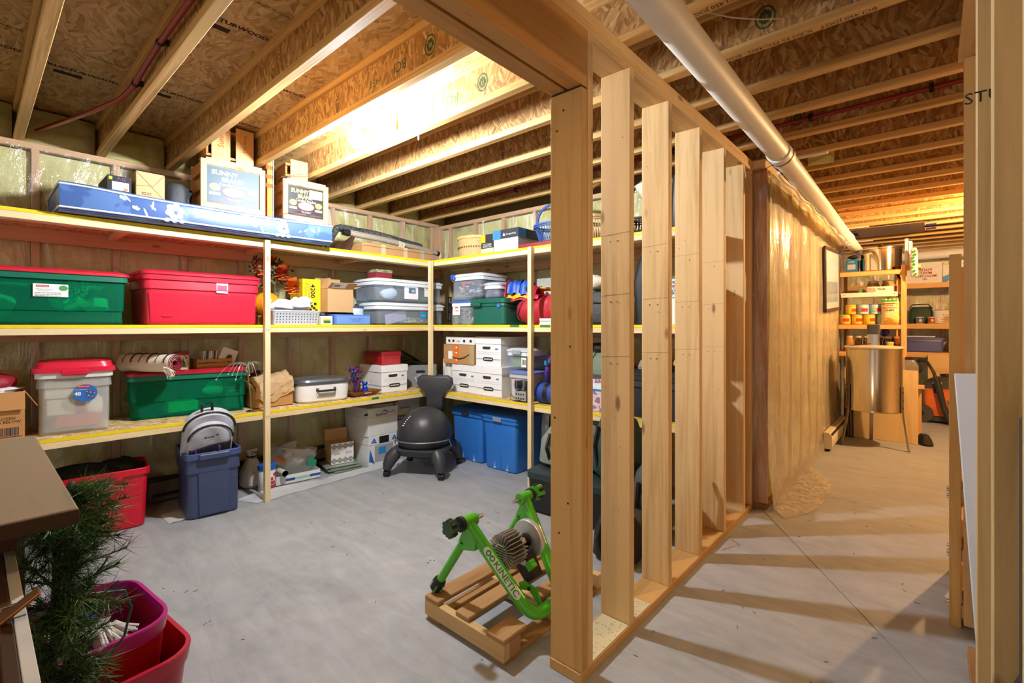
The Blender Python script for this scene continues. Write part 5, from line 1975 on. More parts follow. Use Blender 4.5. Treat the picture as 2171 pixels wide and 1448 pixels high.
cane_basket('blue painted wicker basket with tall handle on the end shelf', (-2.32, 3.22, TOPZ + .047), .15, '#3c62a8', .20, .15, .145, .19)
cane_basket('natural tan wicker basket with tall handle seen between studs', (-1.88, 3.20, TOPZ + .001), 1.2, '#c79a5c', .17, .13, .17, .27)
cane_basket('dark brown wicker basket behind the tan one', (-1.69, 3.43, TOPZ + .001), .3, '#4a3020', .11, .08, .18, .26, 30)
t = thing('glass_lamp', 'milky glass table lamp standing on the end shelf between studs', 'lamp', (-1.51, 3.20, TOPZ + .001), FB)
MB().lathe([(.06, 0), (.065, .01), (.02, .03), (.015, .07), (.05, .12), (.055, .16), (.02, .22), (.03, .26), (.09, .33), (.10, .36), (.05, .40), (.03, .41), (.04, .43), (0, .44)], 22).build('body', pm('#d9dcc8', .15, coat=.6), t)
t = thing('black_case', 'tall black instrument case standing at the end of the end shelf', 'case', (-1.30, 3.20, TOPZ + .001), FB)
MB().rr([(0, .06, .10, .03), (.01, .065, .105, .03), (.40, .055, .09, .03), (.42, .04, .07, .03)], (0, .1)).build('shell', pm('#141416', .45), t)
bx('latch', STEEL, t, -.012, .012, -.008, .004, .2, .23)

# ------------------------------------------------------------------ END SHELVES, middle deck
CT = clear('#d5dbe4', .15, .2, .03)
TOYS = ('#d8452f', '#e6b92f', '#2f5fb0', '#3c3f46', '#e8e6e0', '#d98a3a', '#8a8f98')


def toybox(label, w, d, h, loc, lid, group, seed):
    t = tote(label, w, d, h, None, loc, FB, lid=True, lidcol=lid, mat=CT, taper=.07, group=group, rimcol='#dfe6ee', groove=False)
    return t


def toyheap(label, c, w, d, h, seed, n=80, cols=TOYS):
    rg = random.Random(seed)
    t = thing('toy_heap', label, 'toys', c, FB)
    for i, col in enumerate(cols):
        m = MB()
        for _ in range(n // len(cols)):
            m.M = Matrix.Translation((rg.uniform(-w, w), rg.uniform(-d, d), rg.uniform(.012, h))) @ Matrix.Rotation(rg.uniform(0, 3), 4, 'Z') @ Matrix.Rotation(rg.uniform(-1, 1), 4, 'X')
            s = rg.uniform(.010, .026)
            if rg.random() < .6:
                m.box(-s, s, -s * .5, s * .5, -s * .45, s * .45, .002)
            else:
                m.cyl((-s, 0, 0), (s, 0, 0), s * .45, n=8)
        o = m.build('toy_pieces', pm(col, .4), t)
        o['kind'] = 'stuff'
    return t


toybox('lower clear toy tote with blue lid and cartoon label on the end shelf', .285, .38, .215, (-3.345, 3.06, MIDZ + .001), '#3c66b8', 'clear toy totes', 1)
lb = thing('toy_tote_label', 'square white product label on the lower clear toy tote', 'label', (-3.40, 3.064, MIDZ + .135), FB)
bx('paper', PAPER, lb, -.05, .05, -.0005, .001, -.04, .04, 0)
bx('brand_patch', pm('#c8302f', .5), lb, -.02, .025, -.0012, -.0004, .024, .036, 0)
text(lb, 'Toys', .03, (0, -.0012, 0), pm('#d08a2f', .5), bold=.001, fit=(.06,))
toyheap('building toys in primary colours inside the lower clear toy tote', (-3.345, 3.25, MIDZ + .03), .095, .13, .12, 3, 90, ('#d8452f', '#e6b92f', '#2f5fb0', '#e8e6e0', '#e6b92f', '#d86a8a'))
toybox('upper clear toy tote with white lid and blue clips', .42, .38, .215, (-3.28, 3.06, MIDZ + .245), '#e9edf2', 'clear toy totes', 2)
for (x, lab) in ((-.15, 'blue clip on the lid edge of the upper toy tote, corner side'), ):
    o = MB().box(-.025, .025, -.02, .012, -.03, .024, .005).build('lid_clip', pm('#2f55b0', .4), None, loc=(-3.28 + x, 3.055, MIDZ + .455), rz=FB)
    tag(o, lab, 'clip')
toyheap('jumble of small toys inside the upper clear toy tote', (-3.28, 3.25, MIDZ + .275), .15, .13, .14, 5, 150, ('#3c3f46', '#e8e6e0', '#d98a3a', '#8a8f98', '#5a5f68', '#c9a86a'))
t = thing('toy_blaster', 'orange toy blaster lying in the upper clear toy tote', 'toy', (-3.30, 3.105, MIDZ + .40), FB)
MB().box(-.07, .07, -.01, .01, -.012, .014, .006).box(-.05, -.02, -.01, .01, -.045, -.01, .005).cyl((.06, 0, .004), (.11, 0, .004), .008).build('body', pm('#e8532c', .4), t)
t = tote('small dark green tote with side handle on the end shelf', .44, .40, .235, '#125f50', (-2.995, 3.045, MIDZ + .001), FB, taper=.1, openb=False, groove=True)
t.location.y = 3.035
MB().box(-.18, -.06, -.028, .005, .165, .2, .008).build('handle', pm('#125f50', .38, var=.04), t)
sticker(t, .035, .03, (.14, .008, .17), '#2f6fd0')
t.location.x = -2.975
t = tote('tiny clear tote with grey lid holding pink things, on the green tote', .20, .26, .125, None, (-2.955, 3.07, MIDZ + .237), FB, lid=True, lidcol='#b9bfc8', mat=CT, taper=.06, groove=False, rimcol='#dfe6ee')
inside('pink_contents', 'pink cloth inside the tiny clear tote', (0, 0, 0), .065, .08, .03, '#c865b8', 3, (-2.955, 3.20, MIDZ + .29), 0, 'cloth')
t = carton('clear lidded box set back behind the red duffel', .30, .14, .12, (-2.55, 3.41, MIDZ + .30), FB, '#d9dcd2', mat=clear('#e2e4dc', .5))
carton('white carton hidden behind the red duffel', .34, .14, .298, (-2.55, 3.41, MIDZ + .001), FB, '#d6d2c4')
t = thing('red_duffel', 'red duffel bag with black zip lying on the end shelf', 'bag', (-2.395, 3.10, MIDZ + .001), FB)
RD = pm('#b3202f', .55, var=.1, bump=.3)


def duf(u, v):
    x = -.36 + .72 * u
    e = (1 - abs(2 * u - 1) ** 5) ** .5
    a = 2 * PI * v
    n_ = 1 + .05 * math.sin(9 * u * PI + 3 * a) + .03 * math.sin(5 * a + 17 * u)
    return (x + .02 * math.sin(a) * (1 - e), .14 + .14 * math.cos(a) * e * n_, .125 + max(-.124, .135 * math.sin(a) * e * n_))


MB().grid(duf, 34, 24).build('bag', RD, t, recalc=False, ang=60)
MB().tube([(-.25, .04 - .0, .01), (-.265, .0, .09), (-.24, .02, .19), (-.2, .06, .245)], .006, 6).build('zip', BLACK, t)
MB().tube([(.17, .005, .02), (.18, -.006, .1), (.16, .03, .2)], .014, 6).build('strap', BLACK, t)
MB().tube([(.26, .01, .04), (.27, .002, .12), (.25, .04, .21)], .012, 6).build('strap', BLACK, t)
t = thing('colourful_tote_bag', 'blue, red and yellow nylon bag folded on top of the red duffel', 'bag', (-2.655, 3.09, MIDZ + .20), FB)


def fold(u, v, x0, x1, z0, z1, dep, ph):
    x = x0 + (x1 - x0) * u
    return (x, .03 + dep * v + .012 * math.sin(8 * u + ph), z0 + (z1 - z0) * (1 - abs(2 * v - 1) ** 2) ** .5 + .01 * math.sin(11 * u + 5 * v + ph))


for (x0, x1, z0, z1, c, ph) in ((-.16, -.02, .07, .19, '#1c4fb0', 0), (-.01, .10, .06, .18, '#2a5fc4', 2), (-.17, .12, .03, .075, '#e2b21c', 1), (-.175, -.15, .05, .19, '#c2203a', 3), (-.10, .20, .01, .06, '#b51f35', 4), (.08, .17, .05, .13, '#c2203a', 5)):
    m = MB()
    m.grid(lambda u, v: fold(u, v, x0, x1, z0, z1, .12, ph), 10, 10)
    m.build('panel', pm(c, .45, bump=.2), t, recalc=False)
MB().lathe([(.012, -.004), (.026, -.004), (.028, .004), (.012, .006)], 18, (0, 0, 0)).build('grommet', pm('#2b2b2e', .4), t).matrix_basis = Matrix.Translation((.105, .018, .105)) @ Matrix.Rotation(PI / 2, 4, 'X')
t = thing('yellow_rod_bundle', 'bundle of yellow rods with black wheel behind the red duffel', 'rods', (-2.33, 3.19, MIDZ + .27), FB)
for i in range(4):
    MB().cyl((-.2, .02 * i, .05 - .008 * i), (.14, .02 * i + .02, .015 + .006 * i), .008, n=8).build('rod', pm('#c9a21c', .5), t)
MB().lathe([(.0, -.008), (.02, -.01), (.024, 0), (.02, .01), (0, .008)], 14).build('wheel', BLACK, t).matrix_basis = Matrix.Translation((.1, .0, .04)) @ Matrix.Rotation(PI / 2, 4, 'X')
for i in range(5):
    o = MB().box(-.10, .10, 0, .085, 0, .010, .001).build('magazine', pm(('#dfe6e6', '#cfd4da', '#e9e6dc')[i % 3], .5), None, loc=(-2.26 + .004 * (i % 2), 3.012 + .004 * (i % 3), MIDZ + .001 + .0104 * i), rz=.03 * math.sin(i * 2))
    tag(o, 'thin magazine at the edge of the end shelf, %s of the pile from the deck' % ORD[i], 'magazine', 'magazines on the end shelf')
t = thing('black_daypack', 'black daypack with hanging strap on the end shelf between studs', 'backpack', (-1.86, 3.02, MIDZ + .001), FB)
MB().rr([(0, .15, .11, .06), (.02, .165, .125, .07), (.15, .165, .125, .08), (.24, .13, .09, .07), (.25, .09, .06, .05)], (0, .13)).build('bag', pm('#1d1f23', .6, bump=.35), t)
MB().tube([(-.12, .01, .22), (-.13, -.032, .10), (-.12, -.034, -.05), (-.118, -.034, -.18)], .009, 6).build('strap', BLACK, t)
MB().tube([(.12, .01, .22), (.13, -.032, .10), (.13, -.034, -.03)], .009, 6).build('strap', BLACK, t)
MB().tube([(-.13, -.004, .15), (0, -.01, .17), (.13, -.004, .15)], .005, 6).build('zip', DARKMETAL, t)
t = thing('cream_cloth', 'cream fringed cloth heaped above the black daypack', 'cloth', (-1.95, 3.16, MIDZ + .25), FB)
MB().blob((0, 0, .06), .12, .09, .07, 20, 14, .16, 6, .3).build('cloth', pm('#e2dcc4', .9, bump=.5), t)
t = thing('hanging_garment_bag', 'long black garment bag standing at the back of the end shelf', 'bag', (-1.52, 3.16, MIDZ + .001), FB)
MB().rr([(0, .10, .07, .05), (.3, .12, .08, .05), (.46, .09, .06, .05), (.54, .05, .03, .03)], (0, .09)).build('bag', pm('#17181a', .6, bump=.3), t)
t = carton('white printed game box standing at the stud end of the end shelf', .18, .26, .30, (-1.24, 3.06, MIDZ + .001), FB, '#eff0ec')
bx('printed_band', patches(('#c23b4a', '#2f7fb0', '#e9e6e0', '#58a05a'), 30, .6), t, -.09, .09, -.0008, 0, .17, .29, 0)

# ------------------------------------------------------------------ END SHELVES, lower deck
WHB = ('#eceae4', '#dfe2e2', '#f3f2ee', '#d9dcd8')
for i in range(5):
    hh = (.30, .29, .285, .275, .26)[i]
    o = MB().box(-.016, .016, 0, .22, 0, hh, .002).build('ring_binder', pm(WHB[i % 4], .45), None, loc=(-3.662 + i * .036, 3.135, LOWZ + .001), rz=FB)
    tag(o, ('tall white ring binder with spine title by the corner post' if i == 0 else 'plain white ring binder by the corner post, %s in the row' % ORD[i]), 'binder', None if i == 0 else 'plain white binders')
    if i == 0:
        text(o, 'The Medieval', .02, (0, -.001, .14), pm('#6a7a6a', .6), roll=PI / 2, fit=(.16,))
b1 = banker('white file box under the taped parcel on the end shelf', .335, .40, .265, (-3.335, 3.10, LOWZ + .001), FB)
b2 = banker('lower of two stacked white file boxes nearest the grey tote', .335, .40, .265, (-2.995, 3.08, LOWZ + .001), FB)
b3 = banker('upper of two stacked white file boxes, lid almost at the shelf above', .325, .40, .265, (-3.01, 3.09, LOWZ + .267), FB)
t = carton('worn brown parcel with orange tape and curved arrow print', .43, .30, .185, (-3.40, 3.09, LOWZ + .267), FB, '#b98a56')
bx('orange_tape', pm('#ef6f1c', .4), t, -.055, -.0, -.001, .3, -.0, .1862, 0)
for z in (.03, .10, .15):
    bx('tape_print', PAPER, t, -.038, -.018, -.0016, -.001, z, z + .014, 0)
bx('white_label', PAPER, t, -.145, -.085, -.001, 0, .045, .12, 0)
pts = [(-.09 + .24 * i / 10, -.0012, .065 - .028 * math.sin(PI * i / 10) + .03 * i / 10) for i in range(11)]
MB().tube(pts, [.003 + .004 * math.sin(PI * i / 10) for i in range(11)], 6).build('curved_arrow', pm('#3a2a1c', .7), t)
MB().prism([(.12, .085), (.165, .115), (.155, .06), (.15, .095)], -.0014, 0, 'y').build('arrow_head', pm('#3a2a1c', .7), t, smooth=False)
bx('wrinkled_tape', clear('#d8c8a0', .5, .2), t, .15, .215, -.0016, -.0006, -.0, .18, 0)
t = carton('white carton with black icons lying on the taped parcel', .40, .28, .072, (-3.375, 3.085, LOWZ + .454), FB, '#e9e9e6')
m = MB()
for x in (-.15, -.09, .06, .15):
    m.box(x - .014, x + .014, -.0012, 0, .022, .046, 0)
m.build('icon_print', INK, t, smooth=False)
text(t, 'fragile', .02, (-.02, -.001, .032), INK, fit=(.05,))
carton('tall brown carton behind the icon carton', .30, .10, .25, (-3.45, 3.415, LOWZ + .267), FB, '#a07a4c')
t = tote('small clear tote of green packets on the grey tote', .265, .30, .155, None, (-2.66, 3.09, LOWZ + .262), FB, lid=True, lidcol='#cfd6dc', mat=CT, taper=.06, groove=False, rimcol='#dfe6ee', latch='#9aa4ac')
bx('printed_card', PAPER, t, .045, .10, .004, .006, .02, .10, 0)
m = MB()
for i in range(4):
    m.box(.055 + i * .011, .06 + i * .011, .002, .0036, .04, .085)
m.build('print', INK, t, smooth=False)
o = MB().box(-.07, .05, -.06, .06, 0, .09, .004).build('packet', pm('#8fae5a', .6), None, loc=(-2.68, 3.19, LOWZ + .28), rz=0)
tag(o, 'light green packet inside the small clear tote', 'packet')
t = tote('grey tote with lavender lid behind the camcorder', .26, .34, .225, '#c6c8cc', (-2.65, 3.10, LOWZ + .001), FB, lid=True, lidcol='#7680bd', taper=.12, groove=False)
b_ = sticker(t, .07, .10, (-.02, .012, .115), '#e9eaf0')
bx('red_band', pm('#c23a3a', .5), b_, -.055, .015, .0098, .0112, .145, .165, 0)
bx('blue_band', pm('#6a4fb0', .5), b_, -.055, -.02, .0098, .0112, .085, .145, 0)
t = thing('camcorder', 'grey camcorder with round lens standing on the radio box', 'camcorder', (-2.56, 3.02, LOWZ + .10), FB)
MB().rr([(0, .035, .035, .015), (.05, .038, .037, .015), (.075, .03, .03, .015)], (0, .038)).build('body', pm('#5e6066', .4), t)
MB().lathe([(.0, -.002), (.02, 0), (.034, -.005), (.036, .06), (.0, .06)], 20).build('lens', pm('#2b2c30', .2), t).matrix_basis = Matrix.Translation((-.03, -.02, .045)) @ Matrix.Rotation(-PI / 2, 4, 'X') @ Matrix.Rotation(.5, 4, 'Y')
t = thing('radio_unit', 'small black and silver radio unit with sockets at the shelf edge', 'radio', (-2.565, 3.015, LOWZ + .001), FB)
bx('case', pm('#3a3b3e', .4), t, -.055, .075, 0, .075, .006, .098, .004)
bx('face_plate', pm('#c9c7c0', .35, .5), t, -.05, .07, -.003, 0, .012, .092, 0)
for i in range(4):
    for j in range(2):
        MB().cyl((-.035 + i * .026, -.002, .03 + j * .036), (-.035 + i * .026, -.009, .03 + j * .036), .006, n=8).build('socket', DARKMETAL, t)
MB().tube([(-.05, -.004, .03), (-.09, -.012, .06), (-.10, -.008, .012), (-.03, -.012, .006), (.02, -.013, .02)], .003, 6).build('lead', BLACK, t)
t = thing('blue_mat_roll', 'rolled blue sleeping mat with black strap at the shelf edge', 'roll', (-2.22, 3.02, LOWZ + .002), FB)
MB().cyl((-.2, .09, .085), (.2, .09, .085), .084, n=26).build('mat', pm('#26479c', .5, bump=.2), t)
m = MB()
for x in (-.10, .10):
    m.cyl((x - .022, .09, .085), (x + .022, .09, .085), .0848, n=26)
m.build('strap', BLACK, t)
t = carton('tall kraft carton standing open behind the blue mat', .22, .24, .34, (-2.25, 3.22, LOWZ + .001), FB, '#c6a173', flaps=(('f', -25, .13), ('l', -10, .13)))
t = thing('purple_stuff_sack', 'purple and blue stuff sack beside the tall kraft carton', 'bag', (-2.435, 3.22, LOWZ + .001), FB)
MB().blob((0, .08, .19), .058, .1, .19, 18, 14, .14, 4, .2).build('sack', patches(('#4a2a9a', '#1f1f2c', '#7a34b0', '#22284a'), 9, .5), t)
bx('tag', pm('#2f8fd8', .5), t, -.01, .03, -.03, -.022, .30, .34)
t = thing('sleeping_bag_roll', 'sage green sleeping bag bundle on the lower end shelf between studs', 'bedding', (-1.86, 3.10, LOWZ + .24), FB)
MB().rr([(0, .17, .12, .1), (.03, .19, .14, .1), (.14, .18, .13, .1), (.19, .12, .09, .08)], (0, .14)).build('bundle', pm('#6b7d68', .7, bump=.4), t)
t = carton('plastic packet of printed bedding under the sage bundle', .34, .30, .238, (-1.86, 3.06, LOWZ + .001), FB, '#c9b6c4', mat=patches(('#8a4a6a', '#c9c2cc', '#d6cfd8', '#a06a84'), 16, .4))
bx('label', pm('#dfe8f0', .4), t, -.07, .07, -.001, 0, .15, .21, 0)
bx('label_band', pm('#2f7fc0', .4), t, -.07, .07, -.0016, -.001, .15, .165, 0)
t = tote('black lidded crate on the lower end shelf, near the last studs', .40, .36, .30, '#26272b', (-1.42, 3.04, LOWZ + .001), FB, lid=True, lidcol='#2c2d32', taper=.06)
t = thing('hiking_boots', 'pair of tan and grey hiking boots on the black crate', 'boots', (-1.45, 3.12, LOWZ + .33), FB)
for sx in (-1, 1):
    MB().rr([(0, .045, .13, .04), (.02, .048, .135, .045), (.06, .04, .11, .04), (.07, .035, .06, .03)], (sx * .06, .1)).build('shoe', pm('#8f8a7c', .7, bump=.3), t)
    MB().rr([(.05, .038, .055, .03), (.14, .04, .055, .03)], (sx * .06, .16)).build('ankle_cuff', pm('#b59a70', .8), t)
inside('black_jacket', 'black jacket folded on top of the sage bundle', (0, 0, 0), .15, .10, .04, '#1b1c20', 19, (-1.88, 3.22, LOWZ + .465), 0, 'jacket')
inside('tan_cap', 'tan cap lying on the black crate by the last stud', (0, 0, 0), .08, .09, .05, '#b39a6a', 20, (-1.255, 3.22, LOWZ + .38), 0, 'cap')

# ------------------------------------------------------------------ under the end shelves, on the floor
BL = pm('#2f78d2', .32, var=.05)


def bluebin(label, loc, w, latchcol, seed):
    t = tote(label, w, .42, .47, '#2f78d2', loc, FB, lid=True, lidcol='#2d72cc', taper=.14, groove=False, ribs=1, group='blue lidded bins under the end shelf', latch=latchcol, lidh=.03)
    b_ = sticker(t, .075, .065, (-.02, .034, .32), '#eef1f4')
    bx('printed_picture', pm('#5a96d8', .5), b_, -.005, .012, .0318, .0332, .31, .345, 0)
    bx('dark_band', INK, b_, -.052, -.005, .0318, .0332, .293, .305, 0)
    text(b_, 'Sterilite', .012, (-.033, .0316, .34), pm('#b03040', .6), fit=(.032,))
    m = MB()
    for x in (-.06, .09):
        m.prism([(x - .018, .012), (x + .018, .012), (x + .004, .03), (x, .075), (x - .004, .03)], .024, .034, 'y')
    m.build('scuff', pm('#b9d4f2', .6), t, smooth=False)
    return t


bluebin('blue lidded bin nearest the ball chair, black latch', (-3.345, 3.13, .001), .44, '#33363c', 1)
bluebin('blue lidded bin beside the shelf post, grey latch', (-2.895, 3.10, .001), .43, '#8f979e', 2)
t = thing('pleated_panel', 'pleated white plastic panel standing behind the shelf post', 'panel', (-2.27, 3.10, .001), FB)
m = MB()
NP = 26
vs, fs = [], []
for i in range(NP * 2 + 1):
    x = -.02 + .16 * i / (NP * 2)
    y = .02 if i % 2 else .035
    for z in (0, .56):
        vs.append((x, y, z))
for i in range(NP * 2):
    fs.append((2 * i, 2 * i + 2, 2 * i + 3, 2 * i + 1))
m.add(vs, fs)
m.box(-.02, .14, .036, .06, 0, .56)
m.build('pleats', pm('#d4dbd8', .5), t, smooth=False)
bx('edge_frame', pm('#e8ebe8', .5), t, -.034, -.02, .0, .06, 0, .57, .003)
t = thing('wrapped_board', 'dark wrapped board leaning beside the pleated panel', 'panel', (-2.36, 3.09, .001), FB)
bx('board', pm('#2b2c30', .4), t, -.035, .02, .02, .05, 0, .56, .004)
MB().grid(lambda u, v: (-.045 + .075 * u, .012 + .006 * math.sin(9 * v + 5 * u), .02 + .56 * v), 6, 20).build('wrap', film('#dfe4e8', (6, 6, 2), .3), t, recalc=False)


def pack(name, label, loc, rz, w, d, h, col, seed, cat='backpack', strap=True):
    t = thing(name, label, cat, loc, rz)
    MB().rr([(0, w * .8, d * .8, w * .5), (h * .1, w, d, w * .5), (h * .6, w * .95, d * .95, w * .5), (h * .9, w * .7, d * .7, w * .4), (h, w * .4, d * .4, w * .3)], (0, 0)).build('bag', pm(col, .7, var=.15, bump=.5), t)
    m = MB()
    m.blob((0, -d * .75, h * .45), w * .7, d * .4, h * .3, lump=.1, seed=seed)
    m.build('pocket', pm(col, .7, var=.15, bump=.5), t)
    if strap:
        for sx in (-1, 1):
            MB().tube([(sx * w * .5, -d * .9, h * .8), (sx * w * .55, -d * 1.12, h * .5), (sx * w * .5, -d * .9, h * .15)], .012, 6).build('strap', BLACK, t)
    return t


pack('rucksack', 'sage green rucksack slumped on the floor behind the bike trainer', (-1.92, 2.86, .30), .2, .24, .17, .30, '#7e8a80', 3)
t = thing('storage_chest', 'black plastic storage chest on the floor under the rucksacks', 'chest', (-1.80, 2.62, .001), .05)
MB().rr([(0, .30, .20, .04), (.02, .32, .22, .04), (.24, .33, .23, .04)], (0, .2)).build('body', pm('#141517', .35), t)
MB().rr([(.24, .34, .24, .05), (.28, .34, .24, .05), (.298, .31, .21, .05)], (0, .2)).build('lid', pm('#23343a', .4), t)
bx('latch', BLACK, t, -.04, .04, -.035, -.022, .21, .26)
pack('rucksack', 'dark teal rucksack standing on the chest between the first studs', (-1.55, 2.83, .30), -.1, .16, .13, .42, '#24484c', 4)
pack('rucksack', 'olive grey rucksack standing upright near the shelf front', (-1.78, 3.28, .001), 0, .22, .14, .55, '#5f6a5c', 5)
pack('rucksack', 'camouflage day bag hanging low between the studs', (-1.30, 2.78, .001), .3, .12, .12, .44, '#4c4f48', 6)
pack('rucksack', 'black gear bag on the floor beside the partition', (-1.32, 2.45, .001), .1, .13, .16, .26, '#1c1d20', 7)
t = thing('white_rope_coil', 'hank of white ribbed hose hanging beside the partition', 'hose', (-1.145, 3.0, .001), 0)
MB().tube([(.0, -.1, .5), (.02, -.12, .42), (.0, -.13, .3), (-.02, -.12, .2), (.0, -.1, .02)], [.012, .016, .016, .014, .012], 8).build('hose', pm('#d9d6cc', .6, bump=.4), t)
MB().tube([(.01, -.13, .30), (.06, -.2, .33), (.10, -.24, .2)], .004, 6).build('lead', BLACK, t)

# ------------------------------------------------------------------ ball chair
bc = thing('ball_chair', 'dark grey exercise ball chair with backrest on casters', 'chair', (-3.42, 2.70, 0), R(30))
CG = pm('#3b3d42', .42, var=.08)
# ball
vs, fs = [], []
m = MB()
NB, NM = 40, 34
rad = .245
for i in range(NM + 1):
    th = PI * i / NM
    for k in range(NB):
        a = 2 * PI * k / NB
        g = 1 - (.006 if (i % 3 == 0 and 5 < i < 29) else 0)
        vs.append((rad * g * math.cos(th), rad * g * math.sin(th) * math.cos(a), .94 * rad * g * math.sin(th) * math.sin(a)))
for i in range(NM):
    for k in range(NB):
        fs.append((i * NB + k, i * NB + (k + 1) % NB, (i + 1) * NB + (k + 1) % NB, (i + 1) * NB + k))
m.add(vs, fs)
o = m.build('ball', pm('#33353a', .42, var=.06), bc, ang=60)
o.matrix_basis = Matrix.Translation((0, 0, .335)) @ Matrix.Rotation(R(-18), 4, 'Y')
m = MB()
for i in range(6):
    a = R(-142 + i * 0)
    p = Vector((-.105 + .008 * i, -.172 + .003 * i, .42 + .016 * i))
    p = Vector((0, 0, .335)) + (p - Vector((0, 0, .335))).normalized() * .2475
    m.blob(tuple(p), .006 if i else .010, .004, .006, 6, 4)
m.build('logo', PAPER, bc)
# cradle base with four legs
m = MB()
m.rr([(.165, .20, .20, .12), (.195, .235, .235, .13), (.225, .245, .245, .13), (.232, .235, .235, .13), (.232, .205, .205, .13), (.185, .17, .17, .12), (.165, .16, .16, .1)], k=8, cap0=True, cap1=True)
m.build('cradle', CG, bc)
leg = MB()
leg.M = Matrix.Rotation(R(45), 4, 'Z')
leg.rr([(0, .05, .035, .02), (.06, .055, .04, .02), (.12, .06, .045, .025), (.16, .05, .05, .02)])
leg.M = None
lg = None
for sx in (-1, 1):
    for sy in (-1, 1):
        m = MB()
        pts = [(sx * .185, sy * .185, .20), (sx * .215, sy * .215, .16), (sx * .238, sy * .238, .10), (sx * .245, sy * .245, .06)]
        m.tube(pts, [.055, .06, .046, .034], 12)
        L = m.build('leg', CG, bc, ang=50)
        w_ = MB()
        w_.cyl((sx * .245 - .022, sy * .245, .028), (sx * .245 + .022, sy * .245, .028), .028, n=18)
        w_.build('caster', BLACK, L)
        MB().cyl((sx * .245, sy * .245, .03), (sx * .245, sy * .245, .08), .008, n=8).build('caster_stem', STEEL, L)
m = MB()
pts = [(.262 * math.cos(a), .262 * math.sin(a), .30) for a in [R(q) for q in range(-165, -14, 10)]]
pts = [(pts[0][0] - .01, pts[0][1] + .03, .235)] + pts + [(pts[-1][0] + .01, pts[-1][1] + .03, .235)]
MB().tube(pts, .006, 8).build('retaining_bar', pm('#b9bbbf', .3, .9), bc)
# backrest
m = MB()
prof = [(-.07, .0), (-.085, .05), (-.08, .11), (-.105, .16), (-.16, .20), (-.185, .25), (-.175, .30), (-.13, .325), (0, .318), (.13, .325), (.175, .30), (.185, .25), (.16, .20), (.105, .16), (.08, .11), (.085, .05), (.07, 0)]
n_ = len(prof)
vs = []
for (y, k) in ((-.016, .95), (-.022, .88), (.016, 1.0), (-.008, 1.0)):
    pass
rings = [(-.024, .86), (-.018, .96), (0, 1.0), (.014, .97), (.018, .85)]
for (y, k) in rings:
    vs += [(p[0] * k, y, .16 + (p[1] - .16) * k) for p in prof]
fs = []
for i in range(len(rings) - 1):
    for k in range(n_):
        fs.append((i * n_ + k, i * n_ + (k + 1) % n_, (i + 1) * n_ + (k + 1) % n_, (i + 1) * n_ + k))
fs += [tuple(range(n_)), tuple((len(rings) - 1) * n_ + k for k in range(n_))]
m.add(vs, fs)
o = m.build('backrest', CG, bc, ang=50)
o.location = (0, .265, .50)
for x in (-.045, -.015, .015, .045):
    m = MB().box(x - .009, x + .009, -.012, .012, -.14, .015, .004)
    q = m.build('back_rib', CG, bc)
    q.location = (0, .265, .50)
MB().tube([(0, .25, .20), (0, .275, .28), (0, .278, .42)], [.05, .04, .035], 10).build('back_upright', CG, bc)

# ------------------------------------------------------------------ pallet and bike trainer
pl = thing('wooden_pallet', 'small weathered wooden pallet carrying the green bike trainer', 'pallet', (0, 0, 0))
WP = wood('y', '#b48a5a', '#8a6238', cross=22)
WPX = wood('x', '#cfae78', '#b08b56', cross=22)
PX0, PX1, PY0, PY1 = -1.69, -1.215, 1.335, 2.05
bx('front_stringer', WPX, pl, PX0, PX1, PY0, PY0 + .036, .018, .084)
bx('middle_stringer', WPX, pl, PX0, PX1, PY0 + .33, PY0 + .366, .018, .084)
bx('rear_stringer', WPX, pl, PX0, PX1, PY1 - .036, PY1, .018, .084)
for (x0, x1, y0, y1) in ((-1.69, -1.60, PY0, PY1), (-1.50, -1.42, PY0 + .01, PY1), (-1.31, -1.215, PY0, PY0 + .14), (-1.36, -1.28, PY0 + .30, PY1)):
    bx('deck_board', WP, pl, x0, x1, y0, y1, .0845, .103, .003)
for (x0, x1) in ((-1.685, -1.60), (-1.30, -1.22)):
    bx('bottom_board', WP, pl, x0, x1, PY0 + .01, PY1, .0, .0175, .002)
bx('brace_board', wood('y', '#a57c4c', '#7d5830'), pl, -1.575, -1.545, PY0 + .04, PY1 - .04, .03, .083)
bx('corner_block', WP, pl, PX1 - .035, PX1, PY0 + .037, PY0 + .10, .018, .084)

tr = thing('bike_trainer', 'bright green bicycle trainer lettered KINETIC standing on the pallet', 'bike trainer', (0, 0, 0))
GR = pm('#4fb51c', .28, var=.04, coat=.3)
CL, CR = Vector((-1.50, 1.42, .455)), Vector((-1.50, 1.80, .455))
BL_, BR_ = Vector((-1.275, 1.50, .165)), Vector((-1.275, 1.74, .165))


def bez(a, b, c, n=8):
    return [tuple(a * (1 - t) ** 2 + b * 2 * t * (1 - t) + c * t * t) for t in [i / n for i in range(n + 1)]]


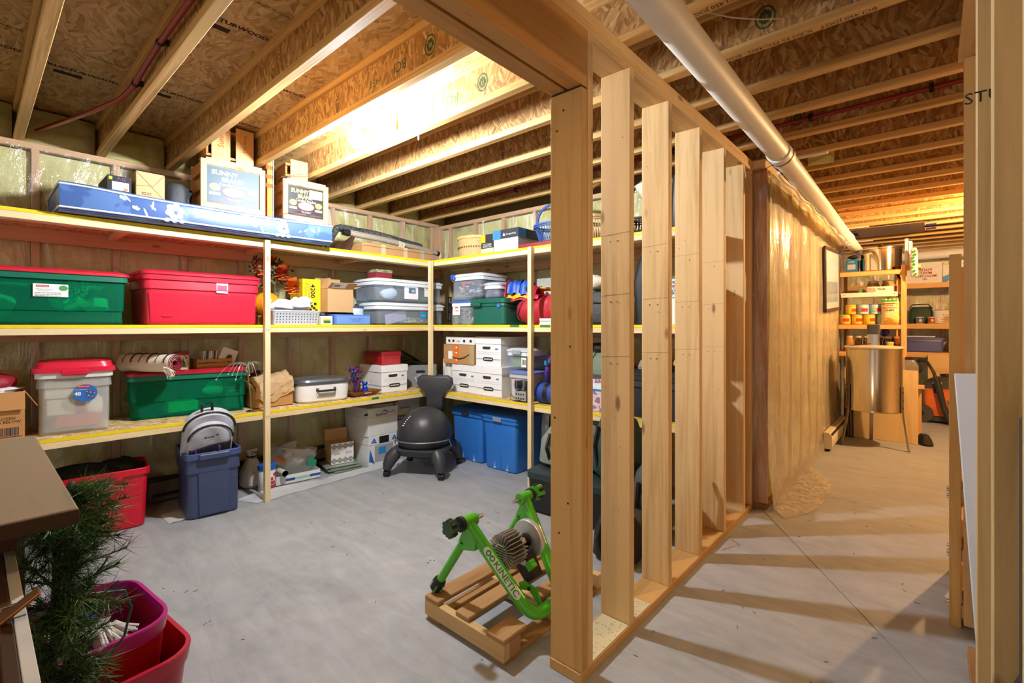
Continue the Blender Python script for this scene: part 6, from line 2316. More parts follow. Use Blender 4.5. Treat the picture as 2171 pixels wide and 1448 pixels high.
bot0, bot1 = Vector((-1.20, 1.56, .125)), Vector((-1.20, 1.68, .125))
k0, k1 = Vector((-1.225, 1.515, .105)), Vector((-1.225, 1.725, .105))
pts = [tuple(CL + Vector((.005, 0, -.01)))] + bez(BL_, k0, bot0)[0:] + bez(bot1, k1, BR_) + [tuple(CR + Vector((.005, 0, -.01)))]
MB().tube(pts, .0265, 18).build('frame_tube', GR, tr, ang=60)
for C, sg in ((CL, -1), (CR, 1)):
    y0, y1 = C.y - .03, C.y + .03
    cl = MB().cyl((C.x, y0 - .01, C.z), (C.x, y1 + .01, C.z), .027, n=20).build('clamp', GR, tr)
    MB().cyl((C.x, C.y - sg * .04, C.z), (C.x, C.y - sg * .085, C.z), .0095, n=14).build('axle_pin', STEEL, cl)
    MB().cyl((C.x, C.y + sg * .035, C.z), (C.x, C.y + sg * .052, C.z), .032, n=20).build('collar', BLACK, cl)
    MB().cyl((C.x, C.y + sg * .05, C.z), (C.x, C.y + sg * .085, C.z), .010, n=14).build('screw', STEEL, cl)
    kn = MB()
    kc = Vector((C.x, C.y + sg * .10, C.z))
    n_ = 30
    prof = []
    for i in range(n_):
        a = 2 * PI * i / n_
        r = .033 + .006 * math.cos(5 * a)
        prof.append((kc.x + r * math.cos(a), kc.z + r * math.sin(a)))
    kn.prism(prof, kc.y - .017, kc.y + .017, 'y')
    kn.build('knob', GR if sg > 0 else pm('#2c4f1c', .4), cl)
    for i in range(5):
        a = 2 * PI * i / 5 + PI / 5
        MB().blob((kc.x + .03 * math.cos(a), kc.y, kc.z + .03 * math.sin(a)), .010, .019, .010, 8, 6).build('knob_grip', BLACK, cl)
    # swing leg
    hinge = C + Vector((-.005, 0, -.05))
    foot = Vector((-1.665, C.y + sg * .012 - .02, .135))
    gs = MB()
    gs.M = None
    gs.prism([(C.x - .01, C.z - .02), (C.x + .06, C.z - .07), (C.x + .05, C.z - .11), (C.x - .03, C.z - .13), (C.x - .05, C.z - .10)], C.y - .013, C.y + .013, 'y')
    gs.build('gusset', GR, tr)
    top = Vector((C.x - .03, C.y, C.z - .10))
    L = MB().tube([tuple(top), tuple(foot)], .019, 14).build('swing_leg', GR, tr)
    MB().cyl((C.x - .03, C.y - .018, C.z - .10), (C.x - .03, C.y + .018, C.z - .10), .006, n=10).build('hinge_bolt', BLACK, L)
    dr = (foot - top).normalized()
    ft = MB().tube([tuple(foot - dr * .035), tuple(foot - dr * .01), tuple(foot + dr * .02), tuple(foot + dr * .03)], [.024, .031, .027, .014], 14).build('rubber_foot', BLACK, L)
    side = dr.cross(Vector((0, 1, 0))).normalized()
    for i in range(6):
        a = 2 * PI * i / 6
        e = side * math.cos(a) + Vector((0, 1, 0)) * math.sin(a)
        MB().tube([tuple(foot - dr * .02 + e * .0285), tuple(foot + dr * .012 + e * .0295)], .004, 5).build('green_stripe', GR, L)
MB().box(-1.26, -1.2, 1.59, 1.65, .1035, .115, .003).build('frame_pad', BLACK, tr)
# white decal wrapped on the near tube
A_, B_ = CL + Vector((.005, 0, -.01)), BL_
ax = (B_ - A_).normalized()
nv = (Vector((0, 0, 1.3)) - (A_ + B_) / 2)
nv = (nv - ax * nv.dot(ax)).normalized()
bv = ax.cross(nv)
Ltot = (B_ - A_).length


def ontube(l, a, r):
    return tuple(A_ + ax * l + (nv * math.cos(a) + bv * math.sin(a)) * r)


dec = MB()
l0, l1, aw = .115, .355, .62
dec.grid(lambda u, v: ontube(l0 + (l1 - l0) * u + (.016 * abs(2 * v - 1) ** 3 * (1 if u < .04 else (-1 if u > .96 else 0))), -aw + 2 * aw * v, .0271), 26, 12)
dec.build('decal', pm('#e6eae4', .4), tr, recalc=False)
vs, fs = text_mesh('KINETIC', .03, .0006, fit=(.155, .026))
bq = bmesh.new()
bv_ = [bq.verts.new(v) for v in vs]
for f in fs:
    try:
        bq.faces.new([bv_[i] for i in f])
    except ValueError:
        pass
bmesh.ops.triangulate(bq, faces=bq.faces)
bmesh.ops.subdivide_edges(bq, edges=bq.edges, cuts=3, use_grid_fill=True)
bq.verts.index_update()
vs, fs = [v.co.copy() for v in bq.verts], [tuple(v.index for v in f.verts) for f in bq.faces]
bq.free()
sgn = 1
dm = MB()
dm.add([ontube(.265 + v.x, -sgn * v.y / .0275, .0278) for v in vs], fs)
dm.build('lettering', pm('#3f9a16', .4), tr, smooth=False, recalc=False)
dm = MB()
for cx in (.142, .168):
    vs, fs = [], []
    for i in range(20):
        a = 2 * PI * i / 20
        for r in (.006, .0125):
            vs.append(ontube(cx + r * math.cos(a), r * math.sin(a) / .0275, .0278))
    fs = [(2 * i, 2 * i + 1, (2 * i + 3) % 40, (2 * i + 2) % 40) for i in range(20)]
    dm.add(vs, fs)
dm.build('decal_rings', pm('#3f9a16', .4), tr, smooth=False, recalc=False)
# resistance unit with cooling fins, roller and flywheel
RX, RZ = -1.385, .325
ALU = pm('#bdb7ae', .4, .6)
MB().cyl((RX, 1.505, RZ), (RX, 1.60, RZ), .045, n=24).build('fluid_housing', pm('#55514c', .4, .7), tr)
fin = MB().box(.030, .074, -.0015, .0015, -.05, .05, .0008)
fin0 = None
for i in range(26):
    a = 2 * PI * i / 26
    M_ = Matrix.Translation((RX, 1.55, RZ)) @ Matrix.Rotation(a, 4, 'Y')
    if fin0 is None:
        fm = MB().box(.030, .074, -.048, .048, -.0016, .0016, .0006)
        fin0 = fm.build('cooling_fin', ALU, tr)
        fin0.matrix_basis = M_
    else:
        o = bpy.data.objects.new('cooling_fin', fin0.data)
        COL.objects.link(o)
        o.parent = tr
        o.matrix_basis = M_
for i in range(7):
    z = -.03 + i * .01
    wd = math.sqrt(max(.0004, .036 ** 2 - z * z))
    bx('cap_rib', ALU, tr, RX - wd, RX + wd, 1.498, 1.507, RZ + z - .002, RZ + z + .002, .0006)
MB().cyl((RX, 1.60, RZ), (RX, 1.665, RZ), .024, .019, n=20).build('roller', pm('#d0b9a0', .18, 1.0), tr)
MB().cyl((RX, 1.66, RZ), (RX, 1.675, RZ), .03, n=20).build('bearing', BLACK, tr)
m = MB()
m.lathe([(0, 0), (.082, 0), (.086, .004), (.086, .022), (.082, .026), (0, .026)], 40)
o = m.build('flywheel', pm('#dfe1e3', .34, .75), tr)
o.matrix_basis = Matrix.Translation((RX, 1.676, RZ)) @ Matrix.Rotation(-PI / 2, 4, 'X')
m = MB()
m.prism([(RX - .02, RZ - .03), (RX + .055, RZ - .02), (RX + .11, RZ - .11), (RX + .06, RZ - .15), (RX + .0, RZ - .09)], 1.60, 1.655, 'y')
m.build('bracket', pm('#1f1f22', .45), tr)
bx('bar_code_label', PAPER, tr, RX + .025, RX + .06, 1.5985, 1.5995, RZ - .075, RZ - .05, 0)
m = MB()
m.prism([(RX + .03, RZ - .15), (RX + .06, RZ - .13), (RX + .13, RZ - .145), (RX + .155, RZ - .20), (RX + .14, RZ - .21), (RX + .09, RZ - .165), (RX + .04, RZ - .175)], 1.585, 1.591, 'y')
m.build('yoke', GR, tr)
MB().cyl((RX + .09, 1.58, RZ - .155), (RX + .09, 1.596, RZ - .155), .008, n=12).build('yoke_bolt', BLACK, tr)
m = MB()
prof = []
for i in range(20):
    a = 2 * PI * i / 20
    r = .02 + .004 * math.cos(4 * a)
    prof.append((RX + .10 + r * math.cos(a), RZ - .05 + r * math.sin(a)))
m.prism(prof, 1.57, 1.60, 'y')
m.build('tension_knob', GR, tr)

# ------------------------------------------------------------------ left foreground: bench, trunk, pine garland, red bins
bn = thing('wooden_bench', 'dark brown weathered bench top with thick edge, cut by the frame', 'bench', (0, 0, 0))
DWX = wood('x', '#85735c', '#54412f', .5, knots=False, cross=9)
DWD = wood('z', '#3a2517', '#24150b', .6, knots=False)
bx('top', DWX, bn, -2.34, -1.34, -.60, .152, .885, .917, .004)
bx('edge_strip', wood('y', '#3a2718', '#24170d', .6, knots=False), bn, -1.3395, -1.334, -.60, .152, .886, .916, .001)
for (x, y) in ((-2.28, .06), (-2.28, -.55), (-1.6, -.55)):
    bx('leg', DWD, bn, x, x + .06, y, y + .06, 0, .8845)
bx('apron', DWD, bn, -2.22, -1.6, -.53, -.51, .80, .8845)
tk = thing('wooden_chest', 'dark open chest with whitish top edge and steel hasp at the frame edge', 'chest', (0, 0, 0))
TW = wood('x', '#3b2413', '#221208', .5, knots=False, cross=16)
bx('side_panel', TW, tk, -1.52, -.72, .030, .0485, .02, .803, .002)
bx('top_trim', pm('#b5b1a8', .6, var=.15), tk, -1.52, -.72, .049, .066, .7955, .803, .001)
bx('outer_lining', pm('#a9a59c', .6, var=.15), tk, -1.52, -.72, .049, .066, .05, .795, .001)
bx('side_panel', TW, tk, -1.52, -.72, -.48, -.455, .02, .795, .002)
bx('end_panel', TW, tk, -1.52, -1.495, -.454, .0295, .02, .795, .002)
bx('end_panel', TW, tk, -.745, -.72, -.454, .0295, .02, .795, .002)
bx('bottom', TW, tk, -1.494, -.746, -.454, .0295, .02, .04, 0)
BRASS = pm('#9a7a55', .3, .9)
hp = bx('hasp_plate', BRASS, tk, -1.19, -1.13, .020, .030, .70, .79, .002)
f = MB()
f.M = Matrix.Translation((-1.16, .03, .805)) @ Matrix.Rotation(R(35), 4, 'X')
f.box(-.016, .016, 0, .062, -.002, .003, .001)
f.build('hasp_strap', pm('#8a5a30', .35, .8), tk)
MB().tube([(-1.185, .03, .80), (-1.187, .036, .818), (-1.182, .062, .82), (-1.175, .072, .812)], .0025, 8).build('hasp_loop', BRASS, tk)
MB().cyl((-1.195, .028, .80), (-1.125, .028, .80), .007, n=10).build('hinge_pin', DARKMETAL, tk)

# artificial pine garland: real needles on wire twigs
pg = thing('pine_garland', 'bushy artificial pine garland standing between the chest and the red bins', 'garland', (0, 0, 0))
rg = random.Random(21)
NEED = [MB(), MB(), MB()]
TW_ = MB()
core = [Vector((-1.55, .10, .02)), Vector((-1.54, .12, .30)), Vector((-1.54, .13, .55)), Vector((-1.58, .14, .80)), Vector((-1.72, .18, .88))]
TW_.tube([tuple(p) for p in core], .008, 6)


def corep(t):
    t *= len(core) - 1
    i = min(int(t), len(core) - 2)
    return core[i].lerp(core[i + 1], t - i)


for b in range(300):
    base = corep(rg.random())
    d = Vector((rg.uniform(-.7, 1.0), rg.uniform(-.45, 1.0), rg.uniform(-.35, .9))).normalized()
    ln = rg.uniform(.07, .15)
    if base.z + d.z * ln > .87:
        d.z = -abs(d.z) * .3
    tip = base + d * ln
    tip.y = max(tip.y, .075)
    if tip.z < .47:
        tip.x = max(tip.x, -1.60)
    TW_.tube([tuple(base), tuple(tip)], .002, 4)
    dd = (tip - base)
    for k in range(60):
        s = rg.uniform(.15, 1.0)
        p = base + dd * s
        q = (dd.normalized() * rg.uniform(.5, 1.1) + Vector((rg.gauss(0, .6), rg.gauss(0, .6), rg.gauss(0, .6)))).normalized() * rg.uniform(.035, .065)
        w = q.cross(Vector((rg.gauss(0, 1), rg.gauss(0, 1), rg.gauss(0, 1)))).normalized() * .0011
        e = p + q
        e.y = max(e.y, .068)
        if e.z < .44:
            e.x = max(e.x, -1.625)
        if e.y < .16:
            e.z = min(e.z, .88)
        NEED[b % 3].add([tuple(p - w), tuple(p + w), tuple(e)], [(0, 1, 2)])
for i, c in enumerate(('#2f5226', '#3f6a2c', '#587f3a')):
    o = NEED[i].build('needles', pm(c, .55, var=.2), pg, smooth=False, recalc=False)
    o['kind'] = 'stuff'
TW_.build('twig', pm('#4a3a26', .8), pg)
MB().tube([(-1.60, .20, .62), (-1.60, .27, .60), (-1.60, .285, .55), (-1.60, .27, .48), (-1.60, .24, .44)], .003, 6).build('light_cord', pm('#1e4a44', .5), pg)
for i in range(6):
    p = (rg.uniform(-1.62, -1.5), rg.uniform(.16, .22), rg.uniform(.3, .8))
    MB().tube([p, (p[0] + .004, p[1] + .012, p[2] + .01)], .0028, 6).build('fairy_bulb', clear('#e8eef0', .5, .1), pg)


def openbin(label, loc, rz, w, d, h, col, rimcol):
    t = thing('dish_tub', label, 'tub', loc, rz, 'nested red tubs')
    mt = pm(col, .3, var=.05)
    MB().rr([(0, w * .78, d * .78, .06), (.02, w * .82, d * .82, .07), (h - .02, w * .96, d * .96, .09), (h - .02, w * .93, d * .93, .085), (.03, w * .79, d * .79, .065)], k=8, cap0=True, cap1=True).build('body', mt, t)
    MB().rr([(h - .045, w * .985, d * .985, .10), (h - .02, w * 1.0, d * 1.0, .10), (h - .004, w * 1.02, d * 1.02, .11), (h, w * 1.01, d * 1.01, .11), (h, w * .95, d * .95, .09), (h - .02, w * .93, d * .93, .088), (h - .045, w * .95, d * .95, .09)], k=8, cap0=False, cap1=False).build('rim', pm(rimcol, .3, var=.03), t)
    return t


openbin('lower red tub holding the magenta-rimmed one', (-1.88, .235, .001), .10, .245, .205, .33, '#b0101f', '#c0203a')
openbin('upper red tub with magenta rim full of odds and ends', (-1.905, .228, .085), .10, .208, .170, .335, '#b8122a', '#b81878')
t = thing('mop_head', 'white string mop head lying in the upper tub', 'mop', (-1.87, .25, .345), .1)
m = MB()
rg = random.Random(31)
for i in range(46):
    a = rg.uniform(-.3, 1.6)
    r = rg.uniform(.05, .10)
    m.tube([(0, 0, .02), (math.cos(a) * r * .5, math.sin(a) * r * .5, .045 + rg.uniform(0, .012)), (math.cos(a) * r, math.sin(a) * r, rg.uniform(.0, .03))], .0045, 5)
o = m.build('strings', pm('#e9e7e2', .9), t)
o['kind'] = 'stuff'
MB().blob((-.03, -.03, .03), .06, .035, .03, 12, 8, .15, 2).build('pad', pm('#ddd8cc', .8), t)
t = thing('white_scoop', 'glossy cream plastic scoop lying in the upper tub', 'scoop', (-1.90, .19, .375), .6)
MB().grid(lambda u, v: (-.09 + .18 * u, -.05 + .10 * v, .03 * (2 * v - 1) ** 2 + .02 * (2 * u - 1) ** 2), 12, 8).build('bowl', pm('#eee9dc', .15, coat=.6), t, recalc=False)
t = thing('blue_pouch', 'bright blue fabric pouch in the upper tub', 'pouch', (-1.97, .215, .28), .2)
MB().box(-.07, .07, -.06, .06, 0, .10, .012).build('pouch', pm('#1f4fe0', .6, bump=.2), t)
t = thing('wire_loop', 'bent steel wire loop standing in the upper tub', 'wire', (-2.0, .18, .345), 0)
MB().tube([(0, -.06, 0), (.02, .03, .08), (.03, .09, .085), (.05, .10, .06), (.09, .06, -.01), (.12, .02, -.03)], .004, 8).build('wire', STEEL, t)
t = thing('green_scrubber', 'small green nylon scrubber in the upper tub', 'brush', (-1.80, .12, .36), 0)
MB().lathe([(0, 0), (.018, .004), (.014, .01), (.019, .016), (.014, .022), (.019, .028), (.01, .034), (0, .034)], 14).build('bristles', pm('#0f7a55', .6, bump=.4), t)
t = thing('steel_ladle', 'steel ladle lying across the upper tub', 'ladle', (-1.79, .165, .37), .4)
MB().blob((0, 0, 0), .03, .025, .018, 12, 8).build('bowl', CHROME, t)
MB().tube([(-.02, 0, .01), (-.08, -.02, .012), (-.13, -.05, .01)], .004, 6).build('handle', CHROME, t)
inside('rag_fill', 'dark rags filling the bottom of the upper tub', (0, 0, 0), .13, .10, .08, '#7a1420', 25, (-1.905, .228, .22), 0, 'rags')

# ------------------------------------------------------------------ pipes along the ceiling
PVC = pm('#ece7dd', .5, var=.03)
pp = thing('drain_pipe', 'white plastic drain pipe running under the joists along the corridor', 'pipe', (0, 0, 0))
MB().cyl((-.622, -.6, 2.315), (-.655, 3.05, 2.285), .057, n=28).build('pipe_length', PVC, pp)
MB().cyl((-.655, 3.04, 2.286), (-.70, 6.35, 2.262), .057, n=28).build('pipe_length', PVC, pp)
MB().cyl((-.70, 6.34, 2.262), (-.715, 7.8, 2.25), .057, n=28).build('pipe_length', PVC, pp)
for (y, x, z) in ((3.05, -.655, 2.285), (6.36, -.70, 2.262)):
    MB().cyl((x, y - .02, z), (x - .001, y + .13, z - .001), .064, n=28).build('coupling', PVC, pp)
MB().tube([(-.715, 7.75, 2.25), (-.716, 7.88, 2.25), (-.70, 7.97, 2.25), (-.6, 8.02, 2.25)], .06, 20).build('elbow', PVC, pp)
MB().tube([(-.655 + .067 * math.cos(a), 3.10, 2.286 + .067 * math.sin(a)) for a in [2 * PI * i / 20 for i in range(20)]], .002, 5, closed=True).build('hanger_wire', DARKMETAL, pp)
MB().tube([(-.69, 3.10, 2.345), (-.68, 3.1, 2.47)], .002, 5).build('hanger_wire', DARKMETAL, pp)
MB().tube([(-.69, 3.095, 2.235), (-.75, 3.06, 2.20), (-.80, 3.05, 2.185)], .002, 5).build('wire_tail', DARKMETAL, pp)
STRAP = pm('#efe9dc', .5)
m = MB()
for i in range(60):
    y = 3.25 + i * .055
    m.tube([(-.70 - .006 * math.sin(i * .6), y, 2.226 - .012 * abs(math.sin(i * .35)) - i * .0002), (-.70 - .006 * math.sin((i + 1) * .6), y + .055, 2.226 - .012 * abs(math.sin((i + 1) * .35)) - (i + 1) * .0002)], .009, 6)
m.build('plastic_strapping', STRAP, pp)
pp2 = thing('drain_pipe', 'white plastic pipe crossing the far pantry wall above the top shelf', 'pipe', (0, 0, 0))
MB().cyl((-.62, 9.4, 2.32), (1.6, 9.4, 2.36), .055, n=24).build('pipe_length', PVC, pp2)
MB().cyl((-.62, 9.4, 2.32), (-.62, 8.02, 2.25), .055, n=24).build('pipe_length', PVC, pp2)
RED = pm('#8e2323', .3, var=.06)
rp = thing('heating_tube', 'red heating tube clipped to the first joist and dipping to the wall', 'pipe', (0, 0, 0))
yj = jst(1) - .04
pts = [(-4.27, .285, 2.535), (-4.0, .36, 2.53), (-3.6, .47, 2.525), (-3.3, yj - .02, 2.525), (-3.08, yj, 2.532), (-2.85, yj, 2.55), (-2.58, yj, 2.558), (-2.1, yj, 2.545), (-1.5, yj, 2.545), (-1.0, yj, 2.55)]
MB().tube(pts, .0125, 12).build('tube', RED, rp)
for x, z in ((-3.06, 2.533), (-2.58, 2.557)):
    m = MB().lathe([(.013, -.009), (.0165, -.009), (.0165, .009), (.013, .009), (.013, -.009)], 14)
    o = m.build('clip', BLACK, rp)
    o.matrix_basis = Matrix.Translation((x, yj, z)) @ Matrix.Rotation(PI / 2, 4, 'Y')
    bx('clip_base', BLACK, rp, x - .008, x + .008, yj + .012, yj + .032, z - .004, z + .024, .001)
rp2 = thing('heating_tube', 'red heating tube clipped along the joist over the partition', 'pipe', (0, 0, 0))
yj2 = jst(8) - .03
MB().tube([(-4.2, yj2, 2.54), (-2.5, yj2, 2.555), (-.7, yj2, 2.548), (.6, yj2, 2.555), (1.6, yj2, 2.55)], .0125, 12).build('tube', RED, rp2)
for x in (-2.9, -2.3, -.55, .0, -1.4):
    bx('clip', BLACK, rp2, x - .01, x + .01, yj2 - .017, yj2 + .022, 2.535, 2.575, .003)
t = thing('ceiling_wire', 'slack white cable crossing between two joists over the corridor', 'cable', (0, 0, 0), 0)
MB().tube([(-.66, 1.86, 2.505), (-.58, 1.95, 2.49), (-.5, 2.04, 2.492), (-.44, 2.12, 2.51)], .003, 6).build('cable', pm('#d9cbb4', .5), t)
m = MB()
rg = random.Random(44)
for i in range(70):
    if i < 40:
        x, y = rg.uniform(-3.2, -1.3), rg.uniform(.6, 2.6)
    else:
        x, y = rg.uniform(-.9, 0), rg.uniform(1.7, 4.5)
    a, l = rg.uniform(0, 3), rg.uniform(.003, .012)
    m.M = Matrix.Translation((x, y, .001)) @ Matrix.Rotation(a, 4, 'Z')
    m.box(-l, l, -.0015, .0015, -.0008, .0012)
o = m.build('floor_debris', pm('#8a7a60', .9, var=.4), None, smooth=False)
tag(o, 'scattered wood chips and grit on the concrete floor', 'debris', kind='stuff')
# cobwebs and a hook wire in the left-hand bays
t = thing('ceiling_wire', 'thin wire with bent end hanging from the joist near the bulb', 'wire', (-2.2, jst(2) + .2, 2.70), 0)
MB().tube([(0, 0, 0), (.0, .0, -.12), (-.003, .0, -.2), (-.02, 0, -.17)], .0015, 5).build('wire', pm('#b9b4aa', .4, .5), t)
t = thing('ceiling_hook', 'small white cord loop hanging under the joist by the bulb', 'hook', (-2.33, jst(4), 2.458), 0)
MB().tube([(0, 0, 0), (.006, 0, -.02), (.002, 0, -.042), (-.006, 0, -.03), (0, 0, -.01)], .0018, 5).build('loop', WHITE, t)

# ------------------------------------------------------------------ corridor things: framed print, heater, extractor, board
t = thing('framed_picture', 'dark framed landscape print hanging on the polythene wall', 'picture', (CX1 + .035, 6.35, 1.80), FA)
t.rotation_euler = (0, R(-3.0), FA)
FRM = pm('#4a3238', .4)
Wp, Hp = .50, .345
for (x0, x1, z0, z1) in ((-Wp, Wp, Hp - .035, Hp), (-Wp, Wp, -Hp, -Hp + .035), (-Wp, -Wp + .035, -Hp, Hp), (Wp - .035, Wp, -Hp, Hp)):
    bx('frame_bar', FRM, t, x0, x1, -.012, .012, z0, z1, .003)
bx('mat_board', pm('#d8cbc0', .7), t, -Wp + .03, Wp - .03, -.002, .006, -Hp + .03, Hp - .03, 0)
bx('print_sky', pm('#c9cdd2', .5, var=.1, scale=4), t, -Wp + .12, Wp - .12, -.0034, -.002, -.02, Hp - .10, 0)
bx('print_land', pm('#8f98a6', .5, var=.3, scale=6), t, -Wp + .12, Wp - .12, -.0034, -.002, -Hp + .1, -.02, 0)
bx('glass', clear('#e6ecf0', .12, .03), t, -Wp + .03, Wp - .03, -.008, -.006, -Hp + .03, Hp - .03, 0)
t = thing('baseboard_heater', 'cream baseboard heater at the foot of the polythene wall', 'heater', (CX1 + .03, 6.45, 0), FA)
CRM = pm('#e6dcc6', .4)
MB().prism([(-.0, .03), (-.062, .03), (-.07, .05), (-.07, .15), (-.045, .19), (0, .19)], -.62, .62, 'x').build('body', CRM, t)
MB().prism([(-.072, .028), (-.072, .16), (-.045, .195), (0, .195), (0, .028)], -.64, -.618, 'x').build('end_cap', CRM, t)
MB().prism([(-.068, .156), (-.047, .185), (-.044, .185), (-.062, .152)], -.6, .6, 'x').build('outlet_slot', BLACK, t)
bx('foot', BLACK, t, -.6, -.57, -.05, -.01, 0, .03, 0)

ex = thing('honey_extractor', 'tall stainless honey extractor drum on three bent steel legs', 'extractor', (-.47, 6.44, 0), 0)
SS = pm('#cfc6b8', .16, 1.0, var=.02)
MB().lathe([(.245, .385), (.25, .388), (.25, .40), (.247, .405), (.247, 1.04), (.253, 1.045), (.253, 1.058), (.245, 1.06), (.24, 1.055)], 48).build('drum', SS, ex)
MB().lathe([(0, .38), (.245, .385)], 48).build('drum_bottom', SS, ex)
MB().lathe([(.258, 1.052), (.262, 1.056), (.262, 1.068), (.256, 1.072), (.1, 1.082), (0, 1.084)], 48).build('lid', pm('#e2d6c2', .25, .3), ex)
mo = MB().rr([(1.08, .05, .05, .01), (1.20, .05, .05, .01)]).build('motor_bracket', STEEL, ex)
MB().rr([(1.20, .055, .055, .02), (1.30, .055, .055, .02), (1.305, .05, .05, .02)]).build('motor', pm('#45474e', .35), ex)
MB().tube([(-.02, -.05, 1.10), (-.12, -.16, 1.086), (-.2, -.12, 1.08)], .004, 6).build('power_cord', BLACK, ex)
MB().lathe([(0, 1.08), (.008, 1.085), (.004, 1.10), (.009, 1.108), (0, 1.115)], 10, (-.19, -.1, 0)).build('lid_knob', STEEL, ex)
for (fx, fy) in ((-.73, 6.25), (-.181, 6.35), (-.512, 6.727)):
    d = Vector((fx + .47, fy - 6.44, 0))
    rr_ = d.length
    d.normalize()
    s_ = Vector((-d.y, d.x, 0)) * .017
    m = MB()
    path = [d * .254 + Vector((0, 0, .66)), d * .256 + Vector((0, 0, .40)), d * .262 + Vector((0, 0, .33)), d * rr_ + Vector((0, 0, .02)), d * (rr_ + .012) + Vector((0, 0, .0))]
    vs, fs = [], []
    for p in path:
        for q in (-1, 1):
            vs += [tuple(p + s_ * q), tuple(p + s_ * q + d * .006)]
    for i in range(len(path) - 1):
        b = i * 4
        fs += [(b, b + 2, b + 6, b + 4), (b + 1, b + 5, b + 7, b + 3), (b, b + 4, b + 5, b + 1), (b + 2, b + 3, b + 7, b + 6)]
    fs += [(0, 1, 3, 2), tuple(len(vs) - 4 + k for k in (0, 2, 3, 1))]
    m.add(vs, fs)
    L = m.build('leg', pm('#a89c8c', .3, .9), ex, smooth=False)
    for z in (.44, .52, .60):
        p = d * .262 + Vector((0, 0, z))
        MB().cyl(tuple(p - d * .004), tuple(p + d * .004), .007, n=8).build('leg_bolt', DARKMETAL, L)
t = thing('plywood_sheet', 'plain plywood sheet leaning behind the honey extractor', 'board', (-.435, 6.79, 0), 0, rx=R(-3.5))
bx('ply', wood('z', '#e8c890', '#d2a868', knots=False, cross=8), t, -.325, .325, 0, .013, .002, .80)
t = thing('black_shoe', 'crumpled black shoe on the floor beside the plywood sheet', 'shoe', (-.06, 6.86, 0), .4)
MB().rr([(0, .05, .10, .04), (.02, .055, .105, .045), (.07, .045, .08, .04), (.11, .03, .05, .03)]).build('shoe', pm('#1a1612', .7, bump=.4), t)

# ------------------------------------------------------------------ pantry unit
pu = thing('pantry_shelf', 'pine pantry shelf unit against the polythene wall', 'shelf', (0, 0, 0))
OX, OZ, OY = wood('x', '#e6b272', '#c98f4a'), wood('z', '#e6b272', '#c98f4a'), wood('y', '#e6b272', '#c98f4a')
UX0, UX1, UY0, UY1 = -.845, -.26, 6.98, 7.42
LV = (1.937, 1.675, 1.31, .985)
for i, z in enumerate(LV):
    if i == 1:
        bx('white_shelf', pm('#e8e2d4', .5), pu, UX0, UX1, UY0 + .03, UY1, z - .01, z, 0)
        bx('white_rail', pm('#efe8d8', .5), pu, UX0 + .02, UX1 - .03, UY0 + .012, UY0 + .029, z - .045, z + .008)
        m = MB()
        for x in (UX0 + .05, UX1 - .06):
            m.cyl((x, UY0 + .012, z - .018), (x, UY0 + .009, z - .018), .005, n=8)
        m.build('screw', DARKMETAL, pu)
    else:
        bx('shelf_board', wood('x', '#b5642e', '#8f4a1e'), pu, UX0, UX1, UY0 + .004, UY1, z - .016, z, 0)
        bx('front_rail', OX, pu, UX0, UX1 - .002, UY0 - .02, UY0 + .003, z - .058, z - .008)
for (x, y) in ((UX1, UY0 - .015), (UX1, UY1 - .09)):
    bx('post', OZ, pu, x, x + .038, y, y + .089, .93, 1.98)
bx('brace', OZ, pu, UX0 - .0, UX0 + .038, UY1 - .03, UY1, 0, 1.93)
bx('brace', OZ, pu, UX1 - .06, UX1 - .022, UY1 - .03, UY1, 0, 1.93)
f = MB().prism([(UX1 - .05, 1.88), (UX1 - .012, 1.88), (UX1, 1.80), (UX1, 1.88), (UX1 - .0, 1.87)], UY0 - .01, UY0, 'y')
f.build('gusset', OX, pu)
t = thing('stock_pot', 'large shiny stainless stock pot with black lid knob on the pantry unit', 'pot', (-.455, 7.20, LV[0] + .001), 0)
MB().lathe([(.19, 0), (.2, .005), (.203, .25), (.21, .255), (.21, .262), (.2, .265)], 40).build('pot', pm('#d8cbb6', .13, 1.0, var=.02), t)
MB().lathe([(.212, .262), (.212, .27), (.15, .285), (0, .29)], 40).build('lid', pm('#d8cbb6', .15, 1.0, var=.02), t)
MB().lathe([(.012, .288), (.012, .30), (.032, .31), (.032, .322), (0, .326)], 16).build('knob', BLACK, t)
for a in (-2.4, .6):
    c, s = math.cos(a), math.sin(a)
    MB().tube([(c * .205 - s * .04, s * .205 + c * .04, .22), (c * .25 - s * .035, s * .25 + c * .035, .225), (c * .25 + s * .035, s * .25 - c * .035, .225), (c * .205 + s * .04, s * .205 - c * .04, .22)], .006, 8).build('handle', STEEL, t)
t = carton('small blue carton beside the stock pot', .115, .16, .155, (-.73, 7.07, LV[0] + .001), 0, '#1f6fa8')
text(t, '6 PACK', .02, (.0, -.001, .125), PAPER, fit=(.06,))
bx('picture', pm('#a8b0b8', .5), t, -.04, .04, -.0008, 0, .035, .095, 0)
inside('dark_bottle_box', 'dark packet on top of the small blue carton', (0, 0, 0), .05, .06, .03, '#2a221c', 28, (-.72, 7.14, LV[0] + .185), 0, 'packet')
for i, (x, h_, c) in enumerate(((-.225, .30, '#dfe0ea'), (-.19, .27, '#f0ede6'))):
    t = carton(('tall white cereal carton with blue letters at the end of the pantry unit', 'second white carton with letter S on its spine')[i], .03, .18, h_, (x + .01, 7.03 + .02 * i, LV[0] + .0455), 0, c)
    text(t, 'S', .03, (0, -.001, h_ * .55), pm('#3a52a0', .5), fit=(.014,))
bx('top_ledge', OX, pu, UX1 - .0, UX1 + .17, UY0 + .02, UY1 - .1, 1.9405, 1.98)
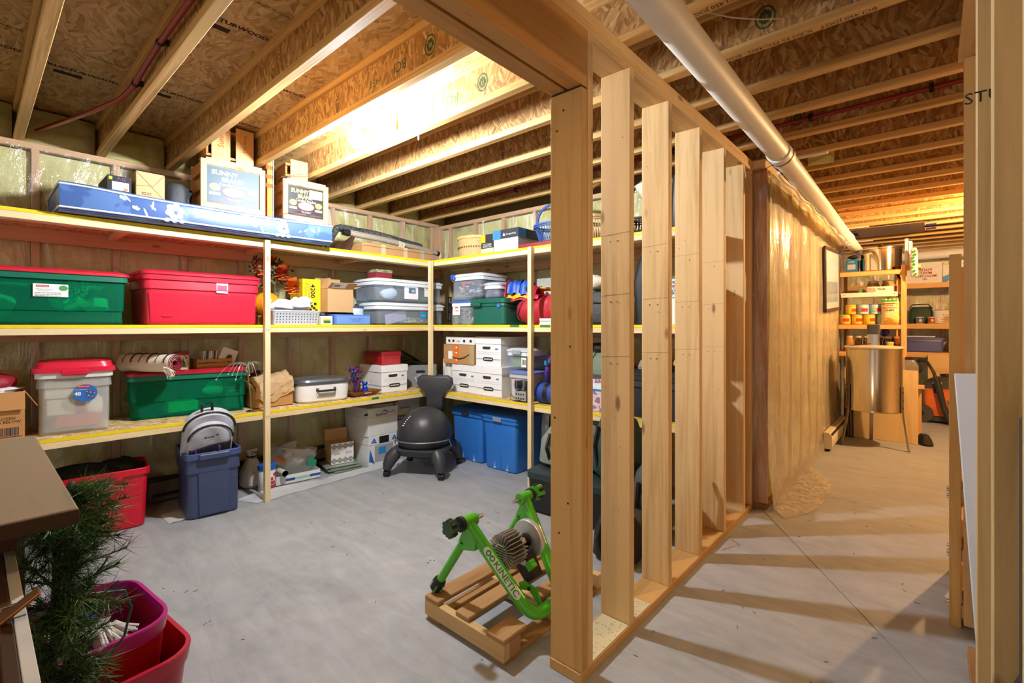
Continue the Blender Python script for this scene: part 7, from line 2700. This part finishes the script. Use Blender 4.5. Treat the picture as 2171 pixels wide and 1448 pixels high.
t = thing('ivy_pouch', 'pale pouch printed with green leaves at the end of the pantry unit', 'pouch', (-.145, 6.938, LV[0] - .02), 0)
MB().rr([(-.08, .028, .05, .02), (.0, .034, .06, .02), (.2, .03, .05, .02), (.24, .018, .03, .01)]).build('pouch', pm('#e6dcc8', .5), t)
rg = random.Random(6)
for i in range(8):
    p = (rg.uniform(-.02, .02), -.062 + rg.uniform(-.002, .0), -.06 + i * .036)
    MB().prism([(p[0] - .016, p[2]), (p[0], p[2] + .02), (p[0] + .018, p[2] + .004), (p[0], p[2] - .018)], p[1] - .001, p[1], 'y').build('leaf_print', pm('#2f7a2a', .5), t, smooth=False)


def jar(label, loc, r, h, col, lidcol, group):
    t = thing('jar', label, 'jar', loc, 0, group)
    MB().lathe([(r * .92, 0), (r, .006), (r, h * .78), (r * .8, h * .9), (r * .8, h)], 18).build('glass', pm(col, .12, coat=.8), t)
    MB().lathe([(r * .86, h - .004), (r * .88, h), (r * .88, h + .014), (r * .8, h + .018), (0, h + .018)], 18).build('lid', pm(lidcol, .35, .3), t)
    return t


t = carton('red and cream chocolate carton with dark script on the white shelf', .28, .18, .075, (-.44, 7.03, LV[1] + .001), 0, '#f0e2d0')
bx('red_edge', pm('#a32a2e', .5), t, -.14, .14, -.0008, 0, 0, .01, 0)
bx('red_edge', pm('#a32a2e', .5), t, .118, .14, -.0009, 0, .0, .075, 0)
bx('red_edge', pm('#a32a2e', .5), t, -.14, -.13, -.0009, 0, .0, .075, 0)
text(t, 'Nuss', .04, (.0, -.0014, .045), INK, bold=.0008, fit=(.07,))
oval(t, .045, .028, (-.095, -.0006, .036), patches(('#8a2a2a', '#d8b48a', '#3a4a8a', '#e8d8c0'), 50, .6), 'picture', sq=.8)
for i, x in enumerate((-.54, -.395)):
    jar(('squat jar of tan powder behind the chocolate carton, under the pot', 'squat jar of tan powder behind the chocolate carton, by the post')[i], (x, 7.345, LV[1] + .001), .065, .145, '#c39c5c', '#cfc8b0', 'powder jars')
for i, x in enumerate((-.56, -.49, -.39)):
    jar('low jar lid showing behind the chocolate carton, %s from the wall' % ORD[i], (x, 7.242, LV[1] + .001), .028, .07, '#b89058', '#efe6d4', 'low jars on the white shelf')
t = thing('green_tin', 'small mint green tin on the white shelf', 'tin', (-.635, 7.10, LV[1] + .001), 0)
MB().lathe([(.03, 0), (.032, .004), (.032, .05), (.03, .054), (0, .054)], 18).build('tin', pm('#6fae84', .5), t)
inside('dark_bag', 'dark cloth bag deep on the white shelf', (0, 0, 0), .08, .08, .025, '#3a3028', 31, (-.74, 7.25, LV[1] + .026), 0, 'bag')

# cans
def can(label, loc, c1, c2, band, rot, group):
    t = thing('food_can', label, 'can', loc, rot, group)
    r, h = .057, .112
    MB().lathe([(r - .002, 0), (r, .003), (r, h - .003), (r - .002, h)], 24).build('label_sleeve', pm(c1, .4), t)
    MB().lathe([(r - .002, h - .002), (r + .001, h), (r + .001, h + .004), (r - .004, h + .004), (r - .005, h), (0, h)], 24).build('lid', STEEL, t)
    for a0, a1, z0, z1, c in ((-1.2, 1.2, .0045, .022, c2), (-.2, 1.0, .03, .07, band), (-1.0, .9, .085, .105, c2)):
        m = MB()
        m.grid(lambda u, v: ((r + .0006) * math.sin(a0 + (a1 - a0) * u), -(r + .0006) * math.cos(a0 + (a1 - a0) * u), z0 + (z1 - z0) * v), 10, 2)
        m.build('printed_band', pm(c, .4), t, recalc=False)
    return t


YE, RDc, BLc, GYc = '#f2cf3a', '#d83a34', '#9cc4d6', '#c9d8dc'
names = ('first', 'second', 'third')
for i, x in enumerate((-.785, -.67, -.555)):
    can('yellow food can in the bottom row, %s from the polythene wall' % names[i], (x, 7.04, LV[2] + .001), YE, '#e9b92a', RDc, .3 * i - .2, 'food cans')
can('pale blue food can in the bottom row beside the chips', (-.445, 7.10, LV[2] + .001), BLc, GYc, '#d86a4a', .8, 'food cans')
can('yellow food can in the upper row, over the first two', (-.73, 7.045, LV[2] + .118), YE, '#e9b92a', RDc, .4, 'food cans')
can('pale blue food can in the upper row, middle one', (-.615, 7.045, LV[2] + .118), BLc, GYc, '#c8392f', 0, 'food cans')
can('pale blue food can in the upper row, nearest the chips', (-.50, 7.07, LV[2] + .118), BLc, GYc, '#c8392f', .5, 'food cans')
can('orange food can behind the blue cans', (-.38, 7.20, LV[2] + .001), '#d8752a', '#2f6fae', '#e8c040', .2, 'food cans at the back')
can('orange food can stacked on the one behind the blue cans', (-.385, 7.20, LV[2] + .118), '#d8752a', '#2f6fae', '#e8c040', .2, 'food cans at the back')
t = thing('chips_bag', 'bright foil bag lettered JACKFRUIT CHIPS on the pantry unit', 'snack bag', (-.352, 6.945, LV[2] + .001), .0)


def bag(u, v, s):
    x = (-.088 + .176 * u) * (1 - .06 * math.sin(PI * v))
    e = max(0, (1 - abs(2 * u - 1) ** 3) * (1 - abs(2 * v - 1) ** 4))
    return (x, .05 + s * .045 * e, .29 * v + .004 * math.sin(30 * u) * (v > .93))


m = MB()
m.grid(lambda u, v: bag(u, v, -1), 16, 18).grid(lambda u, v: bag(u, v, 1), 16, 18)
m.build('foil', pm('#e9dca8', .35, var=.1), t, recalc=False)


def onbag(x, z):
    u = (x / (1 - .06 * math.sin(PI * z / .29)) + .088) / .176
    p = bag(min(1, max(0, u)), z / .29, -1)
    return (x, p[1] - .0015, z)


def bagtext(s, size, x, z, mat, fit):
    vs, fs = text_mesh(s, size, .0006, fit)
    m = MB()
    m.add([onbag(x + v.x, z + v.y) for v in vs], fs)
    m.build('lettering', mat, t, smooth=False, recalc=False)


def bagpatch(x0, x1, z0, z1, col, nm, ell=False):
    m = MB()
    if ell:
        vs = [onbag((x0 + x1) / 2, (z0 + z1) / 2)] + [onbag((x0 + x1) / 2 + (x1 - x0) / 2 * math.cos(2 * PI * i / 18), (z0 + z1) / 2 + (z1 - z0) / 2 * math.sin(2 * PI * i / 18)) for i in range(18)]
        m.add(vs, [(0, i + 1, (i + 1) % 18 + 1) for i in range(18)])
    else:
        m.grid(lambda u, v: onbag(x0 + (x1 - x0) * u, z0 + (z1 - z0) * v), 12, 3)
    m.build(nm, pm(col, .4), t, recalc=False)


bagpatch(-.084, .084, .255, .285, '#3f9a2f', 'green_top')
bagpatch(-.08, .06, .225, .24, '#b02a22', 'red_band')
bagpatch(-.07, .02, .015, .075, '#e8b62a', 'fruit_print', True)
bagpatch(.03, .082, .07, .14, '#c2d060', 'fruit_print', True)
bagpatch(.02, .08, .02, .055, '#f0cf4a', 'fruit_print', True)
bagpatch(.045, .084, .20, .25, '#f0cf4a', 'fruit_print', True)
bagtext('JACKFRUIT', .03, -.005, .185, pm('#c03a1c', .5), (.13, .024))
bagtext('CHIPS', .03, -.01, .155, INK, (.085, .022))
bagtext('VACUUM', .02, -.01, .21, INK, (.07,))

cols = ('#c98a2a', '#3a1c10', '#4a2412', '#42200f', '#3c1d10')
for i in range(4):
    jar('tall jar of %s preserve, %s in the row behind the extractor' % ('golden' if i == 0 else 'dark', ('first', 'second', 'third', 'fourth', 'last')[i]), (-.745 + i * .085, 7.05, LV[3] + .001), .038, .165, cols[i], '#d9d2c2', 'preserve jars')
jar('squat dark jar right of the extractor motor', (-.405 + .015, 7.12, LV[3] + .001), .045, .16, '#3a1c10', '#e6dcc8', 'preserve jars')
jar('bright yellow preserve jar near the post', (-.36, 7.015, LV[3] + .001), .04, .10, '#d9b21e', '#e6dcb0', 'preserve jars')
jar('amber preserve jar next to the yellow jar', (-.295, 7.09, LV[3] + .001), .03, .10, '#b0521c', '#d8b48a', 'preserve jars')
jar('brown jar with ochre lid at the back near the post', (-.32, 7.2, LV[3] + .001), .045, .16, '#6a3a1a', '#c88a4a', 'preserve jars')
inside('purple_wrapper', 'crumpled purple foil wrapper among the jars', (0, 0, 0), .045, .05, .06, '#4a3aa8', 33, (-.42, 7.28, LV[3] + .22), 0, 'wrapper')
carton('small kraft carton under the purple wrapper', .12, .1, .16, (-.42, 7.24, LV[3] + .001), 0, '#b08a56')
# things below the pantry unit
t = carton('dark gift carton with teal scene on the floor beside the plywood sheet', .12, .30, .86, (-.74, 7.02, .001), 0, '#4a3526')
bx('picture', patches(('#3f7a6a', '#c8542f', '#d8b080', '#2f5a50'), 10, .6), t, -.055, .055, -.001, 0, .30, .80, 0)
t = thing('clear_tool_bag', 'clear bag with brown checked block hanging by the plywood sheet', 'bag', (-.22, 7.02, .62), 0)
MB().rr([(0, .10, .06, .03), (.06, .115, .07, .04), (.22, .11, .065, .04), (.28, .08, .04, .03)], (0, .07)).build('bag', clear('#b9b0a6', .35, .2), t)
bx('checked_block', weave('#8a4a34', '#5a2c20', 90, 90), t, -.10, .04, .03, .10, .04, .14, .004)
bx('hook_shelf', OX, pu, -.36, -.06, 7.0, 7.16, .585, .6185)
bx('hook_leg', OZ, pu, -.12, -.085, 7.12, 7.155, 0, .5845)
for i in range(3):
    MB().tube([(-.735 + .03 * i, 6.69 - .02 * i, .012), (-.748 + .03 * i, 6.75 - .02 * i, .55 - .04 * i)], .011, 8).build('black_stick', BLACK, None)
for i, o in enumerate([o for o in COL.objects if o.name.startswith('black_stick')]):
    tag(o, 'black rod leaning beside the baseboard heater, %s from the wall' % ORD[i], 'rod', 'black rods by the heater')

# ------------------------------------------------------------------ far shelves, vacuum, things along the far wall
fsf = thing('far_shelf', 'pine shelves along the far wall beyond the pantry unit', 'shelf', (0, 0, 0))
FZ = (1.915, 1.32, .90)
for z in FZ:
    bx('shelf_board', OX, fsf, -1.2, 1.8, 9.24, 9.70, z - .018, z, 0)
    bx('front_rail', OX, fsf, -1.2, 1.8, 9.205, 9.239, z - .075, z - .002)
for x in (-.335, 1.0):
    bx('post', OZ, fsf, x, x + .038, 9.165, 9.204, 0, 1.93)
t = carton('white apple carton lettered upside down in red', .40, .30, .30, (-.085, 9.26, FZ[0] + .001), 0, '#f0ece6')
text(t, 'MONTANA\nMIXED\nAPPLES', .04, (.02, -.002, .15), pm('#a8282c', .6), roll=PI, bold=.0008, fit=(.24, .13))
m = MB()
for i in range(8):
    a = 2 * PI * i / 8
    m.tube([(.01, -.0014, .055), (.01 + .03 * math.cos(a), -.0014, .055 + .02 * math.sin(a))], .002, 4)
m.build('leaf_print', pm('#6a5a58', .7), t, smooth=False)
for i, x in enumerate((.25, .54)):
    t = carton(('white and blue fruit carton with white apple boxes beside the post', 'second white and blue carton mostly hidden by the near post')[i], .26, .30, .25, (x, 9.25, FZ[0] + .001), 0, '#ecebe8')
    MB().prism([(-.13, .0), (.13, .0), (.13, .10), (.04, .07), (-.04, .12), (-.13, .08)], -.0014, 0, 'y').build('blue_hills', pm('#3f8fc4', .5), t, smooth=False)
    MB().prism([(-.09, .0), (.07, .0), (-.01, .06)], -.0024, -.0012, 'y').build('white_peak', PAPER, t, smooth=False)
    MB().prism([(.0, .17), (.13, .13), (.13, .2)], -.0016, -.0003, 'y').build('blue_patch', pm('#3f8fc4', .5), t, smooth=False)
t = thing('cooler_bag', 'dark green insulated bag with carry strap on the far shelf', 'bag', (-.12, 9.28, FZ[1] + .001), 0)
MB().rr([(0, .13, .08, .03), (.02, .135, .085, .03), (.20, .13, .08, .04), (.25, .10, .06, .04)], (0, .14)).build('bag', pm('#1f3a2c', .6, bump=.2), t)
MB().tube([(-.13, .10, .22), (-.10, .08, .28), (.08, .08, .285), (.13, .10, .22)], .008, 8).build('strap', BLACK, t)
for i, x in enumerate((-.13, -.0)):
    t = thing('fruit_tin', ('small tin with yellow fruit on blue beside the cooler bag', 'small tin with yellow fruit on red beside the crock')[i], 'tin', (x, 9.235, FZ[1] + .001), 0, 'small fruit tins')
    MB().lathe([(.04, 0), (.042, .003), (.042, .095), (.04, .098), (0, .098)], 20).build('tin', pm('#d8d4cc', .35, .3), t)
    m = MB()
    m.grid(lambda u, v: (.0426 * math.sin(-1 + 2 * u), -.0426 * math.cos(-1 + 2 * u), .01 + .075 * v), 10, 2)
    m.build('sleeve', pm(('#3a6aa0', '#b0342c')[i], .4), t, recalc=False)
    MB().blob((.008, -.041, .045), .02, .004, .022, 10, 6).build('fruit_print', pm('#f0c020', .4), t)
t = thing('cookie_crock', 'white lidded crock with painted bread on the far shelf', 'crock', (.125, 9.33, FZ[1] + .001), 0)
MB().lathe([(.10, 0), (.108, .006), (.112, .16), (.116, .165), (.116, .178), (.10, .18)], 28).build('crock', pm('#efe6da', .25, coat=.4), t)
MB().lathe([(.118, .176), (.118, .186), (.08, .20), (.02, .208), (.016, .22), (.024, .235), (0, .245)], 28).build('lid', pm('#efe6da', .25, coat=.4), t)
for (z, w_) in ((.03, .05), (.06, .06), (.09, .05)):
    MB().blob((.03, -.105, z), w_, .008, .014, 10, 6).build('painted_loaf', pm('#c89458', .6), t)
text(t, 'Bread', .03, (.03, -.114, .125), pm('#5a4636', .6), fit=(.07,))
t = thing('scale_base', 'black kitchen gadget behind the white crock', 'gadget', (.29, 9.5, FZ[1] + .001), 0)
bx('body', BLACK, t, -.06, .06, -.05, .05, 0, .15, .01)
bx('handle', BLACK, t, -.05, -.03, -.02, .02, .151, .24, .005)
t = thing('binder_stack', 'white boxed papers with a black slot on the far shelf behind the near post', 'papers', (.50, 9.25, FZ[1] + .001), 0)
bx('papers', WHITE, t, -.15, .15, 0, .3, 0, .28, .003)
bx('upper_case', BLACK, t, -.15, .15, 0, .28, .281, .46, .004)
t = tote('lavender blue tote on the lowest far shelf', .46, .34, .22, '#5a5f9e', (-.08, 9.27, FZ[2] + .001), 0, taper=.1, groove=True, openb=True)
bx('white_tray', PAPER, t, -.30, .12, .02, .28, .222, .235, .002)
t = carton('white Spectrum carton on the lowest far shelf', .30, .30, .23, (.36, 9.26, FZ[2] + .001), 0, '#e4e0d8')
text(t, 'Spectrum', .03, (-.08, -.001, .17), INK, fit=(.1,))
bx('purple_label', pm('#8a4a98', .5), t, -.12, .02, -.0008, 0, .07, .10, 0)
bx('yellow_label', pm('#e5c335', .5), t, -.12, .02, -.0008, 0, .10, .115, 0)
bx('pen_note', pm('#d8d2c6', .6), t, .03, .14, -.0008, 0, .12, .21, 0)
t = thing('plywood_sheet', 'wide plywood sheet standing below the far shelf', 'board', (.30, 9.13, 0), 0, rx=R(-.3))
bx('ply', wood('x', '#e3bd80', '#c99a58', knots=False, cross=9), t, -.34, .65, 0, .015, 0, .88)
# shop vacuum
v = thing('shop_vacuum', 'orange and grey shop vacuum with black hose on the floor', 'vacuum', (.0, 8.55, 0), 0)
ORG = pm('#d96a1c', .4)
MB().rr([(.09, .20, .20, .05), (.10, .21, .21, .05), (.32, .22, .22, .05), (.33, .215, .215, .05), (.46, .22, .22, .05)], (.14, .1)).build('tank', ORG, v)
MB().rr([(.03, .22, .22, .05), (.09, .215, .215, .05)], (.14, .1)).build('base', pm('#3a3836', .5), v)
MB().rr([(.46, .225, .225, .06), (.50, .225, .225, .06), (.56, .17, .17, .08), (.60, .10, .10, .06)], (.14, .1)).build('motor_head', pm('#45423f', .5), v)
bx('latch', BLACK, v, .02, .09, -.135, -.115, .40, .50, .006)
bx('label', pm('#c8c2b8', .5), v, .0, .10, -.128, -.125, .52, .55, 0)
bx('recess', pm('#b85514', .5), v, .10, .28, -.123, -.112, .12, .28, .004)
for x in (-.10,):
    w_ = MB()
    w_.cyl((x, -.13, .12), (x, -.09, .12), .12, n=36)
    w_.build('wheel', pm('#4a4744', .5), v)
    MB().cyl((x, -.135, .12), (x, -.128, .12), .03, n=16).build('hub', BLACK, v)
    m = MB()
    for i in range(30):
        a = 2 * PI * i / 30
        m.box(x + .118 * math.cos(a) - .005, x + .118 * math.cos(a) + .005, -.131, -.089, .12 + .118 * math.sin(a) - .005, .12 + .118 * math.sin(a) + .005)
    m.build('tread', pm('#3a3836', .6), v, smooth=False)
hp_ = [(-.16, 0, .78), (-.12, -.05, .83), (-.04, -.1, .80), (.02, -.14, .68), (.05, -.17, .56)]
MB().tube(hp_, .018, 12).build('hose', pm('#28241f', .5, bump=.4), v)
MB().tube([(.045, -.17, .60), (.09, -.19, .38), (.12, -.2, .22)], [.034, .034, .03], 14).build('wand', pm('#2e2a25', .5), v)
MB().tube([(.12, -.2, .23), (.17, -.22, .09), (.185, -.225, .06)], [.032, .036, .03], 10).build('nozzle', pm('#2e2a25', .5), v)
MB().blob((-.18, 0, .72), .10, .10, .10, 12, 8).build('hose_coil', pm('#3a3632', .5), v)
rg = random.Random(14)
pts = []
for i in range(26):
    a = i * .9
    pts.append((.16 + .085 * math.cos(a) * rg.uniform(.7, 1), .06 + .07 * math.sin(a), .61 + .002 * i * rg.uniform(.5, 1)))
MB().tube(pts, .006, 6).build('power_cord', BLACK, v)
bx('hose_stand', pm('#5a5148', .6), v, -.22, -.14, -.03, .05, 0, .64, .004)

# card and light clips on the ceiling over the pantry
t = thing('ceiling_card', 'grey-brown card panel taped under the pantry joists', 'card panel', (0, 0, 0))
bx('card', pm('#8a7460', .8), t, -.70, -.06, 7.05, 7.78, 2.452, 2.4595, 0)
for (x, y) in ((-.05, 7.2), (-.05, 7.5), (-.80, 7.2), (-.80, 7.6)):
    bx('blue_tape', pm('#2f3fb0', .4), t, x, x + .09, y, y + .12, 2.4485, 2.4518, 0)
for i, (x0, x1, k) in enumerate(((-.78, -.52, 9), (-.8, -.55, 17), (-.8, -.6, 20))):
    t = thing('white_channel', 'short white plastic channel under a joist, ' + ('at the collar of the drain pipe', 'beside the ceiling card', 'beyond the ceiling card')[i], 'channel', (0, jst(k), 2.4595), 0)
    bx('channel', PVC, t, x0, x1, -.02, .02, -.012, 0, .002)
    bx('end_cap', PVC, t, x0 - .01, x0, -.022, .022, -.02, 0, .001)
o = batt('ceiling_batt_scrap', None, .16, .14, INS, (-.60, jst(10) - .12, 2.46), .2, 7, .03)
tag(o, 'scrap of yellow insulation tucked between the joists by the pipe collar', 'insulation')

# ------------------------------------------------------------------ shelving and things beside the right-hand studs
rs = thing('side_rack', 'plain pine rack of shelves beyond the right-hand studs', 'shelf', (0, 0, 0))
RP = wood('z', '#ddb878', '#bf9450')
for (x, y) in ((.058, 2.80), (.62, 2.80), (.10, 3.45), (.62, 3.45)):
    bx('post', RP, rs, x, x + .038, y, y + .089, 0, 1.605)
for z in (.12, .36, .62, 1.0):
    bx('shelf_board', wood('y', '#c98a48', '#a0642a'), rs, .10, .62, 2.84, 3.50, z - .02, z, 0)
    bx('rail', STUDX, rs, .0965, .62, 2.802, 2.838, z - .075, z - .021)
m = MB()
for z in (.08, .33, .58, .96, .3, .55):
    for dy in (.02, .06):
        m.cyl((.0585, 2.80 + dy, z), (.050, 2.80 + dy, z), .006, n=8)
m.build('bolt_heads', STEEL, rs)
inside('orange_rag', 'orange and white rag on the rack shelf behind the white carton', (0, 0, 0), .08, .08, .04, '#d8926a', 41, (.26, 3.0, .66), 0, 'rag')
t = thing('flat_carton', 'tall flat white corrugated carton leaning by the studs', 'carton', (.135, 2.655, .001), 0, ry=R(-3.4))
bx('carton', pm('#dfe4ee', .6, var=.03), t, 0, .30, 0, .06, 0, 1.10, .003)
oval(t, .03, .012, (.10, -.0004, 1.07), pm('#3a3f48', .9))
bx('printed_panel', pm('#cdd2dc', .6), t, .06, .20, -.0008, 0, .60, .78, 0)
for (x0, x1, z0, z1) in ((.06, .20, .78, .784), (.06, .20, .596, .60), (.06, .064, .60, .78), (.196, .20, .60, .78)):
    bx('print_border', pm('#3c4350', .7), t, x0, x1, -.0014, -.0006, z0, z1, 0)
m = MB()
for i in range(14):
    m.box(.072 + i * .008, .0745 + i * .008, -.0014, -.0006, .61, .77)
m.build('small_print', pm('#7d8490', .7), t, smooth=False)
t = thing('equipment_case', 'black hard plastic case standing behind the nearest right-hand stud', 'case', (.098, 1.02, .0385), 0)
MB().rr([(0, .05, .09, .02), (.02, .06, .10, .03), (.62, .06, .10, .03), (.66, .045, .10, .03), (1.10, .045, .10, .03), (1.125, .03, .085, .03)], (.06, .1)).build('shell', pm('#232529', .6, bump=.3), t)
bx('latch', pm('#3a3d42', .4), t, -.003, .006, .07, .13, .52, .60, .002)
bx('latch', pm('#3a3d42', .4), t, -.003, .006, .07, .13, .20, .28, .002)

# ------------------------------------------------------------------ lamps
def lamp(label, loc, col, strength, r=.03, top=.07):
    t = thing('bare_bulb', label, 'lamp', loc)
    MB().lathe([(0, -.02 - 2.1 * r), (r * .6, -.02 - 1.9 * r), (r, -.02 - 1.2 * r), (r * .92, -.02 - .6 * r), (.022, 0), (.014, .018)], 16).build('bulb', glow(col, strength), t)
    MB().lathe([(.015, .016), (.02, .02), (.02, .05), (.026, .055), (.026, .07), (0, .07)], 18).build('lampholder', WHITE, t)
    return t


la = lamp('bare glowing bulb fixed between the joists over the shelves', (-2.54, 1.50, 2.455), (.86, .93, 1.0, 1), BULB_ROOM, .045)
bx('mounting_bar', WHITE, la, -.012, .012, -.09, .27, .0705, .08)
lamp('warm bare bulb over the pantry passage', (.78, 6.0, 2.38), (1.0, .60, .26, 1), BULB_PANTRY)
lamp('warm bare bulb in the hall behind the doorway', (-.45, -.9, 2.40), (1.0, .72, .42, 1), BULB_HALL)
